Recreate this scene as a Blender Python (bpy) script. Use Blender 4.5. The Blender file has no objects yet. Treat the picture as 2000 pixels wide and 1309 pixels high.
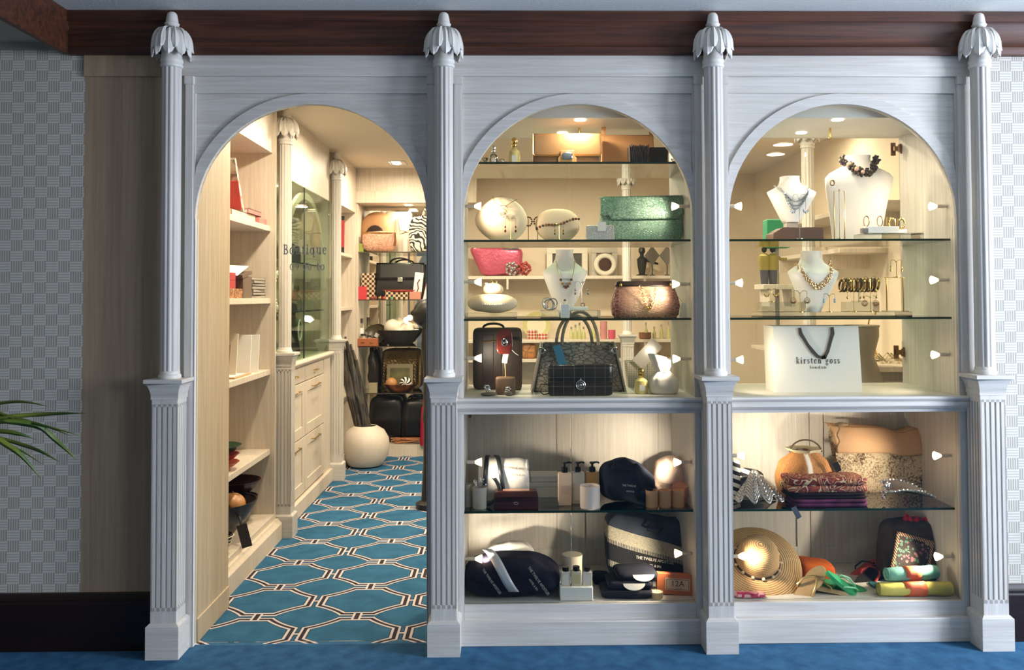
import bpy, math, random
from math import pi, sin, cos, sqrt
from mathutils import Vector, Matrix, noise, Euler
random.seed(7)
SC = bpy.context.scene
COL = SC.collection
# ------------------------------------------------------------------ camera
CAM = Vector((1.46176, -3.90904, 1.54338))
MX = Matrix(((0.99985922, 0.01645344, 0.00329156), (-0.01635988, 0.99951024, -0.02667637), (-0.00372886, 0.02661876, 0.9996387)))
FPX, CX, CY = 1700.0, 1011.43, 534.13
cd = bpy.data.cameras.new('camera'); cam = bpy.data.objects.new('camera', cd); COL.objects.link(cam)
r_, f_, u_ = MX.col[0], MX.col[1], MX.col[2]
cam.matrix_world = Matrix(((r_[0], u_[0], -f_[0], CAM[0]), (r_[1], u_[1], -f_[1], CAM[1]), (r_[2], u_[2], -f_[2], CAM[2]), (0, 0, 0, 1)))
cd.sensor_width = 36; cd.lens = FPX / 2000 * 36
cd.shift_x = (1000 - CX) / 2000; cd.shift_y = (CY - 654.5) / 2000
cd.clip_start = 0.05; cd.clip_end = 60
SC.camera = cam
# ------------------------------------------------------------------ light
SC.view_settings.view_transform = 'Standard'; SC.view_settings.look = 'None'
SC.view_settings.gamma = 1; SC.view_settings.use_curve_mapping = False
SC.view_settings.exposure = 0.0
try:
    SC.cycles.transparent_max_bounces = 24; SC.cycles.max_bounces = 10; SC.cycles.use_denoising = True
    SC.cycles.sample_clamp_indirect = 4.0
except Exception: pass
W = bpy.data.worlds.new('world'); SC.world = W; W.use_nodes = True
W.node_tree.nodes['Background'].inputs[0].default_value = (0.88, 0.91, 1.0, 1)
W.node_tree.nodes['Background'].inputs[1].default_value = 0.26
WARM = (1.0, 0.83, 0.64)
def light(kind, name, loc, energy, col, target=None, **k):
    l = bpy.data.lights.new(name, kind); l.energy = energy; l.color = col
    for a, b in k.items(): setattr(l, a, b)
    o = bpy.data.objects.new(name, l); COL.objects.link(o); o.location = loc
    if target is not None:
        o.rotation_euler = (Vector(target) - Vector(loc)).to_track_quat('-Z', 'Y').to_euler()
    return o
# daylight from the tall lobby window beyond the right end of the shopfront
light('AREA', 'lobby_window_daylight', (6.6, -2.1, 1.9), 345, (0.74, 0.83, 1.0), (1.2, 0, 1.3), shape='RECTANGLE', size=1.1, size_y=2.3)
# daylight from the windows across the lobby, well behind the camera
light('AREA', 'far_lobby_window_daylight', (9.6, -6.5, 2.2), 260, (0.76, 0.85, 1.0), (2.2, 0, 1.3), shape='RECTANGLE', size=2.4, size_y=2.2)
# recessed ceiling lamps of the shop
for i, (x, y, e) in enumerate([(0.55, 1.05, 36), (0.50, 2.35, 28), (0.46, 3.95, 22), (1.9, 1.9, 46), (3.0, 1.35, 22), (2.0, 3.4, 50), (3.72, 2.35, 9)]):
    light('AREA', 'shop_ceiling_lamp_light', (x, y, 2.74), e, WARM, (x, y, 0), shape='DISK', size=0.18)
# ------------------------------------------------------------------ picture <-> place
def at(u, v, Y):
    w = MX @ Vector(((u - CX) / FPX, 1, -(v - CY) / FPX))
    return CAM + w * ((Y - CAM[1]) / w[1])
def proj(P):
    q = MX.transposed() @ (Vector(P) - CAM)
    return CX + FPX * q[0] / q[1], CY - FPX * q[2] / q[1]
def on(u, Y, z):
    v = 600.0
    for _ in range(4):
        p = at(u, v, Y); v -= (z - p[2]) * FPX / (Y - CAM[1])
    return Vector((at(u, v, Y)[0], Y, z))
def S(Y): return (Y - CAM[1]) / FPX
def fit(u0, u1, vt, Y, z):
    a, b = on(u0, Y, z), on(u1, Y, z)
    return Vector(((a[0] + b[0]) / 2, Y, z)), b[0] - a[0], at((u0 + u1) / 2, vt, Y)[2] - z
# ------------------------------------------------------------------ mesh builder
class G:
    def __init__(s): s.v, s.f, s.m = [], [], []
    def add(s, vs, fs, mi=0):
        n = len(s.v); s.v += [Vector(p) for p in vs]
        s.f += [tuple(i + n for i in f) for f in fs]; s.m += [mi] * len(fs); return s
    def box(s, x0, x1, y0, y1, z0, z1, mi=0):
        return s.add([(x0, y0, z0), (x1, y0, z0), (x1, y1, z0), (x0, y1, z0), (x0, y0, z1), (x1, y0, z1), (x1, y1, z1), (x0, y1, z1)],
                     [(0, 3, 2, 1), (4, 5, 6, 7), (0, 1, 5, 4), (1, 2, 6, 5), (2, 3, 7, 6), (3, 0, 4, 7)], mi)
    def cbox(s, w, d, h, c=(0, 0, 0), mi=0):
        return s.box(c[0] - w / 2, c[0] + w / 2, c[1] - d / 2, c[1] + d / 2, c[2], c[2] + h, mi)
    def loft(s, rings, cap=True, mi=0):
        n = len(rings[0]); vs = [p for r in rings for p in r]; fs = []
        for i in range(len(rings) - 1):
            for j in range(n):
                fs.append((i * n + j, i * n + (j + 1) % n, (i + 1) * n + (j + 1) % n, (i + 1) * n + j))
        if cap: fs.append(tuple(reversed(range(n)))); fs.append(tuple(range((len(rings) - 1) * n, len(rings) * n)))
        return s.add(vs, fs, mi)
    def lathe(s, prof, n=20, c=(0, 0, 0), cap=True, mi=0, rr=None, sx=1, sy=1):
        rings = []
        for r, z in prof:
            rings.append([(c[0] + sx * r * (rr(t) if rr else 1) * cos(t), c[1] + sy * r * (rr(t) if rr else 1) * sin(t), c[2] + z) for t in [2 * pi * k / n for k in range(n)]])
        return s.loft(rings, cap, mi)
    def sq(s, prof, c=(0, 0), mi=0):
        return s.loft([[(c[0] - h, c[1] - h, z), (c[0] + h, c[1] - h, z), (c[0] + h, c[1] + h, z), (c[0] - h, c[1] + h, z)] for h, z in prof], True, mi)
    def rect(s, prof, mi=0):           # (half w, half d, z)
        return s.loft([[(-a, -b, z), (a, -b, z), (a, b, z), (-a, b, z)] for a, b, z in prof], True, mi)
    def tube(s, pts, r, n=6, closed=False, mi=0, flat=1.0):
        pts = [Vector(p) for p in pts]; N = len(pts); rings = []; up = Vector((0.123, 0.21, 0.97))
        for i, p in enumerate(pts):
            a = pts[(i - 1) % N] if (closed or i > 0) else p; b = pts[(i + 1) % N] if (closed or i < N - 1) else p
            t = (b - a).normalized()
            x = t.cross(up)
            if x.length < 1e-3: x = t.cross(Vector((1, 0, 0)))
            x.normalize(); y = t.cross(x); up = -y if y.dot(up) < 0 else y
            if y.dot(up) < 0: x = -x
            y = up
            x = y.cross(t)
            rad = r[i] if isinstance(r, (list, tuple)) else r
            rings.append([p + x * rad * cos(2 * pi * k / n) + y * rad * flat * sin(2 * pi * k / n) for k in range(n)])
        if closed: rings.append(rings[0])
        return s.loft(rings, not closed, mi)
    def ell(s, c, rad, n=16, m=10, e1=1.0, e2=1.0, mi=0):
        def p(x, e): return math.copysign(abs(x) ** e, x)
        rings = []
        for i in range(m + 1):
            a = -pi / 2 + pi * i / m; ca, sa = p(cos(a), e1), p(sin(a), e1)
            if i in (0, m): ca = 1e-4
            rings.append([(c[0] + rad[0] * ca * p(cos(2 * pi * k / n), e2), c[1] + rad[1] * ca * p(sin(2 * pi * k / n), e2), c[2] + rad[2] * sa) for k in range(n)])
        return s.loft(rings, True, mi)
    def grid(s, fn, nu, nv, mi=0, cu=False):
        vs = [fn(i / nu, j / nv) for j in range(nv + 1) for i in range(nu + (0 if cu else 1))]
        k = nu if cu else nu + 1; fs = []
        for j in range(nv):
            for i in range(nu):
                fs.append((j * k + i, j * k + (i + 1) % k, (j + 1) * k + (i + 1) % k, (j + 1) * k + i))
        return s.add(vs, fs, mi)
    def prism(s, poly, y0, y1, mi=0):  # outline in x,z pushed along y
        n = len(poly)
        vs = [(x, y0, z) for x, z in poly] + [(x, y1, z) for x, z in poly]
        return s.add(vs, [tuple(range(n)), tuple(reversed(range(n, 2 * n)))] + [(i, i + n, (i + 1) % n + n, (i + 1) % n) for i in range(n)], mi)
    def map(s, fn, start=0):
        s.v = s.v[:start] + [Vector(fn(p)) for p in s.v[start:]]; return s
    def wob(s, amp, freq, seed=0.0, start=0):
        def f(p):
            q = Vector(p) * freq + Vector((seed, seed * 1.7, seed * .3))
            return Vector(p) + noise.noise_vector(q) * amp
        return s.map(f, start)
    def o(s, name, mat, par=None, loc=None, rot=None, smooth=True, bev=0, sub=0, solid=0, ang=38):
        me = bpy.data.meshes.new(name); me.from_pydata([tuple(p) for p in s.v], [], s.f)
        for m in (mat if isinstance(mat, (list, tuple)) else [mat]): me.materials.append(m)
        if any(s.m): me.polygons.foreach_set('material_index', s.m)
        me.validate()
        if smooth:
            me.polygons.foreach_set('use_smooth', [True] * len(me.polygons))
            if not sub: me.set_sharp_from_angle(angle=math.radians(ang))
        ob = bpy.data.objects.new(name, me); COL.objects.link(ob)
        if par is not None: ob.parent = par
        if loc is not None: ob.location = loc
        if rot is not None: ob.rotation_euler = rot
        if solid:
            m = ob.modifiers.new('solid', 'SOLIDIFY'); m.thickness = solid; m.offset = 0
        if bev:
            m = ob.modifiers.new('bevel', 'BEVEL'); m.width = bev; m.segments = 2; m.limit_method = 'ANGLE'; m.angle_limit = 0.6
        if sub:
            m = ob.modifiers.new('sub', 'SUBSURF'); m.levels = sub; m.render_levels = sub
        return ob
def tag(o, label=None, cat=None, group=None, kind=None):
    for k, v in (('label', label), ('category', cat), ('group', group), ('kind', kind)):
        if v: o[k] = v
    return o
def T(name, label, cat, loc, rz=0, group=None, rot=None):
    o = bpy.data.objects.new(name, None); o.empty_display_size = .02; COL.objects.link(o)
    o.location = loc; o.rotation_euler = rot if rot else (0, 0, rz)
    return tag(o, label, cat, group)
def part_copy(src, par, loc=None, rot=None):
    c = src.copy(); COL.objects.link(c); c.parent = par
    if loc is not None: c.location = loc
    if rot is not None: c.rotation_euler = rot
    return c
def text_geo(body, size, fn=None, align='CENTER', space=1.0, cond=1.0, fat=0.0):
    cu = bpy.data.curves.new('t', 'FONT'); cu.body = body; cu.size = size; cu.align_x = align; cu.space_character = space
    cu.resolution_u = 3; cu.offset = fat
    ob = bpy.data.objects.new('t', cu); COL.objects.link(ob)
    dg = bpy.context.evaluated_depsgraph_get(); dg.update()
    me = bpy.data.meshes.new_from_object(ob.evaluated_get(dg))
    g = G(); g.add([(v.co.x * cond, 0, v.co.y) for v in me.vertices], [tuple(p.vertices) for p in me.polygons])
    bpy.data.objects.remove(ob); bpy.data.meshes.remove(me); bpy.data.curves.remove(cu)
    if fn: g.map(fn)
    return g
# strokes for serif lettering: every glyph is a list of boxes / arcs on a unit em
def serif(body, size, gap=0.18):
    th, tn = .135, .05
    g = G(); x = 0
    def bar(a, b, c, d): g.box(x + a, x + b, 0, .002 / size, c, d)
    def arc(cx, cz, rx, rz, a0, a1, w0=.05, w1=.13, n=14):
        pts = []
        for k in range(n + 1):
            t = math.radians(a0 + (a1 - a0) * k / n); w = w0 + (w1 - w0) * abs(cos(t))
            pts.append((cx + rx * cos(t), cz + rz * sin(t), w, t))
        for k in range(n):
            (ax, az, aw, at_), (bx, bz, bw, bt) = pts[k], pts[k + 1]
            q = [(ax + aw / 2 * cos(at_), az + aw / 2 * sin(at_)), (bx + bw / 2 * cos(bt), bz + bw / 2 * sin(bt)), (bx - bw / 2 * cos(bt), bz - bw / 2 * sin(bt)), (ax - aw / 2 * cos(at_), az - aw / 2 * sin(at_))]
            g.add([(x + p[0], 0, p[1]) for p in q], [(0, 1, 2, 3) if a1 < a0 else (3, 2, 1, 0)])
    def diag(x0, z0, x1, z1, w):
        g.add([(x + x0 - w / 2, 0, z0), (x + x0 + w / 2, 0, z0), (x + x1 + w / 2, 0, z1), (x + x1 - w / 2, 0, z1)], [(0, 1, 2, 3)])
    def stem(a, h, foot=True, head=True):
        bar(a, a + th, 0, h)
        if foot: bar(a - .08, a + th + .08, 0, tn)
        if head: diag(a - .09, h - .08, a + .04, h - .01, .06)
    for ch in body:
        w = .5
        if ch == ' ': w = .35
        elif ch == 'i': stem(.1, .5); arc(.165, .66, .035, .035, 0, 360, .07, .07); w = .34
        elif ch == 'l': stem(.1, .78); w = .33
        elif ch == 'k': stem(.08, .78); diag(.2, .22, .46, .48, .05); diag(.5, .0, .3, .3, .13); bar(.4, .62, 0, tn); bar(.36, .58, .45, .5); w = .6
        elif ch == 'r': stem(.08, .5); arc(.33, .3, .14, .17, 140, 60, .05, .1); arc(.4, .43, .03, .03, 0, 360, .06, .06); w = .47
        elif ch == 's':
            arc(.22, .37, .13, .1, 40, 270, .06, .1); arc(.22, .14, .14, .12, 90, -140, .06, .12); bar(.07, .11, .02, .17); bar(.33, .37, .34, .47); w = .44
        elif ch == 't': bar(.13, .13 + th, .08, .64); bar(.02, .4, .45, .5); arc(.29, .11, .1, .09, 180, 320, .06, .12); w = .42
        elif ch == 'e': arc(.26, .25, .19, .23, 25, 320, .05, .14); bar(.1, .45, .26, .3); w = .54
        elif ch == 'n': stem(.06, .5); arc(.31, .29, .15, .17, 150, 0, .06, .13); bar(.4, .4 + th, 0, .3); bar(.33, .6, 0, tn); w = .64
        elif ch == 'u': bar(.08, .08 + th, .16, .5); bar(0, .2, .45, .5); arc(.28, .19, .14, .16, 180, 350, .05, .13); bar(.4, .4 + th, 0, .5); bar(.32, .5, .45, .5); bar(.5, .6, 0, tn); w = .62
        elif ch == 'g': arc(.24, .33, .14, .14, 0, 360, .05, .12); arc(.25, -.09, .18, .11, 0, 360, .05, .1); diag(.14, .18, .12, .02, .05); bar(.34, .5, .44, .49); w = .54
        elif ch == 'o': arc(.27, .25, .2, .23, 0, 360, .05, .14); w = .56
        elif ch == 'd': bar(.4, .4 + th, 0, .78); bar(.3, .4, .73, .78); bar(.5, .62, 0, tn); arc(.25, .24, .18, .23, 0, 360, .05, .13); w = .62
        elif ch == 'q': bar(.4, .4 + th, -.22, .5); bar(.32, .62, -.22, -.17); arc(.25, .24, .18, .23, 0, 360, .05, .13); w = .62
        elif ch == 'B': stem(.08, .72, True, False); bar(0, .3, .67, .72); arc(.24, .53, .2, .165, 90, -90, .05, .13); arc(.24, .19, .26, .165, 90, -90, .05, .14); w = .62
        elif ch == '0': arc(.26, .3, .19, .28, 0, 360, .05, .12); w = .54
        elif ch == '9': arc(.26, .42, .17, .17, 0, 360, .05, .12); arc(.15, .42, .28, .42, 0, -85, .04, .12); w = .54
        elif ch == ':': arc(.1, .08, .03, .03, 0, 360, .06, .06); arc(.1, .4, .03, .03, 0, 360, .06, .06); w = .22
        x += w + gap
    tot = x - gap
    return g.map(lambda p: ((p[0] - tot / 2) * size, p[1] * size, p[2] * size))
# ------------------------------------------------------------------ materials
def lin(h):
    h = h.lstrip('#'); c = [int(h[i:i + 2], 16) / 255 for i in (0, 2, 4)]
    return tuple(((x + .055) / 1.055) ** 2.4 if x > .04045 else x / 12.92 for x in c) + (1,)
class N:                                # little calculator that turns formulas into math nodes
    def __init__(s, nt, so): s.nt, s.s = nt, so
    def op(s, name, b=None, c=None):
        n = s.nt.nodes.new('ShaderNodeMath'); n.operation = name
        for i, a in enumerate((s, b, c)):
            if a is None: continue
            if isinstance(a, N): s.nt.links.new(a.s, n.inputs[i])
            else: n.inputs[i].default_value = a
        return N(s.nt, n.outputs[0])
    def __add__(s, b): return s.op('ADD', b)
    def __sub__(s, b): return s.op('SUBTRACT', b)
    def __mul__(s, b): return s.op('MULTIPLY', b)
    def __truediv__(s, b): return s.op('DIVIDE', b)
    def lt(s, b): return s.op('LESS_THAN', b)
    def gt(s, b): return s.op('GREATER_THAN', b)
    def max(s, b): return s.op('MAXIMUM', b)
    def min(s, b): return s.op('MINIMUM', b)
    def abs(s): return s.op('ABSOLUTE')
    def floor(s): return s.op('FLOOR')
    def frac(s): return s.op('FRACT')
    def mod(s, b): return s.op('FLOORED_MODULO', b)
    def band(s, a, b): return s.gt(a) * s.lt(b)
class Mat:
    def __init__(s, name, col='#cccccc', rough=.5, metal=0, spec=.5):
        s.m = bpy.data.materials.new(name); s.m.use_nodes = True; s.nt = s.m.node_tree
        s.b = s.nt.nodes['Principled BSDF']
        s.b.inputs['Base Color'].default_value = lin(col) if isinstance(col, str) else col
        s.b.inputs['Roughness'].default_value = rough; s.b.inputs['Metallic'].default_value = metal
        s.b.inputs['Specular IOR Level'].default_value = spec
        s.tc = None
    def set(s, k, v): s.b.inputs[k].default_value = v; return s
    def xyz(s):
        s.coord(); n = s.nt.nodes.new('ShaderNodeSeparateXYZ'); s.nt.links.new(s.tc, n.inputs[0])
        return [N(s.nt, n.outputs[i]) for i in range(3)]
    def coord(s, scale=None, which='Object'):
        if s.tc is None:
            t = s.nt.nodes.new('ShaderNodeTexCoord'); s.tc = t.outputs[which]
        if scale is None: return s.tc
        mp = s.nt.nodes.new('ShaderNodeMapping'); mp.inputs['Scale'].default_value = scale
        s.nt.links.new(s.tc, mp.inputs[0]); return mp.outputs[0]
    def noise(s, scale, det=3, vec=None, dist=0):
        n = s.nt.nodes.new('ShaderNodeTexNoise'); n.inputs['Scale'].default_value = scale; n.inputs['Detail'].default_value = det
        n.inputs['Distortion'].default_value = dist
        s.nt.links.new(vec or s.coord(), n.inputs['Vector']); return N(s.nt, n.outputs[0])
    def voro(s, scale, feature='DISTANCE_TO_EDGE', vec=None, out=0):
        n = s.nt.nodes.new('ShaderNodeTexVoronoi'); n.feature = feature; n.inputs['Scale'].default_value = scale
        s.nt.links.new(vec or s.coord(), n.inputs['Vector']); return N(s.nt, n.outputs[out])
    def mix(s, fac, a, b):
        n = s.nt.nodes.new('ShaderNodeMix'); n.data_type = 'RGBA'
        if isinstance(fac, N): s.nt.links.new(fac.s, n.inputs[0])
        else: n.inputs[0].default_value = fac
        for i, c in ((6, a), (7, b)):
            if isinstance(c, str): n.inputs[i].default_value = lin(c)
            elif isinstance(c, tuple): n.inputs[i].default_value = c
            else: s.nt.links.new(c, n.inputs[i])
        return n.outputs[2]
    def color(s, so): s.nt.links.new(so, s.b.inputs['Base Color']); return s
    def bump(s, h, strength=.3, dist=.002):
        n = s.nt.nodes.new('ShaderNodeBump'); n.inputs['Strength'].default_value = strength; n.inputs['Distance'].default_value = dist
        s.nt.links.new(h.s, n.inputs['Height']); s.nt.links.new(n.outputs[0], s.b.inputs['Normal']); return s
    def ramp(s, fac, lo, hi):           # smooth step from lo to hi
        n = s.nt.nodes.new('ShaderNodeMapRange'); n.inputs[1].default_value = lo; n.inputs[2].default_value = hi
        s.nt.links.new(fac.s, n.inputs[0]); return N(s.nt, n.outputs[0])
MT = {}
def plain(name, col, rough=.5, metal=0, spec=.5, bump=0, bs=200, var=0):
    if name in MT: return MT[name]
    m = Mat(name, col, rough, metal, spec)
    if bump or var:
        n = m.noise(bs, 2)
        if bump: m.bump(n, bump, .002)
        if var:
            c = lin(col); d = tuple(x * (1 - var) for x in c[:3]) + (1,)
            m.color(m.mix(m.ramp(m.noise(bs * .15, 3), .35, .65), c, d))
    MT[name] = m.m; return m.m
def emis(name, col, e):
    m = Mat(name, col, .4); m.b.inputs['Emission Color'].default_value = lin(col); m.b.inputs['Emission Strength'].default_value = e
    MT[name] = m.m; return m.m
def clear(name, tint='#f2f8f4', refl=.06, rough=.02):
    m = bpy.data.materials.new(name); m.use_nodes = True; nt = m.node_tree; nt.nodes.clear()
    o = nt.nodes.new('ShaderNodeOutputMaterial'); a = nt.nodes.new('ShaderNodeBsdfTransparent'); b = nt.nodes.new('ShaderNodeBsdfGlossy')
    a.inputs[0].default_value = lin(tint); b.inputs['Roughness'].default_value = rough
    fr = nt.nodes.new('ShaderNodeFresnel'); fr.inputs[0].default_value = 1.4
    ad = nt.nodes.new('ShaderNodeMath'); ad.operation = 'MULTIPLY_ADD'; ad.inputs[1].default_value = refl / .04 * .7; ad.inputs[2].default_value = 0
    ad.use_clamp = True
    x = nt.nodes.new('ShaderNodeMixShader'); nt.links.new(fr.outputs[0], ad.inputs[0]); nt.links.new(ad.outputs[0], x.inputs[0])
    nt.links.new(a.outputs[0], x.inputs[1]); nt.links.new(b.outputs[0], x.inputs[2]); nt.links.new(x.outputs[0], o.inputs[0])
    MT[name] = m; return m
def wood(name, a, b, axis='z', rough=.45, s=1.0, bump=.12):
    m = Mat(name, a, rough); k = {'z': (42, 42, 1.3), 'x': (1.3, 42, 42), 'y': (42, 1.3, 42)}[axis]
    v = m.coord(tuple(q * s for q in k))
    n1 = m.noise(1.6, 4, v, .6); n2 = m.noise(9, 2, v)
    f = m.ramp(n1 * .7 + n2 * .3, .36, .66)
    m.color(m.mix(f, b, a)); m.bump(n1 * .5 + n2 * .5, bump, .0015)
    MT[name] = m.m; return m.m
def croc(name, a, b, scale=60, rough=.28, stretch=(1, 1, 1), groove='#000000'):
    m = Mat(name, a, rough); v = m.coord(stretch)
    e = m.voro(scale, 'DISTANCE_TO_EDGE', v); f = m.ramp(e, .0, .12)
    base = m.mix(m.ramp(m.noise(6, 2), .4, .6), a, b)
    m.color(m.mix(f, groove, base)); m.bump(f, .5, .002); MT[name] = m.m; return m.m
wv = wood('whitewashed_oak', '#d9d4cc', '#c5beb4'); wh = wood('whitewashed_oak_horizontal', '#d9d4cc', '#c5beb4', 'x')
wy = wood('whitewashed_oak_deep', '#d9d2c6', '#c3b9aa', 'y')
oak = wood('limed_oak', '#d0bea2', '#b6a183'); beige = wood('beige_oak_veneer', '#ab957a', '#98836a', s=.8)
shopw = wood('cream_oak', '#e0d4c4', '#cdbea9'); white = plain('white_paint', '#ddd8cf', .42, bump=.05)
maho = wood('dark_mahogany', '#60341f', '#341a0e', 'x', .5, .6); dark = wood('black_brown_wood', '#22110e', '#160a08', 'x', .35, .6)
brass = plain('brass', '#c9a45c', .25, 1); gold = plain('gold', '#e3bd6a', .22, 1); silver = plain('silver', '#d8d8d6', .18, 1)
chrome = plain('chrome', '#e8e8e8', .08, 1); black = plain('black_plastic', '#141210', .35); navy = plain('navy_cloth', '#1b2232', .9, bump=.4, bs=500)
cream = plain('cream_velvet', '#e0c7a6', .75, bump=.1, bs=300); bustw = plain('white_leatherette', '#efe9e0', .5, bump=.06, bs=400)
paper = plain('white_paper', '#eeeae2', .6); ceil = plain('ceiling_plaster', '#ecebe4', .9, bump=.5, bs=90)
GL = clear('window_glass', '#fbfdfb', .035); SH = clear('shelf_glass', '#e6f2ea', .11); ACR = clear('clear_acrylic', '#f2f5f3', .16, .05)
GREEN = Mat('green_glass_edge', '#16301c', .12).m
CRY = clear('crystal', '#f4f4ee', .3, .04); YEL = plain('yellow_perfume_glass', '#e6d48c', .1)
mirror = plain('mirror', '#d8d4c8', .02, 1)
# ================================================================== the setting
def struct(name, g, mat, **k):
    return tag(g.o(name, mat, **k), kind='structure')
# ---- carpets
m = Mat('blue_carpet', '#2f5f86', .95, spec=.1); f = m.ramp(m.noise(14, 4), .3, .7)
m.color(m.mix(f, '#31597c', '#447396')); m.bump(m.noise(700, 2), .5, .004); blue_carpet = m.m
m = Mat('lattice_carpet', '#2f6076', .95, spec=.1)
x, y, z = m.xyz(); PX, PY = .483, .432
u = ((x - .264 + PX / 2).mod(PX) - PX / 2).abs(); v = ((y - .574 + PY / 2).mod(PY) - PY / 2).abs()
a, b, w = .190, .163, .0122
du = (u * -1 + PX / 2); dv = (v * -1 + PY / 2) * 1.14
rr = (du.max(0.0).op('POWER', 1.3) + dv.max(0.0).op('POWER', 1.3)).op('POWER', .7692)
dd = (u - a).max(v - b).max((rr * -1 + .209) * .82)
white1 = dd.band(0, w); dark1 = dd.band(w, 2.45 * w); white2 = dd.band(2.45 * w, 3.35 * w)
edge = dd.band(-.35 * w, 0).max(dd.band(3.3 * w, 3.7 * w))
out = dd.gt(3.3 * w)
hw = out * v.lt(.007); hd = out * v.band(.007, .016) * u.gt(PX / 2 - .022)
vl = v.gt(b + 1.0 * w) * u.lt(.034)
vd = vl * u.lt(.011); vw = vl * u.band(.011, .022)
wht = white1.max(white2).max(hw * u.gt(PX / 2 - .06)).max(vw) * (vd * -1 + 1)
drk = dark1.max(edge).max(hd).max(vd)
pile = m.ramp(m.noise(9, 4), .3, .7)
c = m.mix(pile, '#2c5877', '#37688a'); c = m.mix(drk, c, '#3a3036'); c = m.mix(wht, c, '#cbc4c6')
m.color(c); m.bump(m.noise(600, 2) * .6 + wht * .6, .5, .004); lattice = m.m
struct('floor', G().box(-4, 10, -7, .03, -.05, 0), blue_carpet)
struct('floor', G().box(-1, 6, .03, 6, -.05, 0), lattice)
# ---- wallpaper walls
m = Mat('basket_weave_wallpaper', '#a49f93', .6)
x, y, z = m.xyz(); cw, ch = .0525, .0475
i = (x / cw).floor(); j = (z / ch).floor(); par = (i + j).mod(2.0).gt(.5)
fx = (x / cw).frac(); fz = (z / ch).frac()
ln_v = ((fx * 5).frac()).lt(.36); ln_h = ((fz * 4).frac()).lt(.62)
ln = par * ln_v + (par * -1 + 1) * ln_h
base = m.mix(par, '#a7a196', '#958e83'); c = m.mix(ln, base, '#cac6bb')
c = m.mix(m.ramp(m.noise(60, 2), .3, .8), c, m.mix(.5, c, '#b3ada2')); m.color(c); m.bump(ln, .35, .0015); paperw = m.m
struct('wall_left', G().box(-2.2, -.411, .0, .06, .2, 2.75), paperw)
struct('wall_right', G().box(3.66, 6.5, .0, .06, .2, 2.75), paperw)
def baseboard(name, x0, x1):
    prof = [(.0, .0), (-.034, 0), (-.034, .205), (-.028, .212), (-.028, .222), (-.018, .230), (-.012, .246), (0, .246)]
    g = G().loft([[(x, a, b) for a, b in prof] for x in (x0, x1)]); struct(name, g, dark)
baseboard('baseboard_left', -2.2, -.07); baseboard('baseboard_right', 3.67, 6.5)
# ---- ceilings and the dark beams
struct('ceiling', G().box(-.5, 7, -7, .1, 2.825, 2.88), ceil)
struct('ceiling', G().box(-3, -.5, -7, .1, 2.69, 2.75), plain('shaded_ceiling_plaster', '#b3aa98', .9, bump=.4, bs=90))  # same plaster as the main ceiling, with its dim shade in the colour
struct('trim_1', G().box(-2.2, -.411, -.012, .0, 2.655, 2.70), plain('grey_olive_paint', '#8f897b', .7))
prof = [(.05, 2.63), (-.030, 2.63), (-.034, 2.636), (-.034, 2.664), (-.026, 2.672), (-.022, 2.69), (-.026, 2.73), (-.034, 2.762), (-.040, 2.772), (-.046, 2.778), (-.046, 2.822), (.05, 2.825)]
struct('ceiling_beam', G().loft([[(x, a, b) for a, b in prof] for x in (-.472, 7)]), maho)
struct('ceiling_beam', G().box(-.50, -.472, -7, -.03, 2.63, 2.826), maho, bev=.004)
# ---- shop shell
shopwall = plain('shop_wall_paint', '#dfd0b8', .7, bump=.05, bs=120); shopceil = plain('shop_ceiling_paint', '#e6d6bd', .8)
struct('wall_interior_left', G().box(-.55, -.45, .03, 5.2, 0, 2.80), shopwall)
struct('wall_back', G().box(-.5, 4.2, 5.0, 5.1, 0, 2.80), shopwall)
struct('wall_interior_right', G().box(4.05, 4.15, .06, 5.2, 0, 2.80), shopwall)
struct('ceiling', G().box(-.5, 4.2, .045, 5.1, 2.80, 2.86), shopceil)
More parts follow.
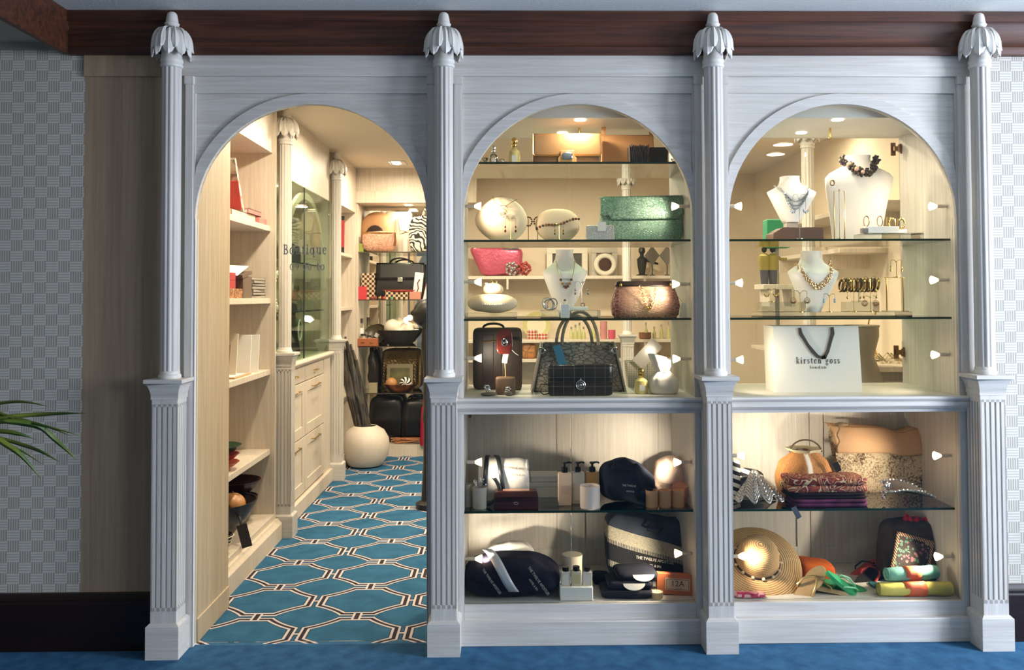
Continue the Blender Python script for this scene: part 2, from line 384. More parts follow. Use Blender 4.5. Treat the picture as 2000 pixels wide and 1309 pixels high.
# ---- the shopfront wall: three arched bays
R0, RO, ZS = .5184, .565, 1.896
bay_geo = {}
def arch_plate(g, cx, x0, x1, zt, ya, yb, zb=None, n=40, r=R0):
    P = [(cx + r * cos(pi * k / n), ZS + r * sin(pi * k / n)) for k in range(n + 1)]
    Q = [(min(max(p[0], x0), x1) if 0 < k < n else (x1 if k == 0 else x0), zt) for k, p in enumerate(P)]
    for k in range(n):
        poly = [P[k], Q[k], Q[k + 1], P[k + 1]]
        g.prism(poly, ya, yb)
    return g
wall = T('wall_front', None, None, (0, 0, 0)); wall['kind'] = 'structure'
for k in range(3):
    cx = .6 + 1.2 * k; x0, x1 = cx - R0, cx + R0
    g = G(); arch_plate(g, cx, x0, x1, 2.47, .012, .035); g.o('spandrel_panel', wh, wall)
    g = G(); n = 44; pts = []
    for q in range(n + 1):
        t = pi * q / n; ro = min(RO, R0 / max(abs(cos(t)), 1e-6)) if abs(cos(t)) > 1e-6 else RO
        pts.append(((cx + (R0 - .001) * cos(t), ZS + (R0 - .001) * sin(t)), (cx + ro * cos(t), ZS + ro * sin(t))))
    for q in range(n): g.prism([pts[q][0], pts[q][1], pts[q + 1][1], pts[q + 1][0]], 0, .036)
    g.o('arch_band', wh, wall)
    for a, b in ((cx - .6, x0), (x1, cx + .6)):
        G().box(a, b, 0, .036, 0, 2.462).o('stile', wv, wall)
    G().box(cx - .6, cx + .6, 0, .036, 2.462, 2.536).o('top_rail', wh, wall)
    G().box(cx - .6, cx + .6, -.012, .036, 2.536, 2.64).o('header_board', wh, wall, bev=.003)
    for a in (cx - .6 + .058, cx + .6 - .058):      # flat strips behind the columns
        G().box(a - .016, a + .016, -.014, 0, 1.19, 2.51).box(a - .02, a + .02, -.02, 0, 2.50, 2.536).o('pilaster_strip', wv, wall)
    if k:
        G().box(x0 + .0005, x1 - .0005, -.001, .036, .10, .172).o('bottom_rail', wh, wall, bev=.001)
        G().box(x0 - .08, x1 + .08, -.03, .0, 0, .108).o('skirting', wh, wall, bev=.004)
        pr = [(.036, 1.018), (-.004, 1.018), (-.008, 1.03), (-.026, 1.040), (-.034, 1.048), (-.034, 1.062), (-.028, 1.068), (-.038, 1.074), (-.042, 1.082), (-.036, 1.090), (.036, 1.090)]
        G().loft([[(x, a, b) for a, b in pr] for x in (x0 - .075, x1 + .075)]).o('sill_moulding', wh, wall)
    else:
        G().box(x0 - .002, x0 + .003, .0, .042, 0, ZS).o('door_jamb', white, wall)
        G().box(x1 - .003, x1 + .002, .0, .042, 0, ZS).o('door_jamb', white, wall)
G().box(-.411, -.06, .0, .036, .2, 2.536).o('side_panel', beige, wall); G().box(-.411, 0, -.012, .036, 2.536, 2.64).o('header_board', beige, wall)
# reveal of the shop doorway, with its low skirting
g = G().box(.03, .0815, .042, .50, 0, 2.80); g.o('door_reveal', oak, wall)
G().box(.08, .088, .05, .50, 0, .105).o('skirting', oak, wall, bev=.002)
G().box(1.118, 1.17, .042, .50, 0, 2.80).o('door_reveal', oak, wall)
# inside face of the shopfront over the door, and the soffit behind the arch
G().box(.08, 1.118, .036, .05, 2.42, 2.80).o('lintel_board', wh, wall)
# ================================================================== fluted columns
leaf_me = {}
def leaf_geo(r0, rm, r1, z0, zm, z1, half, notch):
    def fn(a, b):                          # a across, b from the top down to the tip
        s = (a - .5) * 2
        z = z0 + (z1 - z0) * b
        tt = (z0 - z) / (z0 - zm)
        r = r0 + (rm - r0) * sqrt(max(0.0, 1 - (1 - min(tt, 1.0)) ** 2)) if z > zm else rm + (r1 - rm) * ((zm - z) / (zm - z1)) ** 1.5
        wid = half * (sin(min(1, b * 1.25 + .12) * pi / 2)) * (1 - max(0, b - .72) / .28 * .72)
        th = s * wid; rr_ = r + .004 * (1 - abs(s)) + (.003 if abs(s) < .2 else 0)
        z2 = z + notch * (abs(s)) * (b > .9)
        return (rr_ * cos(th), rr_ * sin(th), z2)
    return G().grid(fn, 6, 10)
def column(loc, label, name='fluted_column', rot=0, group='fluted columns with leaf capitals', mat=wv, half_only=False):
    t = T(name, label, 'column', loc, rot, group); t['kind'] = 'thing'
    if 'plinth' not in leaf_me:
        L = leaf_me
        L['plinth'] = [('plinth', G().sq([(.070, 0), (.070, .138), (.058, .150)]).o('plinth', wh, t))]
        g = G().sq([(.049, .148), (.049, 1.12)]); flo = [-.055, -.0415, -.0315, -.0185, -.0085, .0045, .0145, .0275, .0375, .055]
        flo = [-.055, -.0375, -.0295, -.0155, -.0075, .0075, .0155, .0295, .0375, .055]
        for q in range(0, 10, 2):
            a, b = flo[q], flo[q + 1]
            for sg in (-1, 1):
                g.box(a, b, min(sg * .049, sg * .055), max(sg * .049, sg * .055), .2, 1.085)
                g.box(min(sg * .049, sg * .055), max(sg * .049, sg * .055), a, b, .2, 1.085)
        g.sq([(.055, .148), (.055, .216)]); g.sq([(.055, 1.073), (.055, 1.12)])
        L['pedestal'] = [('pedestal', g.o('pedestal', wv, t))]
        L['capital'] = [('capital', G().sq([(.0585, 1.105), (.0585, 1.128), (.060, 1.130), (.0625, 1.145), (.069, 1.163), (.078, 1.174), (.082, 1.176), (.082, 1.192)]).o('capital', wh, t))]
        nn = 72
        def lobe(th): return 1 - .10 * (abs(cos(6 * th)) ** 4)
        g = G().lathe([(.0415, 1.21), (.0415, 2.575)], nn, rr=lobe)
        L['shaft'] = [('shaft', g.o('shaft', wv, t, ang=60))]
        g = G().lathe([(.040, 1.190), (.047, 1.192), (.049, 1.200), (.047, 1.208), (.043, 1.212), (.043, 1.222), (.040, 1.226)], 32); L['base_ring'] = [('base_ring', g.o('base_ring', white, t))]
        g = G().lathe([(.040, 2.556), (.046, 2.560), (.048, 2.568), (.045, 2.575), (.044, 2.578), (.048, 2.584), (.048, 2.592), (.044, 2.598), (.043, 2.63), (.046, 2.66), (.040, 2.70), (.02, 2.735)], 32)
        L['collar'] = [('collar', g.o('collar', white, t))]
        g = G().lathe([(.016, 2.728), (.018, 2.738), (.030, 2.748), (.032, 2.754), (.027, 2.760), (.0265, 2.766), (.0225, 2.790), (.019, 2.800), (.012, 2.806), (.003, 2.808)], 28)
        L['finial'] = [('finial', g.o('finial', white, t))]
        big = leaf_geo(.018, .078, .076, 2.735, 2.645, 2.598, .36, .012).o('leaf', white, t, solid=.004)
        sm = leaf_geo(.020, .074, .077, 2.738, 2.655, 2.630, .20, .006).o('leaf', white, t, solid=.004)
        L['leaf'] = []
        for q in range(9): L['leaf'].append(('leaf', big if q == 0 else part_copy(big, t), (0, 0, 2 * pi * q / 9)))
        for q in range(9): L['leaf'].append(('leaf', sm if q == 0 else part_copy(sm, t), (0, 0, 2 * pi * (q + .5) / 9)))
        for n_, o_, r_ in L['leaf']: o_.rotation_euler = r_
        # inner leaves set slightly out so the rows overlap
        for n_, o_, r_ in L['leaf'][9:]: o_.scale = (1.07, 1.07, 1.0)
    else:
        for kk, lst in leaf_me.items():
            for e in lst: part_copy(e[1], t)
    return t
COLN = ['leftmost shopfront column, beside the beige panel', 'shopfront column between the open doorway and the middle showcase', 'shopfront column between the two arched showcases', 'rightmost shopfront column, against the patterned wallpaper']
for k in range(4):
    column((1.2 * k, -.066, 0), 'white fluted column on pedestal, ' + COLN[k])
for c_ in [column((.034, 1.80, 0), 'white fluted column inside the shop, between bookcase and glass cabinet'), column((.034, 3.54, 0), 'white fluted column inside the shop, past the glass cabinet near the round pot'), column((3.53, 1.95, 0), 'white fluted column standing in the shop behind the right showcase'), column((2.62, 4.25, 0), 'white fluted column far back, seen through the middle showcase')]: c_.scale = (1, 1, .994)
# ================================================================== showcases
ZA = [2.160, 1.803, 1.443]; ZC = 1.0905; ZL = .572; ZB = .174
lampglass = emis('lit_lamp_reflector', '#ffd9b0', 5.0); lampcore = emis('lit_lamp_core', '#fff2dc', 30.0)
bronze = plain('old_brass_hinge', '#8a6a42', .35, 1)
def glass_slab(par, x0, x1, y0, y1, z, th=.010):
    g = G().box(x0, x1, y0 + .001, y1, z - th, z)
    g.box(x0, x1, y0, y0 + .001, z - th, z, 1)
    return g.o('glass_shelf', [SH, GREEN], par, smooth=False)
def hinge(par, x, y, z, s=1):
    g = G().box(x - .013, x + .013, y - .006, y, z - .034, z + .034)
    g.box(x - .005, x + .028 * s if s > 0 else x + .005, y - .03, y - .006, z - .012, z + .012) if s > 0 else g.box(x - .028, x + .005, y - .03, y - .006, z - .012, z + .012)
    g.tube([(x + s * .02, y - .03, z - .02), (x + s * .02, y - .03, z + .02)], .007, 8)
    g.tube([(x + s * .034, y - .02, z - .026), (x + s * .03, y - .02, z + .026)], .005, 8)
    g.o('hinge', bronze, par, bev=.002)
def showcase(cx, label, shelves, seam):
    t = T('display_case', label, 'showcase', (0, 0, 0), group=None)
    x0, x1 = cx - R0 - .001, cx + R0 + .001; Y0, Y1 = .040, .56
    G().box(x0 - .02, x0, Y0, Y1, .112, 2.42).o('side_panel', wv, t); G().box(x1, x1 + .02, Y0, Y1, .112, 2.42).o('side_panel', wv, t)
    G().box(x0, x1, Y0, Y1 + .02, .112, ZB).o('base_panel', wh, t)
    G().box(x0, x1, .036, Y1 + .02, 1.022, ZC).o('counter', wh, t)
    G().box(x0, x1, .06, Y1 + .02, 2.362, 2.42).o('top_panel', white, t)
    for a, b in ((x0, seam - .002), (seam + .002, x1)):
        d = G().box(a, b, Y1 + .003, Y1 + .022, ZB, 1.022)
        s = .068
        for q in ((a, a + s, ZB, 1.022), (b - s, b, ZB, 1.022)): d.box(q[0], q[1], Y1 - .004, Y1 + .003, q[2], q[3])
        d.box(a + s, b - s, Y1 - .004, Y1 + .003, ZB, ZB + .085); d.box(a + s, b - s, Y1 - .004, Y1 + .003, .985, 1.022)
        d.o('back_door', wv, t, bev=.0015)
        G().box(a, b, Y1, Y1 + .006, ZC, 2.362).o('back_glass_door', GL, t, smooth=False)
    # arched front pane, flat lower pane
    n = 32; P = [(cx + R0 * cos(pi * k / n), ZS + R0 * sin(pi * k / n)) for k in range(n + 1)] + [(x0, ZC), (x1, ZC)]
    G().prism(P, .014, .019).o('arched_glass_pane', GL, t, smooth=False)
    G().box(x0, x1, .012, .017, ZB, 1.018).o('lower_glass_pane', GL, t, smooth=False)
    for z in shelves: glass_slab(t, x0, x1, .06, .545, z)
    glass_slab(t, x0, x1, .06, .545, ZL)
    hinge(t, on(1328 if cx < 2 else 1785, Y1, .97)[0], Y1 - .004, .965, 1)
    if cx < 2: hinge(t, on(912, Y1, .96)[0] + .01, Y1 - .004, .96, -1)
    else:
        hinge(t, x1 - .035, Y1 - .002, 1.25, 1); hinge(t, x1 - .035, Y1 - .002, 2.30, 1)
    # little hanging catch under the top panel
    g = G().tube([(seam + .03, .3, 2.365), (seam + .03, .3, 2.315)], .005, 8); g.ell((seam + .03, .3, 2.312), (.007, .007, .006)); g.o('door_catch', brass, t)
    dl = emis('lit_downlight', '#fff0d8', 12) if 'lit_downlight' not in MT else MT['lit_downlight']
    G().lathe([(.026, -.004), (.026, 0)], 24, (cx - .04, .42, 2.3625)).o('downlight', dl, t)
    G().lathe([(.026, -.004), (.026, 0)], 24, (cx + .02, .10, 2.3625)).o('downlight', dl, t)  # front disc is added, out of sight behind the arch
    light('AREA', 'showcase_downlight', (cx + .02, .10, 2.35), 3.2 if cx < 2 else 2.0, WARM, (cx + .02, .16, 0), shape='DISK', size=.1)  # added front light that brightens the goods on the shelves
    light('AREA', 'showcase_downlight', (cx - .04, .42, 2.35), 5.0, WARM, (cx - .04, .40, 0), shape='DISK', size=.1)
    return t
showcase(1.8, 'middle arched glass showcase in white oak with leather bags and jewellery', ZA, 1.803)
showcase(3.0, 'arched glass showcase in white oak with white paper bag and jewellery busts', ZA[1:], 3.03)
ORD = ['topmost', 'second', 'third', 'fourth', 'lowest']
lamp_parts = {}
def spot_lamp(x, z, sgn, label, target, e=2.0, tilt=0.0, y=.085, cone=150):
    t = T('spot_lamp', label, 'lamp', (x, y, z), group='small glass spot bulbs on the showcase sides', rot=(0, tilt, 0 if sgn > 0 else pi))
    if not lamp_parts:
        def ax(prof): return G().lathe(prof, 20).map(lambda p: (p[2], p[0], p[1]))
        lamp_parts['socket'] = ax([(.0065, 0), (.0065, .012), (.0085, .013), (.0085, .046), (.006, .048)]).o('socket', plain('pale_ceramic', '#d8c8b4', .4), t)
        lamp_parts['reflector'] = ax([(.0055, .046), (.009, .052), (.014, .062), (.0185, .075), (.0195, .078), (.018, .077), (.0135, .064), (.008, .054)]).o('reflector', lampglass, t)
        lamp_parts['bulb'] = G().ell((.064, 0, 0), (.009, .006, .006), 10, 6).o('bulb', lampcore, t)
    else:
        for p in lamp_parts.values(): part_copy(p, t)
    light('SPOT', 'spot_lamp_light', (x + sgn * .082, y, z), e, WARM, target, spot_size=math.radians(cone), spot_blend=1.0, shadow_soft_size=.012)
for cx, nm, L, Rr in ((1.8, 'middle', [403, 551, 700, 903, 1092], [403, 555, 701, 903, 1081]), (3.0, 'right-hand', [403, 553, 703, 890, 1087], [403, 547, 693, 890, 1087])):
    for sgn, lst in ((1, L), (-1, Rr)):
        for i, v in enumerate(lst):
            x = cx - sgn * (R0 - .0); u = proj((x, .085, 1.5))[0]
            z = at(u, v, .085)[2]
            tg = (cx + sgn * .05, .42, z - .12)
            if i >= 3: tg = (cx + sgn * .1, .20, z - .08)
            nar = {(1.8, -1, 3): (1210, 890), (1.8, 1, 4): (1000, 1045), (3.0, 1, 3): (1512, 865)}.get((cx, sgn, i))
            if nar: tg = tuple(at(nar[0], nar[1], .56))
            spot_lamp(x, z, sgn, '%s spot bulb on the %s side of the %s arched showcase' % (ORD[i], 'left' if sgn > 0 else 'right', 'middle' if cx < 2 else 'right'), tg, 4.0 if i < 3 else ({(1.8, 1, 3): 5, (3.0, 1, 4): 6, (1.8, -1, 3): 15}.get((cx, sgn, i)) or (20 if nar else 14.0)), cone=85 if nar else 150)
# ---- glass door of the shop with its lettering
t = T('door_1', None, None, (0, 0, 0)); t['kind'] = 'structure'
n = 32; P = [(.6 + (R0 - .003) * cos(pi * k / n), ZS + (R0 - .003) * sin(pi * k / n)) for k in range(n + 1)] + [(.6 - R0 + .003, .012), (.6 + R0 - .003, .012)]
G().prism(P, .020, .026).o('glass_pane', GL, t, smooth=False)
grey_ink = plain('etched_grey_lettering', '#8d8272', .6)
for body, u0, u1, v0, size in (('Boutique', 553, 638, 497, .062), ('09:00 to', 566, 634, 528, .05)):
    g = serif(body, size, .1); p0, p1 = at(u0, v0, .018), at(u1, v0, .018)
    xs = [p[0] for p in g.v]; k = (p1[0] - p0[0]) / (max(xs) - min(xs)); mid = (max(xs) + min(xs)) / 2
    g.map(lambda p: ((p[0] - mid) * k + (p0[0] + p1[0]) / 2, p[1] + .0185, p[2] + p0[2]))
    g.o('lettering', grey_ink, t, smooth=False)
# ================================================================== bookcase in the doorway
BZ = [2.0, 1.539, 1.085, .578]
t = T('bookcase', 'white oak wall bookcase just inside the shop doorway', 'bookcase', (0, 0, 0))
G().box(-.44, .0, 1.69, 1.714, 0, 2.80).o('side_panel', shopw, t); G().box(-.44, .0, .502, .525, 0, 2.80).o('side_panel', shopw, t)
G().box(-.45, -.43, .525, 1.69, 0, 2.80).o('back_panel', shopw, t); G().box(-.43, -.02, .525, 1.69, 2.47, 2.80).o('top_panel', shopw, t)
for z in BZ: G().box(-.43, -.03, .525, 1.69, z - .034, z).o('shelf', shopw, t, bev=.002)
G().box(-.43, .0, .525, 1.69, .10, .166).o('base_shelf', shopw, t, bev=.003)
pr = [(-.1, 0), (.040, 0), (.040, .10), (.030, .112), (.022, .118), (.018, .13), (-.1, .13)]
G().loft([[(a, y, b) for a, b in pr] for y in (.505, 1.725)]).o('skirting', shopw, t)
# second bookcase past the glass cabinet
t = T('bookcase', 'narrow white oak bookcase behind the far interior column', 'bookcase', (0, 0, 0))
G().box(-.44, .03, 4.53, 4.555, 0, 2.80).o('side_panel', shopw, t); G().box(-.44, 0, 3.63, 3.65, 0, 2.80).o('side_panel', shopw, t)
G().box(-.45, -.43, 3.65, 4.53, 0, 2.80).o('back_panel', shopw, t); G().box(-.43, .03, 3.65, 4.53, 2.36, 2.80).o('top_panel', shopw, t)
for z in (1.95, 1.45, .62): G().box(-.43, -.0, 3.65, 4.53, z - .03, z).o('shelf', shopw, t, bev=.002)
G().box(-.43, .03, 3.65, 4.53, 0, .14).o('skirting', shopw, t, bev=.004)
# ---- glass cabinet on drawers between the two interior columns
t = T('glass_cabinet', 'white jewellery cabinet with tall glass doors above panelled drawers', 'cabinet', (0, 0, 0))
A, B = 1.874, 3.466
G().box(-.44, -.02, A, B, .12, 1.05).o('body', shopw, t)
G().box(-.44, .025, A, B, 0, .11).o('skirting', shopw, t, bev=.006)
pr = [(-.44, 1.045), (.005, 1.045), (.012, 1.055), (.03, 1.062), (.036, 1.072), (.036, 1.082), (.03, 1.090), (-.44, 1.090)]
G().loft([[(a, y, b) for a, b in pr] for y in (1.88, 3.46)]).o('counter', shopw, t)
def bar_handle(par, y, z, w):
    G().tube([(.0, y - w / 2, z), (.022, y - w / 2, z), (.024, y - w / 2 + .004, z), (.024, y + w / 2 - .004, z), (.022, y + w / 2, z), (0, y + w / 2, z)], .0045, 6).o('handle', brass, par)
for y0, y1 in ((1.885, 2.535), (2.545, 3.195)):
    d = G().box(-.02, -.002, y0, y1, .93, 1.04).o('drawer', shopw, t, bev=.002); bar_handle(d, (y0 + y1) / 2, .985, .07)
    for z0, z1 in ((.53, .922), (.125, .522)):
        g = G().box(-.02, -.008, y0, y1, z0, z1); s = .075
        g.box(-.008, .0, y0, y0 + s, z0, z1); g.box(-.008, .0, y1 - s, y1, z0, z1); g.box(-.008, .0, y0 + s, y1 - s, z0, z0 + s); g.box(-.008, .0, y0 + s, y1 - s, z1 - s, z1)
        d = g.o('drawer', shopw, t, bev=.002); bar_handle(d, (y0 + y1) / 2, z1 - .05, .24)
G().box(-.02, .0, 3.2, 3.46, .11, 1.045).o('stile', shopw, t)
G().box(-.44, -.01, A, B, 2.36, 2.80).o('fascia', shopw, t)
G().box(-.44, -.43, A, B, 1.09, 2.36).o('back_panel', plain('sage_backing', '#b4b59c', .35), t)
g = G(); yc, n = 2.67, 36
for q in range(n):
    P2 = [(yc + r * cos(pi * k / n), 1.62 + r * sin(pi * k / n)) for r in (.66, .71) for k in (q, q + 1)]
    g.add([(x, P2[i][0], P2[i][1]) for x in (-.045, -.020) for i in (0, 1, 3, 2)], [(0, 1, 2, 3), (7, 6, 5, 4), (0, 4, 5, 1), (2, 6, 7, 3)])
g.o('inner_arch', shopw, t)
light('AREA', 'added_cabinet_light', (-.2, 2.4, 2.34), 14, WARM, (-.2, 2.4, 0), shape='DISK', size=.1)  # light added inside the cabinet to brighten its contents
G().lathe([(.03, -.004), (.03, 0)], 20, (-.2, 2.4, 2.352)).o('downlight', MT['lit_downlight'], t)  # glowing disc made up to go with the added cabinet light
G().box(-.43, -.012, A, B, 2.354, 2.36).o('top_panel', shopw, t)
vgl = clear('cabinet_glass', '#e2ebe2', .016)
for a, b in ((1.89, 2.533), (2.537, 3.45)): G().box(-.012, -.006, a, b, 1.095, 2.355).o('glass_door', vgl, t, smooth=False)
G().box(-.0135, -.0045, 2.533, 2.537, 1.095, 2.355).o('door_edge', plain('dark_glass_edge', '#27302a', .3), t)
for z in (1.443, 1.803): 
    g = G().box(-.42, -.05, 1.9, 3.44, z - .01, z); g.box(-.05, -.049, 1.9, 3.44, z - .01, z, 1); g.o('glass_shelf', [SH, GREEN], t, smooth=False)
# ---- lit niche at the end of the aisle
NZ = [1.985, 1.52, 1.065, .61]; NB = .11; NY = 4.60
t = T('niche_shelf_unit', 'white recessed shelf unit with glass shelves at the end of the aisle', 'shelf unit', (0, 0, 0))
G().box(.03, .045, NY, 4.98, 0, 2.46).o('side_panel', shopw, t); G().box(.95, .98, NY, 4.98, 0, 2.46).o('side_panel', shopw, t)
G().box(-.1, .04, NY - .02, NY, 0, 2.46).o('frame_stile', shopw, t); 
G().box(-.44, 1.2, NY - .02, 5.0, 2.46, 2.80).o('header_board', shopw, t); G().box(-.44, 1.2, NY - .035, NY - .02, 2.46, 2.575).o('header_moulding', shopw, t, bev=.003)
G().box(.045, .95, 4.96, 4.98, NB, 2.46).o('back_mirror', mirror, t, smooth=False)
G().box(.045, .95, NY - .015, 4.98, 0, NB).o('base', shopw, t)
for z in NZ:
    g = G().box(.045, .95, NY + .001, 4.95, z - .01, z); g.box(.045, .95, NY, NY + .001, z - .01, z, 1); g.o('glass_shelf', [SH, plain('dark_shelf_edge', '#4a4232', .3)], t, smooth=False)
G().lathe([(.04, -.004), (.04, 0)], 20, (.52, 4.74, 2.458)).o('downlight', MT['lit_downlight'], t)
light('AREA', 'niche_downlight', (.52, 4.74, 2.44), 9, WARM, (.52, 4.68, 0), shape='DISK', size=.1)
light('POINT', 'niche_shelf_glow', (.5, 4.90, 1.33), 2.2, WARM, shadow_soft_size=.03)
# square recessed ceiling lamp over the aisle
t = T('recessed_ceiling_lamp', 'square recessed double ceiling lamp above the aisle', 'lamp', (.47, 4.22, 2.80))
G().loft([[(a * x, b * y, z) for a, b in ((-1, -1), (1, -1), (1, 1), (-1, 1))] for x, y, z in ((.085, .11, 0), (.085, .11, -.006), (.07, .095, -.006), (.06, .085, .02))], False).o('frame', white, t)
for q in (-.04, .045): G().ell((-.008, q, .0), (.042, .038, .012)).o('bulb', MT['lit_downlight'], t)
# wall shelves of the shop seen through the showcases
def wall_shelf(x0, x1, y0, y1, z, label, name='wall_shelf', mat=None, th=.03):
    t = T(name, label, 'shelf', ((x0 + x1) / 2, (y0 + y1) / 2, z)); w, d = x1 - x0, y1 - y0
    G().cbox(w, d, th, (0, 0, -th)).o('board', mat or shopw, t, bev=.002)
    for s in (-1, 1):
        if w > d: G().prism([(0, 0), (.0, 0), (.0, 0)], 0, 0) if False else G().box(s * w * .3 - .01, s * w * .3 + .01, -d / 2, d / 2, -th - .10, -th).o('bracket', shopw, t)
        else: G().box(-w / 2, w / 2, s * d * .3 - .01, s * d * .3 + .01, -th - .10, -th).o('bracket', shopw, t)
    return t
wall_shelf(1.05, 3.3, 4.62, 5.0, 1.745, 'long white wall shelf at the back of the shop, pink pouch on it')
wall_shelf(1.05, 3.3, 4.62, 5.0, 1.12, 'lower long white wall shelf at the back of the shop')
wall_shelf(1.05, 3.3, 4.62, 5.0, .93, 'lowest long white wall shelf at the back of the shop')
wall_shelf(3.72, 4.05, 1.9, 3.5, 1.86, 'white wall shelf with bracelets seen through the right showcase')
wall_shelf(3.72, 4.05, 1.3, 3.5, 2.12, 'white wall shelf with lace ornament seen through the right showcase')
wall_shelf(3.60, 4.05, 1.2, 3.6, 1.12, 'white wall counter behind the paper bag with sandals on it')
# ================================================================== goods in the middle showcase
def lab(name, label, cat, u0, u1, vt, Y, z, rz=0, group=None):
    loc, w, h = fit(u0, u1, vt, Y, z)
    return T(name, label, cat, loc, rz, group), w, h
def pill(w, d, h, e1=.35, e2=.35, n=28, m=14): return G().ell((0, 0, h / 2), (w / 2, d / 2, h / 2), n, m, e1, e2)
def ring_pts(r, n=20, sx=1, sy=1): return [(r * sx * cos(2 * pi * k / n), r * sy * sin(2 * pi * k / n), 0) for k in range(n)]
def arc_pts(c, rx, rz, a0, a1, n=14, y=0): return [(c[0] + rx * cos(math.radians(a0 + (a1 - a0) * k / n)), y, c[1] + rz * sin(math.radians(a0 + (a1 - a0) * k / n))) for k in range(n + 1)]
def letters(par, body, size, at3, ry=0, rz=0, rx=0, mat=None, cond=1, fat=0, name='lettering', space=1.0):
    g = text_geo(body, size, cond=cond, fat=fat, space=space)
    return g.o(name, mat, par, at3, (rx, ry, rz), smooth=False)
ink = plain('black_ink', '#2a2624', .5); wink = plain('pale_thread', '#cfc9bd', .7)
def perfume(u0, u1, vt, Y, z, label, liquid=None, cap=None, cut=True):
    t, w, h = lab('perfume_bottle', label, 'perfume bottle', u0, u1, vt, Y, z); r = w / 2
    hb = h * .58
    def rr(th): return 1 + .05 * abs(sin(4 * th))
    G().lathe([(r * .86, 0), (r * .98, .003), (r, hb * .5), (r * .95, hb * .86), (r * .6, hb), (r * .34, hb * 1.05), (r * .34, hb * 1.16)], 24, rr=rr).o('bottle', liquid or YEL, t)
    G().lathe([(r * .42, hb * 1.14), (r * .48, hb * 1.18), (r * .48, hb * 1.30), (r * .38, hb * 1.34), (r * .52, hb * 1.45), (r * .5, hb * 1.6), (r * .25, h), (r * .05, h)], 20).o('cap', cap or gold, t)
    G().box(-r * .42, r * .42, -r * 1.035, -r * 1.0, hb * .22, hb * .62).o('label', paper, t)
    return t
def crystal(u, v, Y, z, w, h, label, k=0):
    t = T('crystal_ornament', label, 'ornament', on(u, Y, z), random.random()); n = [6, 8, 5, 7][k % 4]
    pf = [[(.5, 0), (.5, .1), (.2, .3), (.16, .5), (.42, .8), (.5, 1)], [(.5, 0), (.45, .35), (.5, .7), (.3, 1)], [(.3, 0), (.5, .4), (.35, .8), (.05, 1)], [(.45, 0), (.5, .2), (.25, .55), (.12, .75), (.2, .85), (.08, 1)]][k % 4]
    G().lathe([(a * w, b * h) for a, b in pf], n).o('faceted_glass', CRY, t, smooth=False)
    return t
# -- top shelf
z = ZA[0]
perfume(956, 972, 284, .2, z, 'clear crystal perfume bottle at the left end of the top glass shelf', CRY, silver)
perfume(993, 1016, 269, .2, z, 'yellow perfume bottle with gold stopper left of the gold clutch')
for k, (u, w, h) in enumerate([(948, .035, .04), (980, .04, .035), (1010, .04, .045), (1040, .05, .04), (1075, .045, .05), (1110, .05, .035), (1140, .04, .04), (1165, .045, .035), (1318, .04, .035)]):
    crystal(u, 330, .44 if k not in (0, 1, 8) else .2, z, w, h, ['small cut crystal block at the left arch edge', 'low faceted crystal behind the yellow perfume bottle', 'crystal ornament directly behind the yellow perfume bottle', 'crystal ornament behind the left end of the gold clutch', 'crystal ornament behind the clasp of the gold clutch', 'crystal ornament behind the middle of the gold clutch', 'crystal ornament behind the right part of the gold clutch', 'crystal ornament behind the right end of the gold clutch', 'small crystal piece at the right end of the top glass shelf'][k], k)
m = Mat('gold_metallic_leather', '#d8a570', .3, .6); m.bump(m.noise(220, 2), .15); goldl = m.m
m = Mat('bronze_metallic_leather', '#8a6444', .35, .35); m.bump(m.noise(220, 2), .15); bronzel = m.m
t, w, h = lab('clutch_bag', 'gold metallic clutch bag with turn clasp on the top glass shelf', 'handbag', 1040, 1173, 265, .2, z)
pill(w, .075, h, .22, .16).o('body', bronzel, t)
g = G().grid(lambda a, b: ((a - .5) * w * (1.0 if b < .93 else .97), -.040 - .003 * sin(b * pi), h * (1.0 - .71 * b)), 24, 10)
g.grid(lambda a, b: ((a - .5) * w, -.040 + .07 * b, h * (1 + .02 * sin(b * pi))), 24, 5); g.o('flap', goldl, t, solid=.005)
G().tube([(-w / 2 * .99, -.045, h), (-w / 2 * .99, -.045, h * .36), (-w / 2 * .94, -.046, h * .29), (w / 2 * .94, -.046, h * .29), (w / 2 * .99, -.045, h * .36), (w / 2 * .99, -.045, h)], .0022, 6).o('piping', gold, t)
g = G().prism([(-.044, .001), (.044, .001), (.044, h * .22), (.032, h * .3), (.032, h * .46), (-.032, h * .46), (-.032, h * .3), (-.044, h * .22)], -.052, -.046)
cl = g.o('clasp', goldl, t, bev=.002); G().ell((0, -.056, h * .27), (.026, .008, h * .13), 20, 8, .6, .6).o('turn_lock', silver, cl)
# tan tote with looping strap
m = Mat('tan_leather', '#e0a56c', .45); m.bump(m.noise(150, 2), .12); tan = m.m
t, w, h = lab('tote_bag', 'flat tan leather bag with looping strap, right of the gold clutch', 'handbag', 1174, 1276, 265, .30, z)
G().rect([(w / 2, .03, 0), (w / 2 * 1.01, .035, h * .3), (w / 2 * .99, .022, h)]).o('body', tan, t, bev=.006)
sl = w / 2
pts = [(-sl + .01, -.02, h), (-sl + .012, -.03, h * 1.5), (-sl + .03, -.03, h * 2.1), (-sl + .05, 0, h * 2.3), (-sl + .11, .02, h * 2.2), (-sl * .1, .03, h * 1.95), (sl * .5, .03, h * 1.75), (sl - .02, .0, h * 1.4), (sl - .012, -.02, h)]
G().tube(pts, .011, 8, flat=.22).o('strap', tan, t)
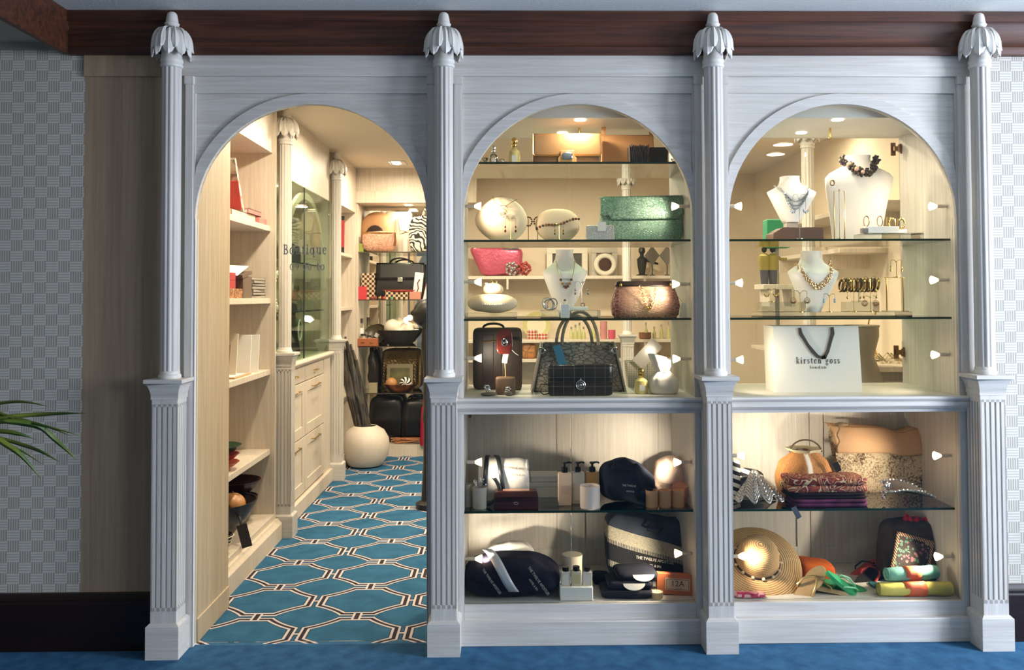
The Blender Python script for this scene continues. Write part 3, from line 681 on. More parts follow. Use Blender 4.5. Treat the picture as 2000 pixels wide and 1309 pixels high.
# fan of dark cards, box
darkcard = plain('dark_brown_card', '#32261e', .5)
for k in range(10):
    u = 1230 + k * 3.6
    t = T('leather_card_wallet', ['first', 'second', 'third', 'fourth', 'fifth', 'sixth', 'seventh', 'eighth', 'ninth', 'tenth'][k] + ' thin dark wallet from the left in the upright fan on the top shelf', 'wallet', on(u, .17, z), -.05 + .02 * (k % 3), 'upright dark wallets on the top shelf')
    hh = .088 + .006 * ((k * 7) % 4) / 3
    G().rect([(.0028, .035, 0), (.0034, .04, hh * .5), (.0018, .036, hh)]).o('sleeve', darkcard, t, bev=.001)
    t.rotation_euler = (0, -.05 + .012 * k, 0)
t, w, h = lab('gift_box', 'dark brown lidded box at the right end of the top glass shelf', 'box', 1268, 1302, 290, .2, z)
G().cbox(w, .07, h * .6).o('base', darkcard, t, bev=.002); G().cbox(w * 1.03, .073, h * .42, (0, 0, h * .58)).o('lid', darkcard, t, bev=.002)
# -- second shelf: pebble shaped displays
z = ZA[1]
def pebble(u0, u1, vt, Y, z, label, poly, d):
    t, w, h = lab('display_pebble', label, 'jewellery display', u0, u1, vt, Y, z)
    def f(p):
        a = math.atan2(p[2], p[0]); return p
    n = len(poly); g = G(); NN = 48
    def rad(th):
        k = th / (2 * pi) * n; i = int(k) % n; f_ = k - int(k); f_ = f_ * f_ * (3 - 2 * f_); return poly[i] * (1 - f_) + poly[(i + 1) % n] * f_
    rings = []
    for i in range(13):
        a = -pi / 2 + pi * i / 12; ca, sa = max(cos(a), 1e-3) ** .6, sin(a)
        rings.append([(rad(2 * pi * k / NN) * ca * cos(2 * pi * k / NN) * w / 2, d / 2 * sa, rad(2 * pi * k / NN) * ca * sin(2 * pi * k / NN) * h / 2 + h / 2) for k in range(NN)])
    g.loft(rings); 
    mz = min(p[2] for p in g.v); xz = max(p[2] for p in g.v); mx = min(p[0] for p in g.v); xx = max(p[0] for p in g.v)
    g.map(lambda p: ((p[0] - (mx + xx) / 2) * w / (xx - mx), p[1], max(0.0, (p[2] - mz) * (h + .004) / (xz - mz) - .004)))
    g.o('pebble_form', cream, t, sub=0, ang=80)
    return t, w, h
t, w, h = pebble(928, 1030, 383, .2, z, 'large angular cream display form with fine necklace on the second shelf', [1, .98, 1.05, .95, 1.0, .92, .95, 1.0], .09)
G().tube([(-.04, -.052, h * .97), (-.03, -.055, h * .85), (0.012, -.058, h * .72), (.05, -.055, h * .84), (.075, -.05, h * .9)], .0012, 5).o('necklace_chain', bronze, t)
g = G()
for r, c in ((.021, .67), (.016, .62), (.011, .56)): g.tube([(p[0] + .010, -.062, p[1] + h * c) for p in ring_pts(r, 18)], .0013, 5, True)
g.o('pendant_rings', bronze, t)
t, w, h = pebble(1045, 1133, 408, .22, z, 'smaller egg-shaped cream display form wearing a gem bracelet on the second shelf', [1, 1.0, .92, 1.0, 1.0, .97, .95, .97], .085)
cols = [plain('gem_brown', '#6b4a34', .15), plain('gem_red', '#8a4038', .15), plain('gem_olive', '#56533a', .15), plain('gem_amber', '#a07a4a', .15)]
br = None
for k in range(15):
    s = k / 14; x = (s - .5) * w * .93; zz = h * (.40 + .26 * s) + .006 * sin(s * 9); yy = -.0435 * sqrt(max(0, 1 - (2 * s - 1) ** 2 * .85)) - .004
    G().ell((x, yy, zz), (.0062, .004, .0058 if k % 3 else .0075), 8, 5, .8, .8).o('gem', cols[k % 4], t, smooth=False)
gem_w = silver
def tstand(u, Y, z, h, label, metal=gold, arm=.022, drops='drop', base=None, stone_=None, group=None, name='earring_stand'):
    t = T(name, label, 'earrings', on(u, Y, z), 0, group)
    b = metal if base is None else base
    G().lathe([(.016, 0), (.016, .003), (.003, .004)], 16).o('base', b, t)
    g = G().tube([(0, 0, .003), (0, 0, h * .92)], .0014, 6)
    for s in (-1, 1): g.tube([(0, 0, h * .85), (s * arm * .3, 0, h * .98), (s * arm * .75, 0, h), (s * arm, 0, h * .95)], .0012, 6)
    g.o('stem', metal, t)
    for s in (-1, 1):
        x = s * arm; g = G()
        if drops == 'drop':
            g.tube([(x, 0, h * .95), (x, 0, h * .62)], .0009, 5); g.ell((x, 0, h * .60), (.004, .003, .006), 8, 6); g.ell((x, 0, h * .42), (.005, .004, .007), 8, 6); g.tube([(x, 0, h * .6), (x, 0, h * .42)], .0008, 5)
        elif drops == 'hoop':
            for r in (.013, .009, .005): g.tube([(x + p[0], 0, h * .55 + p[1] - (.013 - r) * .5) for p in ring_pts(r, 16)], .0011, 5, True)
            g.tube([(x, 0, h * .95), (x, 0, h * .55 + .013)], .0008, 5)
            for q in range(7):
                a = pi + pi * (q + .5) / 7; g.ell((x + .015 * cos(a), 0, h * .55 + .0155 * sin(a)), (.0018, .0018, .0022), 6, 4)
        elif drops == 'leaf':
            for q in range(5):
                a = -pi / 2 + (q - 2) * .62; g.ell((x + .012 * cos(a), 0, h * .66 + .012 * sin(a)), (.0034, .0018, .0075), 8, 5)
            g.tube([(x, 0, h * .95), (x, 0, h * .66)], .001, 5)
        elif drops == 'gem':
            g.tube([(x, 0, h * .95), (x, 0, h * .75)], .0009, 5); g.ell((x, 0, h * .70), (.005, .004, .006), 8, 6); g.ell((x, 0, h * .58), (.006, .004, .007), 8, 6)
        e = g.o('earring', stone_ or metal, t)
    return t
tstand(997, .11, z, .105, 'gold earring stand with red drop earrings before the large display form', gold, .024, 'drop', None, plain('red_gold', '#b0643f', .25, .8))
tstand(1092, .10, z, .075, 'gold earring stand before the egg-shaped display form', gold, .02, 'drop')
for k, u in enumerate((1032, 1050, 1068)):
    t = T('bead_bracelet', ['left', 'middle', 'right'][k] + ' dark bead bracelet hanging behind the egg-shaped display form', 'bracelet', on(u, .44, z))
    G().cbox(.02, .02, .004).tube([(0, 0, 0), (0, 0, .13)], .002, 6).o('stand', bronze, t)
    for q in range(12):
        a = 2 * pi * q / 12; G().ell((.018 * cos(a), -.01, .115 + .022 * sin(a)), (.005, .005, .005), 8, 5).o('bead', cols[q % 3], t)
t, w, h = lab('card_holder', 'textured silver box with white card leaning on it, left of the green clutch', 'box', 1144, 1199, 441, .16, z)
m = Mat('hammered_silver', '#cfcac2', .3, .6); e = m.voro(150); m.bump(e, .8, .003); hs = m.m
G().rect([(w / 2, .03, 0), (w / 2, .03, .004), (w / 2 * .97, .022, h)]).o('box', hs, t, bev=.002)
G().box(-.012, .026, -.028, -.0255, h * .62, h * 1.22).o('card', paper, t); t['label'] = 'textured silver box with small white card, left of the green clutch'
green = croc('green_crocodile', '#86a390', '#5f8272', 62, .28, (1, 1, 1.5), '#44604f')
t, w, h = lab('clutch_bag', 'large green crocodile clutch with folded flap on the second shelf', 'handbag', 1172, 1331, 387, .24, z)
gr = G().rect([(w / 2 * .97, .035, 0), (w / 2, .045, h * .25), (w / 2 * .99, .035, h * .7), (w / 2 * .95, .02, h)])
gr.o('body', green, t, bev=.01)
def fl(a, b):
    lo = h * (.58 + .0 * a) - (.10 * h if .1 < a < .95 else 0)
    zz = h * 1.0 + (lo - h) * b + h * .03 * a
    x = (a - .5) * w * (1.0 + .02 * b)
    return (x, -.036 - .014 * sin(b * pi * .6), zz)
g = G().grid(fl, 30, 10); g.grid(lambda a, b: ((a - .5) * w, -.036 + .06 * b, h * (1 + .03 * a)), 30, 3); g.o('flap', green, t, solid=.006)
# -- third shelf
z = ZA[2]
def acrylic(u0, u1, vt, Y, d, z, label, name='acrylic_block'):
    t, w, h = lab(name, label, 'display stand', u0, u1, vt, Y, z)
    g = G().cbox(w, d, h)
    g.o('block', ACR, t, bev=.002, smooth=False); return z + h
def stone(u0, u1, vt, Y, z, label, d, seed, mat=None, name='display_stone', cat='stone'):
    t, w, h = lab(name, label, cat, u0, u1, vt, Y, z)
    G().ell((0, 0, h / 2), (w / 2, d / 2, h / 2), 28, 14, .9, .95).wob(.004, 14, seed).map(lambda p: (p[0], p[1], max(p[2], 0))).o('stone', mat or cream, t, ang=80); return t, w, h
zb = acrylic(911, 1010, 611, .2, .12, z, 'clear acrylic block under the cream stones')
t, w, h = stone(913, 1011, 574, .2, zb, 'large flat cream display stone with pearl bracelet on acrylic block', .15, 2.2)
for k in range(23):
    a = pi + pi * (k + .5) / 23; zz = h * .63 - .018 * sin(a - pi)
    G().ell((w * .36 * cos(a), -.002 + .085 * sin(a) * .92, zz), (.0042, .0042, .0042), 8, 6).o('pearl', bustw, t)
t, w, h = stone(943, 983, 553, .2, zb + .083, 'small cream stone balanced on the large flat stone, two rings on it', .075, 5.1)
for s in (-.008, .012): G().tube([(s + p[0], 0, h + .006 + p[1]) for p in ring_pts(.0065, 14)], .0012, 6, True).o('ring', gold, t)
def bust(u0, u1, vt, Y, z, label, neck_u=None, tall=0, lean=0, base=False, rz=0):
    t, w, h = lab('jewellery_bust', label, 'jewellery bust', u0, u1, vt, Y, z, rz)
    # rings from the base up: width, depth, y shift
    nk = .19 if not tall else .17
    P = [(.00, .15, .12, .02), (.06, .19, .12, .02), (.30, .33, .13, .01), (.50, .44, .14, 0), (.60, .49, .15, .0), (.645, .505, .14, .005), (.665, .49, .13, .01), (.74, .35, .13, .02), (.80, .25, .12, .025), (.87, nk + .02, .11, .03), (.96, nk, .105, .03), (1.0, nk + .01, .11, .028)]
    if tall: P = [(.00, .36, .06, .05), (.2, .39, .07, .045), (.45, .44, .09, .035), (.64, .49, .11, .02), (.74, .50, .12, .01), (.79, .44, .12, .01), (.84, .32, .11, .015), (.89, nk + .03, .10, .02), (.96, nk, .09, .02), (1.0, nk + .01, .095, .02)]
    rings = []
    for a, ww, dd_, ys in P:
        rings.append([(w * ww * math.copysign(abs(cos(q)) ** .8, cos(q)), ys + lean * a * h + dd_ * .42 * math.copysign(abs(sin(q)) ** .9, sin(q)), a * h) for q in [2 * pi * k / 28 for k in range(28)]])
    G().loft(rings).o('bust_form', bustw, t, ang=60)
    return t, w, h, (P, lean)
def skin_y(PL, w, h, x, z):                # front surface of a bust at x, z
    P, lean = PL; a = min(max(z / h, 0), 1)
    for i in range(len(P) - 1):
        if P[i][0] <= a <= P[i + 1][0]: break
    f_ = (a - P[i][0]) / (P[i + 1][0] - P[i][0]); ww, dd_, ys = [P[i][q] + (P[i + 1][q] - P[i][q]) * f_ for q in (1, 2, 3)]
    c_ = min(1.0, abs(x) / (w * ww)) ** 1.25
    return ys + lean * a * h - dd_ * .42 * max(0.0, 1 - c_ * c_) ** .45
t, w, h, P = bust(1060, 1148, 488, .27, z + .02, 'white leatherette neck bust wearing a gem necklace on the third shelf')
G().cbox(.06, .06, .022, (0, .02, -.02)).o('foot', bustw, t)
def collar_pts(w, h, zt, zb, n=26, P=None, wx=.33, off=.004):
    out = []
    for k in range(n + 1):
        s = k / n * 2 - 1; x = s * w * wx * (1 - .12 * abs(s) ** 3); z = zb + (zt - zb) * abs(s) ** 1.7
        out.append((x, skin_y(P, w, h, x, z) - off, z))
    return out
pts = collar_pts(w, h, h * .86, h * .40, P=P, wx=.25); G().tube(pts, .0012, 5).o('necklace_chain', gold, t)
for k in range(7):
    p = pts[7 + k * 2]; G().ell((p[0], p[1] - .004, p[2]), (.007, .004, .006), 8, 5, .6, .6).o('gem', cols[(k * 3) % 4], t, smooth=False)
zb = acrylic(1056, 1170, 606, .17, .14, z, 'long low clear acrylic stage holding rings before the white bust')
for k, (u0, u1, v0, tt) in enumerate(((1060, 1080, 562, .5), (1066, 1091, 575, -.5), (1062, 1084, 584, .2))):
    t = T('bangle', ['upper', 'middle', 'lower'][k] + ' silver bangle in the heap left of the white bust', 'bangle', on((u0 + u1) / 2, .15 + .012 * k, zb), tt); r = .028 - .002 * k
    G().tube([(p[0], p[1] * .25, r + .003 + p[1]) for p in ring_pts(r, 28)], .0028, 8, True).o('band', silver, t)
    for q in range(5): G().ell((r * cos(q * 1.25), r * sin(q * 1.25) * .25 - .003, r + .003 + r * sin(q * 1.25)), (.004, .003, .004), 6, 4).o('stone', CRY, t)
t, w, h = lab('ring_cube', 'white ring cube holding a gem ring in front of the bust', 'ring display', 1095, 1112, 594, .11, z + .001)
G().cbox(w, w, h).o('cube', paper, t, bev=.002); G().tube([(p[0], 0, h + .008 + p[1]) for p in ring_pts(.009, 16)], .0014, 6, True).o('ring', gold, t); G().ell((0, 0, h + .018), (.006, .005, .005), 8, 6).o('gem', cols[2], t)
t, w, h = lab('ring_cube', 'white ring slab with dark ring on the acrylic stage', 'ring display', 1112, 1148, 595, .18, zb)
G().cbox(w, .03, .016).o('cube', paper, t, bev=.002); G().tube([(.02 + p[0], 0, .024 + p[1]) for p in ring_pts(.009, 16)], .0018, 6, True).o('ring', black, t)
tstand(1136, .2, zb, .135, 'tall silver earring stand right of the white bust on third shelf', silver, .03, 'gem')
m = Mat('pink_brown_crocodile', '#a8786a', .25); x, y, zz_ = m.xyz(); e = m.ramp(m.voro(48, 'DISTANCE_TO_EDGE', m.coord((.7, 1, 1.7))), 0, .12)
side = m.ramp(x.abs(), .06, .14); c = m.mix(side, '#c9a58a', '#8c4d44'); c = m.mix(m.ramp(zz_, .03, .0), c, '#7a4a40'); m.color(m.mix(e, m.mix(side, '#a8846c', '#c09080'), c)); m.bump(e, .5, .002); pcroc = m.m
t, w, h = lab('handbag', 'pink and brown crocodile frame bag with chain on the third shelf', 'handbag', 1193, 1327, 558, .22, z)
g = G(); rings = []
for a, ww, dd_ in ((0, .90, .075), (.08, .96, .10), (.35, 1.0, .115), (.6, .96, .095), (.85, .88, .055), (1, .84, .03)):
    rings.append([(w / 2 * ww * math.copysign(abs(cos(q)) ** .35, cos(q)), dd_ / 2 * math.copysign(abs(sin(q)) ** .5, sin(q)), a * h) for q in [2 * pi * k / 40 for k in range(40)]])
g.loft(rings).o('body', pcroc, t)
dk = plain('dark_brown_leather', '#2c1a15', .35)
G().rect([(w * .43, .02, h * .97), (w * .435, .022, h * 1.0), (w * .41, .012, h * 1.12), (w * .395, .01, h * 1.14)]).o('frame', dk, t, bev=.004)
for s in (-1, 1): G().ell((s * w * .36, -.024, h * 1.02), (.006, .006, .012), 10, 6).o('frame_clip', gold, t)
cp = [(-.03 + .006 * k, -.062 - .004 * (k % 2), h * (.98 - .72 * sin(pi * k / 12))) for k in range(13)]
g = G()
for k in range(24):
    s = k / 24 * 12; i = int(s); f_ = s - i; p = Vector(cp[i]).lerp(Vector(cp[min(12, i + 1)]), f_)
    g.tube([(p[0] + .0 + q[0], p[1] + (q[1] * .4 if k % 2 else 0), p[2] + q[1]) for q in ring_pts(.0055, 8)], .0012, 5, True)
g.o('chain', gold, t)
t, w, h = lab('price_tag', 'white paper price tag hanging beside the pink crocodile bag', 'tag', 1327, 1342, 593, .19, z)
G().cbox(w, .0015, h).o('tag_card', paper, t, rot=(0, .12, 0)); G().tube([(-.02, .01, h * 1.5), (-.008, 0, h * 1.2), (0, 0, h)], .0008, 5).o('string', dk, t)
# -- counter
z = ZC
m = Mat('dark_espresso_leather', '#35281f', .4); m.bump(m.noise(160, 2), .2); esp = m.m
t, w, h = lab('leather_backpack', 'dark brown leather case at the back left of the counter', 'bag', 924, 1020, 640, .40, z)
pill(w, .12, h, .16, .2).o('body', esp, t, ang=60)
G().box(-w * .30, -w * .08, -.062, -.058, h * .1, h * .9).o('front_panel', dk, t, bev=.002); G().tube([(-w * .35, -.064, h * .78), (w * .42, -.064, h * .8)], .003, 6).o('zip', bronze, t)
pill(w * .42, .05, h * .82, .2, .3).map(lambda p: (p[0] + w * .28, p[1] - .075, p[2])).o('front_pocket', esp, t)
G().tube(arc_pts((-.02, h), .05, .02, 0, 180), .006, 8).o('handle', esp, t)
t, w, h = lab('pendant_display', 'red brown glass pendant clipped on a stick in wooden block', 'jewellery display', 968, 1007, 736, .14, z)
pill(w, .07, h, .2, .3).o('block', plain('walnut_block', '#6a503a', .6, var=.2), t)
zt = at(985, 643, .14)[2] - z; zm = at(985, 692, .14)[2] - z
G().tube([(0, -.0, h), (-.003, -.0, zm)], .0025, 6).o('stick', tan, t)
rg = clear('red_brown_glass', '#8f4436', .2)
pp = pill(.074, .014, zt - zm, .5, .4).map(lambda p: (p[0] - .004, p[1] - .006, p[2] + zm)).o('pendant', plain('oxblood_lacquer', '#5e241d', .15), t)
G().tube([(-.004 + p[0] * .7, -.016, zm + .055 + p[1]) for p in ring_pts(.016, 9)], .004, 6, True).o('flower_setting', silver, pp)
G().ell((-.004, -.018, zm + .055), (.006, .005, .007), 8, 6).o('gem', CRY, pp)
G().box(-.022, .002, -.009, -.007, zm - .05, zm + .008).o('tag_card', paper, t, rot=(0, .18, 0)).location = (-.02, 0, .01)
G().tube([(.03, -.01, zm + .02), (.045, -.012, zm + .005), (.06, -.012, zm - .005)], .0012, 5).o('string', paper, t)
t, w, h = stone(938, 971, 766, .08, z, 'flat dark pebble with silver flower ring at the counter front', .05, 3.3, plain('dark_pebble', '#6d5f50', .5))
G().tube([(-.005 + p[0], 0, h + .010 + p[1]) for p in ring_pts(.010, 18)], .002, 6, True).o('ring', silver, t)
for q in range(6): G().ell((-.008 + .009 * cos(q * 1.05), -.004, h + .022 + .009 * sin(q * 1.05)), (.006, .003, .0045), 8, 5).o('petal', silver, t)
t, w, h = stone(984, 1001, 763, .08, z, 'tiny dark pebble with silver starfish ring on the counter', .03, 8.3, MT['dark_pebble'])
for q in range(5): G().ell((.008 * cos(q * 1.257), -.004, h + .008 + .008 * sin(q * 1.257)), (.007 if q % 2 else .005, .003, .004), 8, 5).o('petal', silver, t)
gcroc = croc('grey_crocodile', '#a89f92', '#7d7367', 52, .2, (.6, 1, 1.3), '#4a423a')
t, w, h = lab('handbag', 'large grey crocodile tote with twin handles on the counter', 'handbag', 1040, 1216, 668, .30, z)
G().rect([(w * .49, .075, 0), (w * .475, .08, h * .15), (w * .40, .05, h * .8), (w * .38, .035, h)]).o('body', gcroc, t, bev=.008)
for s in (-1, 1):
    G().loft([[(s * w * (.49 - .11 * a) + s * .004, y - .03, a * h) for y in (-.06 + .03 * a, .10 - .03 * a)] + [(s * w * (.495 - .11 * a) + s * .010, y - .03, a * h) for y in (.10 - .03 * a, -.06 + .03 * a)] for a in (0, .3, .6, 1)]).o('side_gusset', plain('silver_edge_leather', '#a8a094', .3, .3), t)
    b = G().cbox(.034, .02, .03, (s * w * .38, -.05, h * .78)).o('strap_end', gcroc, t, bev=.003); G().tube([(s * w * .40 + p[0], -.064, h * .84 + p[1]) for p in ring_pts(.014, 12)], .003, 6, True).o('buckle', silver, t)
hm = plain('smoky_handle_leather', '#a3957f', .25)
for y, dx, hh in ((-.04, .01, .158), (.035, -.012, .14)):
    G().tube([(dx + p[0], y, p[2]) for p in arc_pts((0, h * .95), w * .20, hh, 0, 180, 18)], .008, 10).o('handle', hm, t)
G().box(-.02, .02, -.085, -.083, -.10, 0).o('tag_card', plain('blue_tag', '#3f7fa0', .5), t, (-w * .24, .012, h * .95), (0, -.3, 0))
bcroc = croc('black_patent_crocodile', '#2b2722', '#1d1a17', 30, .12, (1, 1, 1), '#0c0b0a')
m = Mat('black_panelled_patent', '#24211d', .14); x, y, zz_ = m.xyz(); gx = ((x + .5) / .047).frac(); gz = (zz_ / .042).frac()
ln = gx.lt(.05).max(gz.lt(.06)); m.color(m.mix(ln, m.mix(m.ramp(m.noise(8, 2), .3, .7), '#1c1916', '#3a352e'), '#6b6456')); m.bump(ln * -1 + m.noise(60, 2) * .3, .4, .002); patent = m.m
t, w, h = lab('clutch_bag', 'black patent crocodile wallet with round clasp at the counter front', 'handbag', 1070, 1196, 712, .08, z)
pill(w, .05, h, .16, .1).o('body', patent, t, ang=60)
G().grid(lambda a, b: ((a - .5) * w, -.0265 - .003 * sin(b * pi), h * (1 - .57 * b)), 12, 8).o('flap', patent, t, solid=.004)
c = G().tube([(p[0], -.034, h * .40 + p[1]) for p in ring_pts(.020, 22)], .0022, 6, True); c.tube([(p[0], -.034, h * .40 + p[1]) for p in ring_pts(.013, 20)], .0016, 6, True); c.lathe([(.007, 0), (.007, .006)], 14).map(lambda p: p)
c = G().tube([(p[0], -.034, h * .36 + p[1]) for p in ring_pts(.020, 22)], .0022, 6, True).o('clasp_ring', silver, t); G().tube([(p[0], -.034, h * .36 + p[1]) for p in ring_pts(.0125, 20)], .0016, 6, True).o('clasp_ring', silver, t)
G().ell((0, -.035, h * .36), (.007, .004, .007), 12, 8).o('turn_lock', silver, t); G().prism([(-.006, h * .36 + .022), (.006, h * .36 + .022), (0, h * .36 + .034)], -.036, -.032).o('clasp_tip', silver, t)
G().tube([(-w / 2, .0, .05), (-w / 2 - .03, 0, .052), (-w / 2 - .045, -.01, .025), (-w / 2 - .02, -.01, .006), (-w / 2 + .01, 0, .01)], .008, 8, flat=.4).o('wrist_strap', dk, t)
perfume(1240, 1265, 719, .14, z, 'yellow perfume bottle with gold stopper standing on the counter')
m = Mat('white_organza', '#e9e0d4', .8); m.bump(m.noise(90, 2), .2); organ = m.m
t, w, h = lab('drawstring_pouch', 'white drawstring pouch beside the yellow perfume on the counter', 'pouch', 1268, 1325, 699, .13, z)
def pp(a, b):
    th = 2 * pi * a; pr = [(0, .80), (.05, .96), (.25, 1.0), (.42, .9), (.55, .60), (.62, .42), (.72, .52), (.85, .66), (1, .70)]
    for q in range(len(pr) - 1):
        if pr[q][0] <= b <= pr[q + 1][0]:
            f_ = (b - pr[q][0]) / (pr[q + 1][0] - pr[q][0]); r = pr[q][1] + (pr[q + 1][1] - pr[q][1]) * f_; break
    r *= w / 2 * (1 + (.05 + .12 * max(0, b - .5)) * sin(th * 9) * min(1, b * 3)); sx = -.022 * max(0, b - .55) * 2
    return (sx + r * math.copysign(abs(cos(th)) ** .7, cos(th)), r * .62 * math.copysign(abs(sin(th)) ** .7, sin(th)), h * b * (1 + (.14 * cos(th + 2.6) if b > .75 else 0)))
G().grid(pp, 54, 24, cu=True).o('pouch_cloth', organ, t, solid=.0015)
G().tube([(-.0 + p[0] * 1.0, p[1] * .7, h * .61) for p in ring_pts(w * .22, 16)] , .003, 6, True).o('drawstring', paper, t)
t, w, h = lab('greeting_card', 'white card tilted on a clear stand behind the white pouch', 'card', 1233, 1297, 662, .38, z)
G().box(-.035, .035, -.002, .002, -.075, .075).o('card', plain('translucent_card', '#cfc9bb', .2), t, (0, 0, .17), (0, .75, 0)); G().box(-.03, .03, -.0, .05, 0, .004).box(-.004, .004, .004, .01, 0, .16).o('stand', ACR, t)
m = Mat('white_wicker', '#d6cfbf', .7); x, y, zz_ = m.xyz(); wl = ((x * 90).frac() - .5).abs().lt(.3).max(((zz_ * 90).frac() - .5).abs().lt(.25)); m.color(m.mix(wl, '#a39a86', '#ddd6c6')); m.bump(wl, .6, .003)
t, w, h = lab('wicker_basket', 'white wicker basket behind the counter perfume bottle', 'basket', 1222, 1302, 706, .46, z)
G().rect([(w / 2 * .92, .035, 0), (w / 2, .04, h)]).o('basket_body', m.m, t); G().tube([(-w / 2, -.04, h), (w / 2, -.04, h), (w / 2, .04, h), (-w / 2, .04, h)], .005, 6, True).o('rim', m.m, t)
# ================================================================== lower half of the middle showcase
def cloth(name, a, b=None, bs=350, strength=.4):
    m = Mat(name, a, .9, spec=.2)
    if b: m.color(m.mix(m.ramp(m.noise(12, 3), .35, .65), a, b))
    m.bump(m.noise(bs, 2), strength, .002); MT[name] = m.m; return m.m
def bundle(name, label, cat, u0, u1, vt, Y, z, mat, d, amp=.012, freq=9, seed=0, e1=.7, e2=.6, part='folded_cloth', folds=True, par=None, shape=None):
    t, w, h = lab(name, label, cat, u0, u1, vt, Y, z)
    g = G().ell((0, 0, h / 2), (w / 2, d / 2, h / 2), 48, 26, e1, e2)
    if shape: g.map(lambda p: shape(p, w, h, d))
    g.wob(amp, freq, seed)
    if folds: g.map(lambda p: Vector(p) * 1 + Vector((0, -1, .4)) * (.006 * sin(p[0] * 70 + p[2] * 45 + 4 * noise.noise(Vector(p) * 9 + Vector((seed, 0, 0))))))
    g.map(lambda p: (p[0], p[1], max(p[2], .001))); g.o(part, mat, t, ang=90); return t, w, h
def roll(par, w, r, mat, name='rolled_cloth', amp=.004, seed=0, spiral=True, taper=1.0, off=(0, 0, 0)):
    def fn(a, b):
        th = 2 * pi * a; x = (b - .5) * w; rr_ = r * (1 + (taper - 1) * b) * (1 - .10 * (abs(2 * b - 1) ** 8))
        return (off[0] + x, off[1] + rr_ * cos(th), off[2] + r + rr_ * sin(th))
    g = G().grid(fn, 36, 22, cu=True).wob(amp, 16, seed)
    for sgn in (-1, 1):
        n = 70; rr_ = r * (taper if sgn > 0 else 1) * .93
        if spiral:
            g.tube([(off[0] + sgn * (w / 2 - .004 + .004 * (k / n)), off[1] + rr_ * (1 - .9 * k / n) * cos(k * .36), off[2] + r + rr_ * (1 - .9 * k / n) * sin(k * .36)) for k in range(n)], r * .10, 6)
        g.lathe([(rr_, 0), (.001, 0.0)], 24).map(lambda p: p)
        s0 = len(g.v) - 48
        g.v[s0:] = [Vector((off[0] + sgn * (w / 2 - .006), off[1] + p[0], off[2] + r + p[1])) for p in g.v[s0:]]
    return g.o(name, mat, par, ang=70)
def candle(u0, u1, vt, Y, z, label, glass, wax, name='jar_candle', fill=.72):
    t, w, h = lab(name, label, 'candle', u0, u1, vt, Y, z); r = w / 2
    G().lathe([(r * .88, 0), (r, .006), (r, h), (r * .93, h), (r * .93, .008), (.001, .008)], 28, cap=False).o('glass_jar', glass, t)
    G().lathe([(r * .9, .008), (r * .92, .01), (r * .92, h * fill), (r * .2, h * fill)], 24).o('wax', wax, t); G().tube([(0, 0, h * fill), (0.001, 0, h * fill + .008)], .001, 5).o('wick', black, t)
    return t, w, h
gls = plain('pale_candle_glass', '#b5aa9e', .2)
z = ZL
pinkglass = plain('frosted_grey_pink_glass', '#b8a69a', .3)
candle(906, 921, 945, .15, z, 'pale jar candle half hidden at the left edge of the lower glass shelf', gls, plain('pink_wax', '#cbb0a2', .5))
t, w, h = candle(923, 951, 951, .12, z, 'grey jar candle with crystal flower cluster on the lower glass shelf', gls, plain('grey_wax', '#aaa196', .6), fill=.8)
for k in range(34):
    a = random.random() * 2 * pi; b = random.random() * 1.35; L = .025 + .022 * random.random()
    d_ = Vector((sin(b) * cos(a), sin(b) * sin(a), cos(b))); c = Vector((0, 0, h * .95))
    G().tube([c, c + d_ * L], .0007, 4).o('stem', silver, t) if k % 3 == 0 else None
    G().ell(c + d_ * L, (.0042, .0042, .0042), 7, 5).o('crystal_bead', CRY if k % 2 else paper, t, smooth=False)
wcl = cloth('white_towelling', '#e9e2d8', None, 260)
t, w, h = lab('rolled_robe', 'white rolled robe tied with black printed ribbon on lower glass shelf', 'robe', 938, 1030, 893, .26, z)
roll(t, w, h / 2, wcl, amp=.007, seed=2, taper=.92)
rib = plain('black_satin_ribbon', '#23262a', .35)
R = h / 2
for x0, k in ((-w * .33, -.02), (-w * .18, .05)):
    g = G().grid(lambda a, b: (x0 + (b - .5) * .02 + k * a, R * 1.07 * cos(pi * (.35 + .95 * a)), R + R * 1.07 * sin(pi * (.35 + .95 * a))), 24, 2); g.o('ribbon', rib, t, solid=.003)
g = G().grid(lambda a, b: (-w * .20 - .03 * a + (b - .5) * .02 + .04 * sin(pi * a), -R * 1.08 - .012, R * 1.3 - a * R * 1.25), 14, 2); g.o('ribbon', rib, t, solid=.003)
def on_roll(par, body, size, x, ang0, R, zc, mat, tilt=0, cond=1):
    g = text_geo(body, size, cond=cond)
    g.map(lambda p: (x + p[0] * cos(tilt) - p[2] * sin(tilt), 0, p[0] * sin(tilt) + p[2] * cos(tilt)))
    g.map(lambda p: (p[0], -R * cos(ang0 + p[2] / R), zc + R * sin(ang0 + p[2] / R))); g.o('lettering', mat, par, smooth=False)
on_roll(t, 'THE TWELVE APOSTLES', .0155, w * .26, .62, R * 1.05, R, ink, -.12, .82); on_roll(t, 'HOTEL & SPA', .013, w * .30, .34, R * 1.05, R, ink, -.12, .85)
mah2 = wood('polished_mahogany', '#4a211a', '#2a120e', 'x', .18, .8)
t, w, h = lab('wooden_box', 'dark polished mahogany box with inlaid lid on the lower shelf', 'box', 965, 1051, 957, .13, z)
G().cbox(w, .075, h * .62).o('base', mah2, t, bev=.002); l = G().rect([(w * .5, .0385, h * .64), (w * .5, .0385, h * .72), (w * .46, .032, h)]).o('lid', mah2, t, bev=.002)
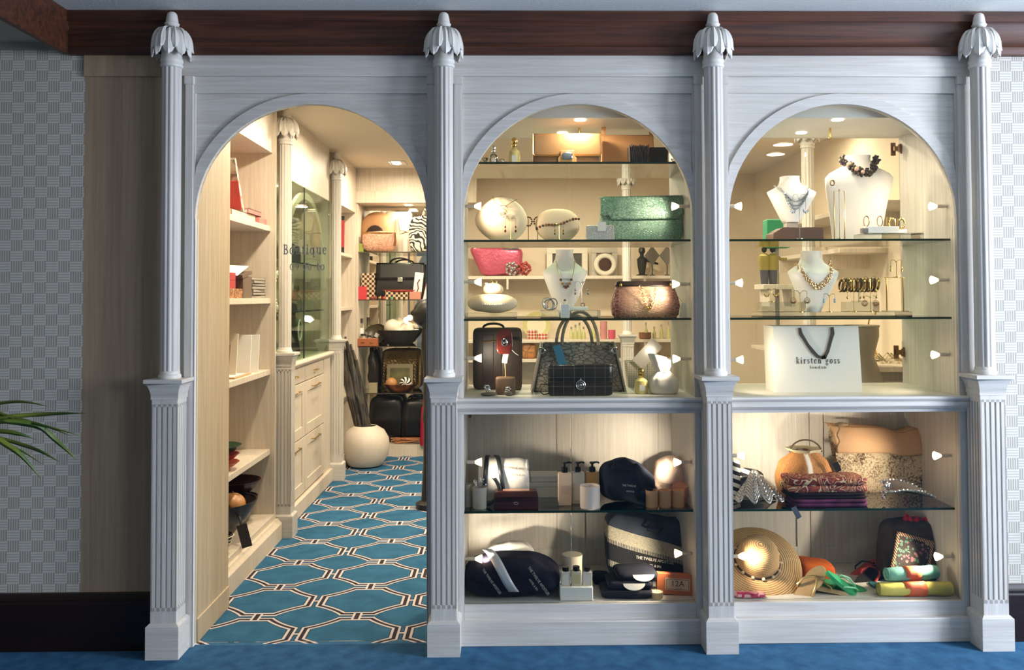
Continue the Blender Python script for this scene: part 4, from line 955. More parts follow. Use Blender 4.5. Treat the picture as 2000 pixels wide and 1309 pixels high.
G().box(-w * .30, w * .30, -.022, .022, h * .995, h * 1.012).o('inlay', plain('pale_inlay', '#a5806a', .3), l); g = G().tube([(p[0] * 1.4, -.038, h * .34 + p[1] * .8) for p in ring_pts(.007, 12)], .0012, 5, True).o('engraved_crest', plain('dull_pewter', '#8a7f76', .4, .6), t)
for k, (u0, u1, vt, Y) in enumerate(((1032, 1092, 955, .38), (1036, 1090, 940, .38))):
    zz = z if k == 0 else z + .075
    t, w, h = lab('flat_carton', ['lower', 'upper'][k] + ' flat white carton in the pair behind the pump bottles', 'box', u0, u1, vt, Y, zz)
    hh = .074 if k == 0 else .03
    G().cbox(w, .12, hh * .68).o('base', paper, t, bev=.002); G().cbox(w * 1.015, .123, hh * .31, (0, 0, hh * .68)).o('lid', paper, t, bev=.002)
def pump(u0, u1, vt, Y, z, label, body, capm, lbl=None):
    t, w, h = lab('pump_bottle', label, 'bottle', u0, u1, vt, Y, z); hb = h * .73; d = w * .62
    G().rect([(w / 2 * .96, d / 2 * .96, 0), (w / 2, d / 2, .004), (w / 2, d / 2, hb - .006), (w / 2 * .9, d / 2 * .9, hb)]).o('bottle', body, t, bev=.003)
    p = G().lathe([(w * .24, hb), (w * .24, hb + h * .11), (w * .17, hb + h * .12), (w * .09, hb + h * .125), (w * .09, hb + h * .19), (w * .2, hb + h * .195), (w * .2, hb + h * .235), (.001, hb + h * .24)], 18).o('pump_head', capm, t)
    G().tube([(w * .1, 0, hb + h * .22), (w * .42, 0, hb + h * .222), (w * .52, 0, hb + h * .20)], .0045, 8).o('nozzle', capm, p)
    if lbl: G().box(-w * .32, w * .32, -d / 2 - .001, -d / 2, hb * .12, hb * .66).o('label', lbl, t)
    else: G().box(-w * .30, w * .30, -d / 2 - .0008, -d / 2, hb * .35, hb * .62).o('label', plain('cream_print', '#d3b49c', .5), t)
    return t
blk = plain('black_pump', '#18110f', .25)
pump(1090, 1116, 899, .17, z, 'cream lotion bottle with black pump, nearest the mahogany box', plain('cream_lotion', '#dfbfa3', .35), blk)
pump(1117, 1141, 899, .20, z, 'clear pump bottle with white label, middle of the three', plain('clear_bottle', '#d5c8b0', .15), blk, plain('label_white', '#e9dfd0', .5))
pump(1144, 1170, 899, .21, z, 'amber pump bottle with white label, next to the navy hooded top', plain('amber_bottle', '#c08a4c', .15), blk, MT['label_white'])
candle(1133, 1172, 948, .10, z, 'large white porcelain candle in front of the amber pump bottle', plain('white_porcelain', '#e8d6cb', .3), plain('white_wax', '#f1e4d4', .5), fill=.9)
dkb = cloth('slate_navy_jersey', '#2c3140', '#232733', 420)
t, w, h = bundle('hooded_top', 'slate navy hooded top rolled up in a bundle on lower shelf', 'clothing', 1172, 1278, 895, .22, z, dkb, .17, .014, 11, 4, .75, .7, 'rolled_cloth', shape=lambda p, w, h, d: (p[0], p[1], p[2] * (1 - .25 * max(0, p[0] / (w / 2)))))
roll(t, .10, .042, dkb, 'rolled_sleeve', .005, 5, True).rotation_euler = (0, 0, -1.0); t.children[-1].location = (w * .26, -.045, 0)
G().tube([(-w * .40, -.04, h * .62), (-w * .25, -.06, h * .86), (0, -.06, h * .78), (w * .14, -.05, h * .84), (w * .3, -.04, h * .66)], [.012, .018, .02, .02, .012], 10).wob(.006, 20, 3).o('hood_rim', dkb, t)
letters(t, 'THE TWELVE', .013, (-.005, -.098, h * .45), .1, 0, -.3, wink, .85); letters(t, 'APOSTLES', .010, (.0, -.101, h * .33), .1, 0, -.3, wink, .85)
pk = cloth('cream_pink_plush', '#e6cfc0', '#dcbda9', 200)
t, w, h = bundle('plush_towel', 'cream white towel bundle at the right end of the lower shelf', 'towel', 1272, 1345, 893, .34, z, pk, .16, .012, 10, 7, .8, .8)
letters(t, 'THE TWELVE APOSTLES', .013, (-.01, -.089, h * .36), .14, 0, -.2, ink, .7); letters(t, 'HOTEL & SPA', .010, (.01, -.089, h * .24), .14, 0, -.2, ink, .8)
pk2 = cloth('pink_plush', '#dfa58f', '#d2937d', 200)
t, w, h = lab('rolled_blanket', 'pink rolled blanket against the right side of the lower shelf', 'blanket', 1311, 1352, 905, .24, z)
o = roll(t, .15, .043, pk2, 'rolled_cloth', .006, 9); o.rotation_euler = (0, 0, -1.25)
og = plain('orange_candle_glass', '#e5ad7c', .25)
for k, (a, b) in enumerate(((1261, 1285), (1287, 1311), (1313, 1337))):
    candle(a, b, 957, .12, z, ['first', 'middle', 'last'][k] + ' small orange glass candle from the left in the row of three', og, plain('orange_wax', '#eebd8c', .6), 'votive_candle', .8)
# bottom of the middle showcase
z = ZB
nv = cloth('navy_fleece', '#232031', '#191827', 500)
t, w, h = bundle('rolled_blanket', 'navy and white rolled blanket tied with silver ribbon, bottom left', 'blanket', 908, 1092, 1082, .175, z, nv, .26, .012, 8, 6, .7, .45, shape=lambda p, w, h, d: (p[0], p[1] , p[2] * (.86 + .14 * sin(pi * min(1, max(0, p[0] / w + .5)) * 1.1))))
silk = plain('silver_satin', '#b9bcc4', .35)
def arcband(par, x0, x1, wd, Rr, h, mat, name, a0=.15, a1=1.25, k=0.0):
    return G().grid(lambda a, b: (x0 + (x1 - x0) * a + (b - .5) * wd, -Rr * sin(pi * (a0 + (a1 - a0) * a) - .2) * 1.0, h / 2 + h * .53 * cos(pi * (a0 + (a1 - a0) * a) - .2)), 26, 3).map(lambda p: (p[0], p[1], max(p[2], .004))).o(name, mat, par, solid=.003)
arcband(t, -w * .27, w * .12, .046, .152, h * 1.06, silk, 'silver_ribbon', .0, 1.0)
wh2 = bundle('folded_towel', 'white cloth folded behind the navy rolled blanket', 'towel', 950, 1045, 1058, .34, z, wcl, .14, .01, 10, 3)
for k, (dx, body, sz) in enumerate(((.06, 'THE TWELVE APOSTLES', .018), (-.075, 'THE TWELVE APOSTLES', .016))):
    g = text_geo(body, sz, cond=.8); g.map(lambda p: (p[0], -.150 + .02 * abs(p[0]) * 3, p[2])); g.o('lettering', wink, t, (w * .26 if k == 0 else -w * .22, 0, h * .52), (0, .95, 0), smooth=False)
g = text_geo('HOTEL & SPA', .013, cond=.8); g.o('lettering', wink, t, (w * .21, -.142, h * .42), (0, .95, 0), smooth=False)
t, w, h = lab('pillar_candle', 'white pillar candle standing on the block behind three small bottles', 'candle', 1098, 1137, 1083, .23, z + .062)
G().lathe([(w / 2 * .97, 0), (w / 2, .004), (w / 2, h - .012), (w / 2 * 1.0, h - .01), (w / 2 * .98, h), (.001, h)], 28).o('wax_body', plain('ivory_wax', '#e6d8c0', .45), t); G().lathe([(w / 2 * 1.02, h - .02), (w / 2 * 1.02, h + .001), (w * .4, h + .002)], 28).o('lid', MT['ivory_wax'], t)
t, w, h = lab('display_plinth', 'low white block carrying the three small bottles, bottom shelf', 'display stand', 1093, 1157, 1157, .07, z)
G().box(-w / 2, w / 2, -.03, .20, 0, .060).o('block', paper, t, bev=.003)
def flask(u0, u1, vt, Y, z, label, body, lbl=None):
    t, w, h = lab('toiletry_bottle', label, 'bottle', u0, u1, vt, Y, z)
    G().rect([(w / 2, w * .36, 0), (w / 2, w * .36, h * .72), (w / 2 * .9, w * .3, h * .76), (w * .2, w * .2, h * .78)]).o('bottle', body, t, bev=.002)
    G().lathe([(w * .34, h * .77), (w * .35, h * .78), (w * .35, h), (.001, h)], 18).o('cap', blk, t)
    G().box(-w * .33, w * .33, -w * .365, -w * .36, h * .12, h * .6).o('label', lbl or MT['label_white'], t)
flask(1096, 1114, 1107, .075, z + .0605, 'left small white bottle with black cap on the white block', plain('opaque_white_bottle', '#ddd2bf', .3))
flask(1116, 1135, 1106, .07, z + .0605, 'middle small clear bottle with black cap on the white block', MT['clear_bottle'], plain('yellow_label', '#c9bd86', .5))
flask(1137, 1156, 1107, .075, z + .0605, 'right small white bottle with black cap on the white block', MT['opaque_white_bottle'])
# striped cushion bag
m = Mat('navy_bag_with_woven_band', '#2a2f3a', .9); x, y, zz_ = m.xyz(); zz_ = zz_ + x * .30 - (x * 14).op('SINE') * .004
wave = (zz_ - .155)
band1 = zz_.band(.135, .195); fr1 = zz_.band(.118, .135) * ((x * 130).frac()).lt(.5); fr2 = zz_.band(.015, .042) * ((x * 130).frac()).lt(.5)
weave = m.noise(420, 2); wc = m.mix(m.ramp(weave, .4, .6), '#8d8674', '#c3bba6')
blk2 = zz_.band(.042, .118)
c = m.mix(m.ramp(m.noise(10, 3), .3, .7), '#2a303c', '#3a424f'); c = m.mix(blk2, c, '#17171c'); c = m.mix(band1.max(fr1).max(fr2), c, wc)
m.color(c); m.bump(m.noise(400, 2), .4, .002)
t, w, h = lab('tote_bag', 'navy cushion bag with woven grey band and hotel lettering', 'bag', 1186, 1354, 1008, .34, z)
g = G().ell((0, 0, h / 2), (w / 2, .07, h / 2), 56, 30, .35, .16)
g.map(lambda p: (p[0], p[1], p[2] + max(0, p[2] / h - .4) * (-.045 * (p[0] / w + .5) - .035 * math.exp(-((p[0] - .08) / .05) ** 2) + .012 * sin(p[0] * 30)))).wob(.005, 14, 2)
g.map(lambda p: (p[0], p[1] + .10 * p[2] / h, max(p[2], .0)))
bag = g.o('bag_body', m.m, t, ang=80)
letters(t, 'THE TWELVE APOSTLES', .019, (.01, -.070, h * .34), .17, 0, -.32, wink, .9); letters(t, 'HOTEL & SPA', .015, (.0, -.079, h * .265), .17, 0, -.32, wink, .9)
G().tube([(.0, -.01, h * .88), (-.02, -.03, h * .80), (.03, -.04, h * .76), (.06, -.02, h * .83)], .004, 6).o('zip_pull', black, t)
dn = cloth('dark_navy_tshirt', '#20212c', '#191a24', 500)
for k, (zz, ww, dx, u) in enumerate(((z, .235, 0, 1222), (z + .035, .21, .0, 1228), (z + .068, .19, .0, 1240))):
    t = T('folded_shirt', ['bottom', 'middle', 'top'][k] + ' folded navy shirt in the pile before the cushion bag', 'shirt', on(u, .13 + .02 * k, zz), -.03 + .03 * k, 'folded navy shirts')
    G().ell((0, 0, .018), (ww / 2, .085, .0185), 32, 12, .5, .3).wob(.003, 20, k).map(lambda p: (p[0], p[1], max(p[2], 0))).o('folded_cloth', dn, t, ang=80)
    if k: 
        # half round paper label lying over the front fold
        P = [(.050 * cos(pi + pi * q / 14), .030 * sin(pi + pi * q / 14)) for q in range(15)]
        G().prism(P, -.001, .001).o('paper_label', paper, t, (.0 + .012 * k, -.088, .032), (-.42, 0, 0))
t, w, h = lab('folded_pouch', 'black pouch standing behind the folded navy shirts', 'pouch', 1158, 1190, 1118, .28, z)
pill(w, .08, h, .3, .3).wob(.006, 14, 4).o('pouch_cloth', cloth('black_cloth', '#17151a', None, 300), t, ang=80)
m = Mat('orange_terracotta_card', '#b7653a', .6); m.bump(m.noise(200, 2), .2); terra = m.m
t, w, h = lab('gift_box', 'orange box with cream 12A label leaning at the bottom right', 'box', 1282, 1356, 1121, .12, z)
t.rotation_euler = (-.12, .04, -.12)
G().cbox(w, .05, h).o('box', terra, t, bev=.002); l = G().box(-w * .28, w * .36, -.0265, -.025, h * .22, h * .80).o('label', plain('cream_label', '#d8b494', .6), t)
g = G()
for a, b, c_, d_ in ((-w * .25, w * .33, .26, .275), (-w * .25, w * .33, .745, .76)): g.box(a, b, -.0275, -.0265, h * c_, h * d_)
for a in (-w * .25, w * .322): g.box(a, a + w * .012, -.0275, -.0265, h * .26, h * .76)
g.o('label_border', ink, l); letters(l, '12A', .036, (w * .04, -.0285, h * .42), 0, 0, 0, ink, 1.0); letters(l, 'soap', .009, (w * .08, -.0285, h * .30), 0, 0, 0, ink, 1.6)
candle(1270, 1295, 1155, .07, z, 'small cream candle in front of the orange box', plain('cream_candle_glass', '#d9b88f', .35), plain('cream_wax', '#e7cfa8', .5), 'votive_candle', .9)
# ================================================================== right showcase, upper shelves
z = ZA[1]
t, w, h = lab('display_box', 'brown leather display box under the small bust with silver necklace', 'display stand', 1503, 1600, 446, .22, z)
brl = plain('brown_display_leather', '#5e4332', .4, bump=.2)
G().prism([(-w / 2, 0), (w / 2, 0), (w / 2, h), (-w / 2 + w * .2, h), (-w / 2, h * .55)], -.06, .06).o('box', brl, t, bev=.002); zb = z + h
t, w, h, P = bust(1500, 1594, 344, .24, zb + .03, 'small white bust wearing a silver necklace on brown box')
G().cbox(.055, .05, .032, (0, .02, -.03)).o('foot', plain('grey_foot', '#b8aea0', .5), t)
for q, (zt, zb2) in enumerate(((.80, .42), (.74, .33), (.70, .26))):
    pts = collar_pts(w, h, h * zt, h * zb2, 30, P, .37 - .03 * q)
    for k in range(0, 31): G().ell((pts[k][0], pts[k][1], pts[k][2]), (.0045, .004, .0045), 6, 4).o('bead', silver, t) if k % 2 == 0 else None
    G().tube(pts, .0025, 5).o('chain', silver, t)
tstand(1562, .09, z, .21, 'tall silver earring stand in front of the brown display box', silver, .03, 'leaf')
t, w, h, P = bust(1615, 1748, 303, .28, z, 'tall white bust wearing the chunky dark bead necklace', None, 1)
dbead = plain('smoky_bead', '#3a2f2c', .12); pbead = plain('plum_bead', '#3b2734', .15); gbead = plain('olive_bead', '#5c5640', .12)
import itertools
pts = [(p[0], p[1], p[2]) for p in collar_pts(w, h, h * .985, h * .775, 30, P, .30, .012)]
bi = {}
k = 0
for i in range(1, 30):
    for q in range(8):
        p = Vector(pts[i]) + Vector((random.uniform(-.014, .014), random.uniform(-.012, .008), random.uniform(-.016, .016)))
        kind = ('d', 'p', 'g', 'd')[q % 4] if i > 12 else ('g', 'd', 'g', 'p')[q % 4]
        if kind not in bi: bi[kind] = G().ell((0, 0, 0), (.0068, .0068, .0062), 8, 6).o('bead', {'d': dbead, 'p': pbead, 'g': gbead}[kind], t, p)
        else: part_copy(bi[kind], t, p)
for i, s in ((5, .014), (9, .012), (13, .010)): G().ell(Vector(pts[i]) + Vector((0, -.014, 0)), (s, s * .8, s), 12, 8).o('large_bead', plain('pearl_bead', '#c9a58c', .15), t)
tt = tstand(1640, .10, z, .235, 'tall narrow gold frame with a teardrop earring left of the tall bust', gold, .002, 'none')
G().tube([(-.024, 0, .0), (-.024, 0, .225), (.024, 0, .225), (.024, 0, 0)], .0022, 6).o('frame', gold, tt); G().tube([(-.035 + p[0] * .8, -.01, .262 + p[1]) for p in ring_pts(.012, 14)], .003, 6, True).o('earring', bronze, tt)
zb = acrylic(1678, 1792, 457, .16, .13, z, 'long low clear acrylic stage below the hoop earrings')
t, w, h = lab('earring_stage', 'white stage block holding hoop earrings before the tall bust', 'jewellery display', 1686, 1752, 443, .14, zb)
G().cbox(w, .05, h).o('block', paper, t, bev=.002)
for k, x in enumerate((-w * .40, 0.0)): G().tube([(x + p[0] * .55, 0, h + .026 + p[1]) for p in ring_pts(.024, 22)], .0022, 6, True).o('earring', bronze, t)
for x in (w * .2, w * .3): G().tube([(x, 0, h), (x, 0, h + .045)], .001, 5).o('pin', gold, t)
t, w, h = lab('earring_stage', 'small white cube with leaf hoop earrings at the stage end', 'jewellery display', 1735, 1768, 449, .15, zb)
G().cbox(w, .04, h).o('block', paper, t, bev=.002)
for x in (-.022, .022): 
    g = G()
    for q in range(9):
        a = q * .5 - 1.6; g.ell((x + .016 * cos(a) * (1 if x > 0 else -1), 0, h + .03 + .022 * sin(a)), (.005, .002, .008), 8, 4)
    g.tube([(x * .25, 0, h), (x * .25, 0, h + .05), (x, 0, h + .055)], .0013, 5); g.o('earring', gold, t)
t, w, h = lab('ring_cube', 'tiny grey cube at the left end of the hoop earring stage', 'ring display', 1682, 1694, 446, .10, zb)
G().cbox(w, w, h).o('cube', plain('grey_velvet', '#8b8378', .8), t, bev=.002); G().tube([(p[0], 0, h + .006 + p[1]) for p in ring_pts(.007, 14)], .0012, 6, True).o('ring', gold, t)
# second shelf
z = ZA[2]
zb = acrylic(1478, 1765, 609, .20, .18, z, 'very long clear acrylic stage carrying earring stands and white bust')
z2 = acrylic(1484, 1570, 590, .20, .07, zb, 'left raised clear acrylic block under the gold flower earrings')
z3 = acrylic(1648, 1712, 590, .24, .07, zb, 'right raised clear acrylic block beneath the bracelets')
t, w, h, P = bust(1541, 1638, 490, .30, zb, 'white bust wearing a gold lace collar on the acrylic stage')
lace = plain('gold_lace', '#d9b483', .3, .7)
pts = collar_pts(w, h, h * .80, h * .40, 34, P, .40, .003)
for i in range(35):
    for q in range(3):
        p = Vector(pts[i]) + Vector((random.uniform(-.005, .005), -.003, (q - 1) * .010 + random.uniform(-.003, .003)))
        if 'lace' not in bi: bi['lace'] = G().ell((0, 0, 0), (.0075, .003, .0045), 7, 4).o('lace_petal', lace, t, p)
        else: part_copy(bi['lace'], t, p, (random.uniform(-.3, .3), random.uniform(0, 3), 0))
tstand(1507, .20, z2, .062, 'gold earring stand with flower earrings, furthest left on the stage', gold, .022, 'leaf', None, None, 'gold earring stands')
tstand(1563, .10, zb, .10, 'earring stand with bronze chandelier hoops in front of the white bust', gold, .032, 'hoop', None, plain('antique_gold', '#8a6233', .3, 1))
tstand(1620, .11, zb, .085, 'earring stand with pale gem drops right of the chandelier hoops', gold, .026, 'gem', None, plain('blue_topaz', '#a9bcc0', .1))
tstand(1668, .14, zb, .16, 'tall gold earring stand in front of the bracelet bar', gold, .03, 'drop')
tstand(1700, .13, zb, .165, 'tall gold earring stand right of the bracelet bar', gold, .03, 'drop')
tstand(1700, .09, zb, .075, 'low gold stand with red and blue chandelier earrings', gold, .026, 'hoop', None, plain('rose_gold', '#a86a4f', .3, .8))
t = T('bracelet_bar', 'dark beaded bracelets strung on a bar behind the gold earring stands', 'jewellery display', on(1678, .30, z3))
G().tube([(-.09, 0, .10), (.09, 0, .10)], .003, 6).o('bar', gold, t); G().tube([(0, 0, 0), (0, 0, .10)], .004, 6).cbox(.06, .05, .006).o('stand', ACR, t)
for k in range(11):
    G().tube([(-.085 + .017 * k + .006 * sin(q), .03 * cos(q), .082 + .030 * sin(q)) for q in [2 * pi * i / 16 for i in range(16)]], .0058, 6, True).o('bracelet', [bronze, plain('dark_bracelet', '#3c3224', .3, .4), gold, bronze][k % 4], t)
t, w, h = lab('jewellery_tower', 'tall gold frame tower with drop earrings at the right of the stage', 'jewellery display', 1731, 1766, 543, .16, zb)
for x in (-w / 2 + .003, w / 2 - .003): G().tube([(x, 0, 0), (x, 0, h)], .003, 6).o('leg', gold, t)
G().box(-w / 2, w / 2, -.015, .015, h, h + .003).o('top', gold, t); G().cbox(w * 1.3, .05, .006).o('base', ACR, t)
tstand(1751, .16, zb + h + .003, .082, 'small gold earring stand on top of the gold tower', gold, .026, 'drop')
# kirsten bag on the counter
z = ZC
t, w, h = lab('paper_bag', 'large white paper shopping bag with dark ribbon handles and printed name', 'shopping bag', 1515, 1684, 637, .16, z)
bagp = plain('coated_white_paper', '#ece6db', .28)
D = .15
g = G().loft([[(-w * .5 * a, 0, q), (w * .5 * a, 0, q), (w * .5 * a + b, D, q), (-w * .5 * a - b, D, q)] for q, a, b in ((0, 1.0, 0), (h, .985, .0))], False)
g.add([(-w / 2, 0, .001), (w / 2, 0, .001), (w / 2, D, .001), (-w / 2, D, .001)], [(0, 1, 2, 3)]); g.map(lambda p: (p[0] - .012 * p[2] / h, p[1], p[2]))
g.o('bag_body', bagp, t, solid=.002, smooth=False)
dr = plain('dark_ribbon', '#39302a', .5)
def ribbon(par, pts, wd, mat, name='ribbon_handle', th=.0012):
    g = G(); rings = []
    for i, p in enumerate(pts):
        p = Vector(p); a = Vector(pts[max(0, i - 1)]); b = Vector(pts[min(len(pts) - 1, i + 1)]); d_ = (b - a).normalized(); nrm = Vector((-d_[2], 0, d_[0])) * wd / 2
        k = .35 + .65 * min(1, abs(sin(i * 1.05 + .5)) + .25); rings.append([p + nrm * k + Vector((0, -th, 0)), p - nrm * k + Vector((0, -th, 0)), p - nrm * k + Vector((0, th, 0)), p + nrm * k + Vector((0, th, 0))])
    return g.loft(rings).o(name, mat, par)
k_ = S(.16)
def bp(u, v): return ((u - 1599.5) * k_, -.006, (770 - v) * k_)
ribbon(t, [bp(1562, 644), bp(1564, 655), bp(1572, 668), bp(1578, 678), bp(1588, 691), bp(1597, 700), bp(1606, 703), bp(1612, 700)], .017, dr)
ribbon(t, [bp(1626, 643), bp(1627, 655), bp(1622, 672), bp(1617, 690), bp(1610, 703), bp(1604, 702)], .018, dr)
g = serif('kirsten goss', .039, .22); xs = [p[0] for p in g.v]; kk = 86 * k_ / (max(xs) - min(xs)); g.map(lambda p: (p[0] * kk, -.0025, p[2])); g.o('lettering', ink, t, (bp(1598, 0)[0], 0, bp(0, 714)[2]), smooth=False)
g = serif('london', .018, .2); g.map(lambda p: (p[0], -.0025, p[2])); g.o('lettering', plain('grey_ink', '#6d655e', .6), t, (bp(1598, 0)[0], 0, bp(0, 724)[2]), smooth=False)
# ================================================================== lower half of the right showcase
z = ZL
m = Mat('black_white_stripes', '#eee7da', .8); x, y, zz_ = m.xyz(); m.color(m.mix(((zz_ * 1.0 + x * .35) * 26).frac().lt(.5), '#e9e2d4', '#1c1a18')); stripe = m.m
t, w, h = lab('striped_cushion', 'small black and white striped cushion upright in the left corner', 'cushion', 1426, 1442, 896, .3, z)
pill(w, .12, h, .3, .4).o('cushion_cover', stripe, t)
t, w, h = lab('striped_cushion', 'black and white striped cushion tucked behind the silver shell', 'cushion', 1440, 1492, 916, .36, z)
pill(w, .08, h, .5, .5).map(lambda p: (p[0], p[1], p[2] - .15 * p[0])).o('cushion_cover', stripe, t)
m = Mat('pewter_shell', '#b9b4ae', .25, .9); v = m.coord((1, 1, 3)); m.bump(m.noise(60, 3, v), .5, .004); pew = m.m
t, w, h = lab('clam_shell', 'large silver clam shell with wavy ridged lip on the lower shelf', 'shell', 1430, 1528, 921, .17, z)
def shell(a, b):
    s = (a - .5) * 2; wave = cos(s * pi * 3.5); r = b ** .8
    X = s * w / 2 * (.25 + .75 * r); Z = .02 + (h - .02) * (1 - r) ** .8 * (1 - .35 * s * s) + .017 * wave * r * (1 - .3 * abs(s)) + .010 * r
    return (X, .05 - .115 * r * (1 - .25 * s * s) + .010 * wave * r + .0035 * sin(b * 50 + 2 * wave), max(.001, Z))
G().grid(shell, 70, 40).o('shell_valve', pew, t, solid=.006, ang=90)
G().grid(lambda a, b: ((a - .5) * w * (.9 - .5 * b), .055 + .06 * sin(pi * b) , .004 + h * .75 * b), 16, 8).o('lower_valve', pew, t, solid=.005)
# hide drawstring bag
m = Mat('springbok_hide', '#b07840', .85); x, y, zz_ = m.xyz(); v = m.coord((60, 60, 6)); hair = m.noise(8, 3, v)
strip = (x + zz_ * .12 - .018 + (m.noise(6, 2) - .5) * .03).abs(); tone = m.mix(m.ramp(hair, .3, .7), '#8a5428', '#c48c52')
m.color(m.mix(m.ramp(strip, .016, .006), tone, '#e6dccb')); m.bump(hair, .5, .004); hide = m.m
t, w, h = lab('hide_bag', 'golden springbok hide drawstring bag with looped leather handle', 'handbag', 1517, 1624, 878, .28, z)
def hb(a, b):
    th = 2 * pi * a; r = (.86 + .16 * sin(pi * min(1, b * 1.35)) if b < .75 else .86 + .16 * sin(pi * 1.0125) - (b - .75) * 1.9) * w / 2
    r = max(r, .03); fold = 1 + (.03 + .10 * max(0, b - .45)) * sin(th * 7 + 1)
    return (r * fold * cos(th), r * .62 * fold * sin(th), h * (b - .10 * max(0, b - .8) * (1 + sin(th * 3))))
G().grid(hb, 60, 26, cu=True).wob(.004, 20, 4).o('bag_body', hide, t, ang=90)
hp = G().tube(arc_pts((.01, h * .90), w * .30, h * .30, 10, 170), .004, 8); hp.o('handle', plain('olive_leather', '#4d3f2a', .5), t)
G().lathe([(w * .10, h * .88), (w * .22, h * 1.0), (w * .30, h * 1.03), (w * .26, h * .97)], 20, rr=lambda a: 1 + .12 * sin(a * 7), cap=False).o('gathered_neck', plain('cream_hide_lining', '#cdbf9a', .8), t)
t, w, h = lab('swing_tag', 'black swing tag hanging between the hide bag and the cowhide clutch', 'tag', 1624, 1640, 904, .2, z)
G().box(-.014, .014, -.001, .001, -.045, .0).o('tag_card', black, t, (0, 0, h), (0, -.42, 0)); G().tube([(-.02, .02, h + .03), (0, 0, h)], .0008, 5).o('string', black, t)
# folded textiles
m = Mat('red_patterned_textile', '#5c1a1c', .8); x, y, zz_ = m.xyz(); n1 = m.noise(7, 1, None, 2.5)
cream_p = ((n1 * 9).frac()).lt(.20); olv = m.noise(6, 0, None, 1).gt(.66)
c = m.mix(n1.gt(.52), '#6e1c1f', '#8c3a22'); c = m.mix(cream_p, c, '#cdb98f'); c = m.mix(olv, c, '#a3a07e'); m.color(c); m.bump(m.noise(300, 2), .3); redt = m.m
def folded(u0, u1, Y, z, h, label, mat, n=3, rz=0, d=.17):
    loc, w, _ = fit(u0, u1, 900, Y, z); t = T('folded_textile', label, 'textile', loc, rz, 'folded textiles on the lower shelf')
    for k in range(n):
        hh = h / n; G().ell((0, 0, hh / 2), (w / 2 * (1 - .02 * (k % 2)), d / 2, hh / 2 * 1.08), 36, 10, .35, .22).wob(.0035, 14, k + u0).map(lambda p: (p[0], p[1], p[2] + k * hh)).o('fold', mat, t, ang=80)
    return z + h
z1 = folded(1540, 1684, .17, z, .034, 'purple and magenta folded textile at the bottom of the pile', cloth('purple_textile', '#6b2f58', '#3d1a33', 300), 2)
z2_ = folded(1534, 1682, .18, z1, .028, 'nearly black folded textile in the middle of the pile', cloth('black_plum_textile', '#241018', '#180a10', 300), 2)
folded(1530, 1686, .18, z2_, .066, 'dark red patterned folded textile on top of the pile', redt, 2, 0, .16)
t = T('swing_tag', 'grey swing tag hanging over the glass shelf edge below the textiles', 'tag', on(1548, .055, z))
G().box(-.012, .012, -.001, .001, -.045, .012).o('tag_card', plain('slate_tag', '#59606a', .5), t, (0.008, -.004, .0), (0, -.5, 0)); 
# cowhide clutch
m = Mat('cowhide', '#d8c3a4', .85); n1 = m.noise(8, 6, None, .2); n2 = m.noise(120, 4); x, y, zz_ = m.xyz()
f = m.ramp(n1 * .62 + n2 * .50, .53, .68); c = m.mix(f, m.mix(m.ramp(n2, .4, .6), '#d9c6a8', '#c9b08a'), '#4b2e20'); m.color(c); m.bump(m.noise(200, 2, m.coord((1, 1, .2))), .4, .003); cow = m.m
m = Mat('peach_suede', '#c9a079', .85); m.bump(m.noise(300, 2), .25); suede = m.m
t, w, h = lab('clutch_bag', 'large fold over clutch, tan suede above and speckled cowhide below', 'handbag', 1628, 1826, 832, .38, z)
def cb(a, b):
    b = min(max(b, 0.0), 1.0)
    s = a - .5; top = h * (1.0 - .10 * a - .05 * math.exp(-((a - .70) / .10) ** 2) + .03 * math.exp(-((a - .86) / .07) ** 2))
    return (s * w * (.86 + .14 * b), -.03 * abs(sin(pi * b)) ** .6 - .012 * sin(a * 9) * b + .06 * b, top * b)
G().grid(lambda a, b: cb(a, b), 40, 26).grid(lambda a, b: Vector(cb(a, b)) + Vector((0, .035 * abs(sin(pi * b)) ** .6 + .02, 0)), 40, 26).o('body', cow, t, ang=90)
fl_ = G().grid(lambda a, b: Vector(cb(a, .60 + .40 * b + .02 * sin(a * 3))) + Vector((0, -.016 - .012 * sin(pi * b), 0)), 40, 12); fl_.grid(lambda a, b: Vector(cb(a, 1.0)) + Vector((0, -.016 + .08 * b, 0)), 40, 2)
fl_.o('flap', suede, t, ang=90, solid=.004)
G().tube([(-w * .46 + .006 * sin(k), -.02, h * (1.02 - .03 * k)) for k in range(12)], .004, 6).o('beaded_cord', plain('speckled_cord', '#7b654c', .6), t); G().ell((-w * .42, -.01, h * 1.03), (.035, .014, .012), 14, 8).wob(.004, 50, 1).o('cord_knot', MT['speckled_cord'], t)
# silver leaf dish
t, w, h = lab('leaf_dish', 'polished silver leaf shaped dish at the right of the lower shelf', 'dish', 1722, 1824, 935, .18, z)
def ld(a, b):
    s = (b - .5) * 2; L = a; half = .055 * sin(pi * min(1, .12 + L * .88)) ** .7 if L < 1 else 0.001
    return ((L - .5) * w, -.0 + s * half - .02, .012 + .9 * h * (1 - L) * .75 * (1 if s > -2 else 0) * (.45 + .55 * (s + 1) / 2) + .030 * s * s * sin(pi * L) - .0 + .010)
G().grid(ld, 40, 16).map(lambda p: (p[0], p[1], max(.003, p[2]))).o('dish_bowl', chrome, t, solid=.004, ang=90)
for s in (0, 1):
    pts = [Vector(ld(k / 14, s)) for k in range(15)]
    for k in range(15): 
        if 'nug' not in bi: bi['nug'] = G().ell((0, 0, 0), (.0075, .006, .006), 7, 5).wob(.002, 90, 1).o('rim_bead', chrome, t, pts[k])
        else: part_copy(bi['nug'], t, pts[k], (k, k * 2, 0))
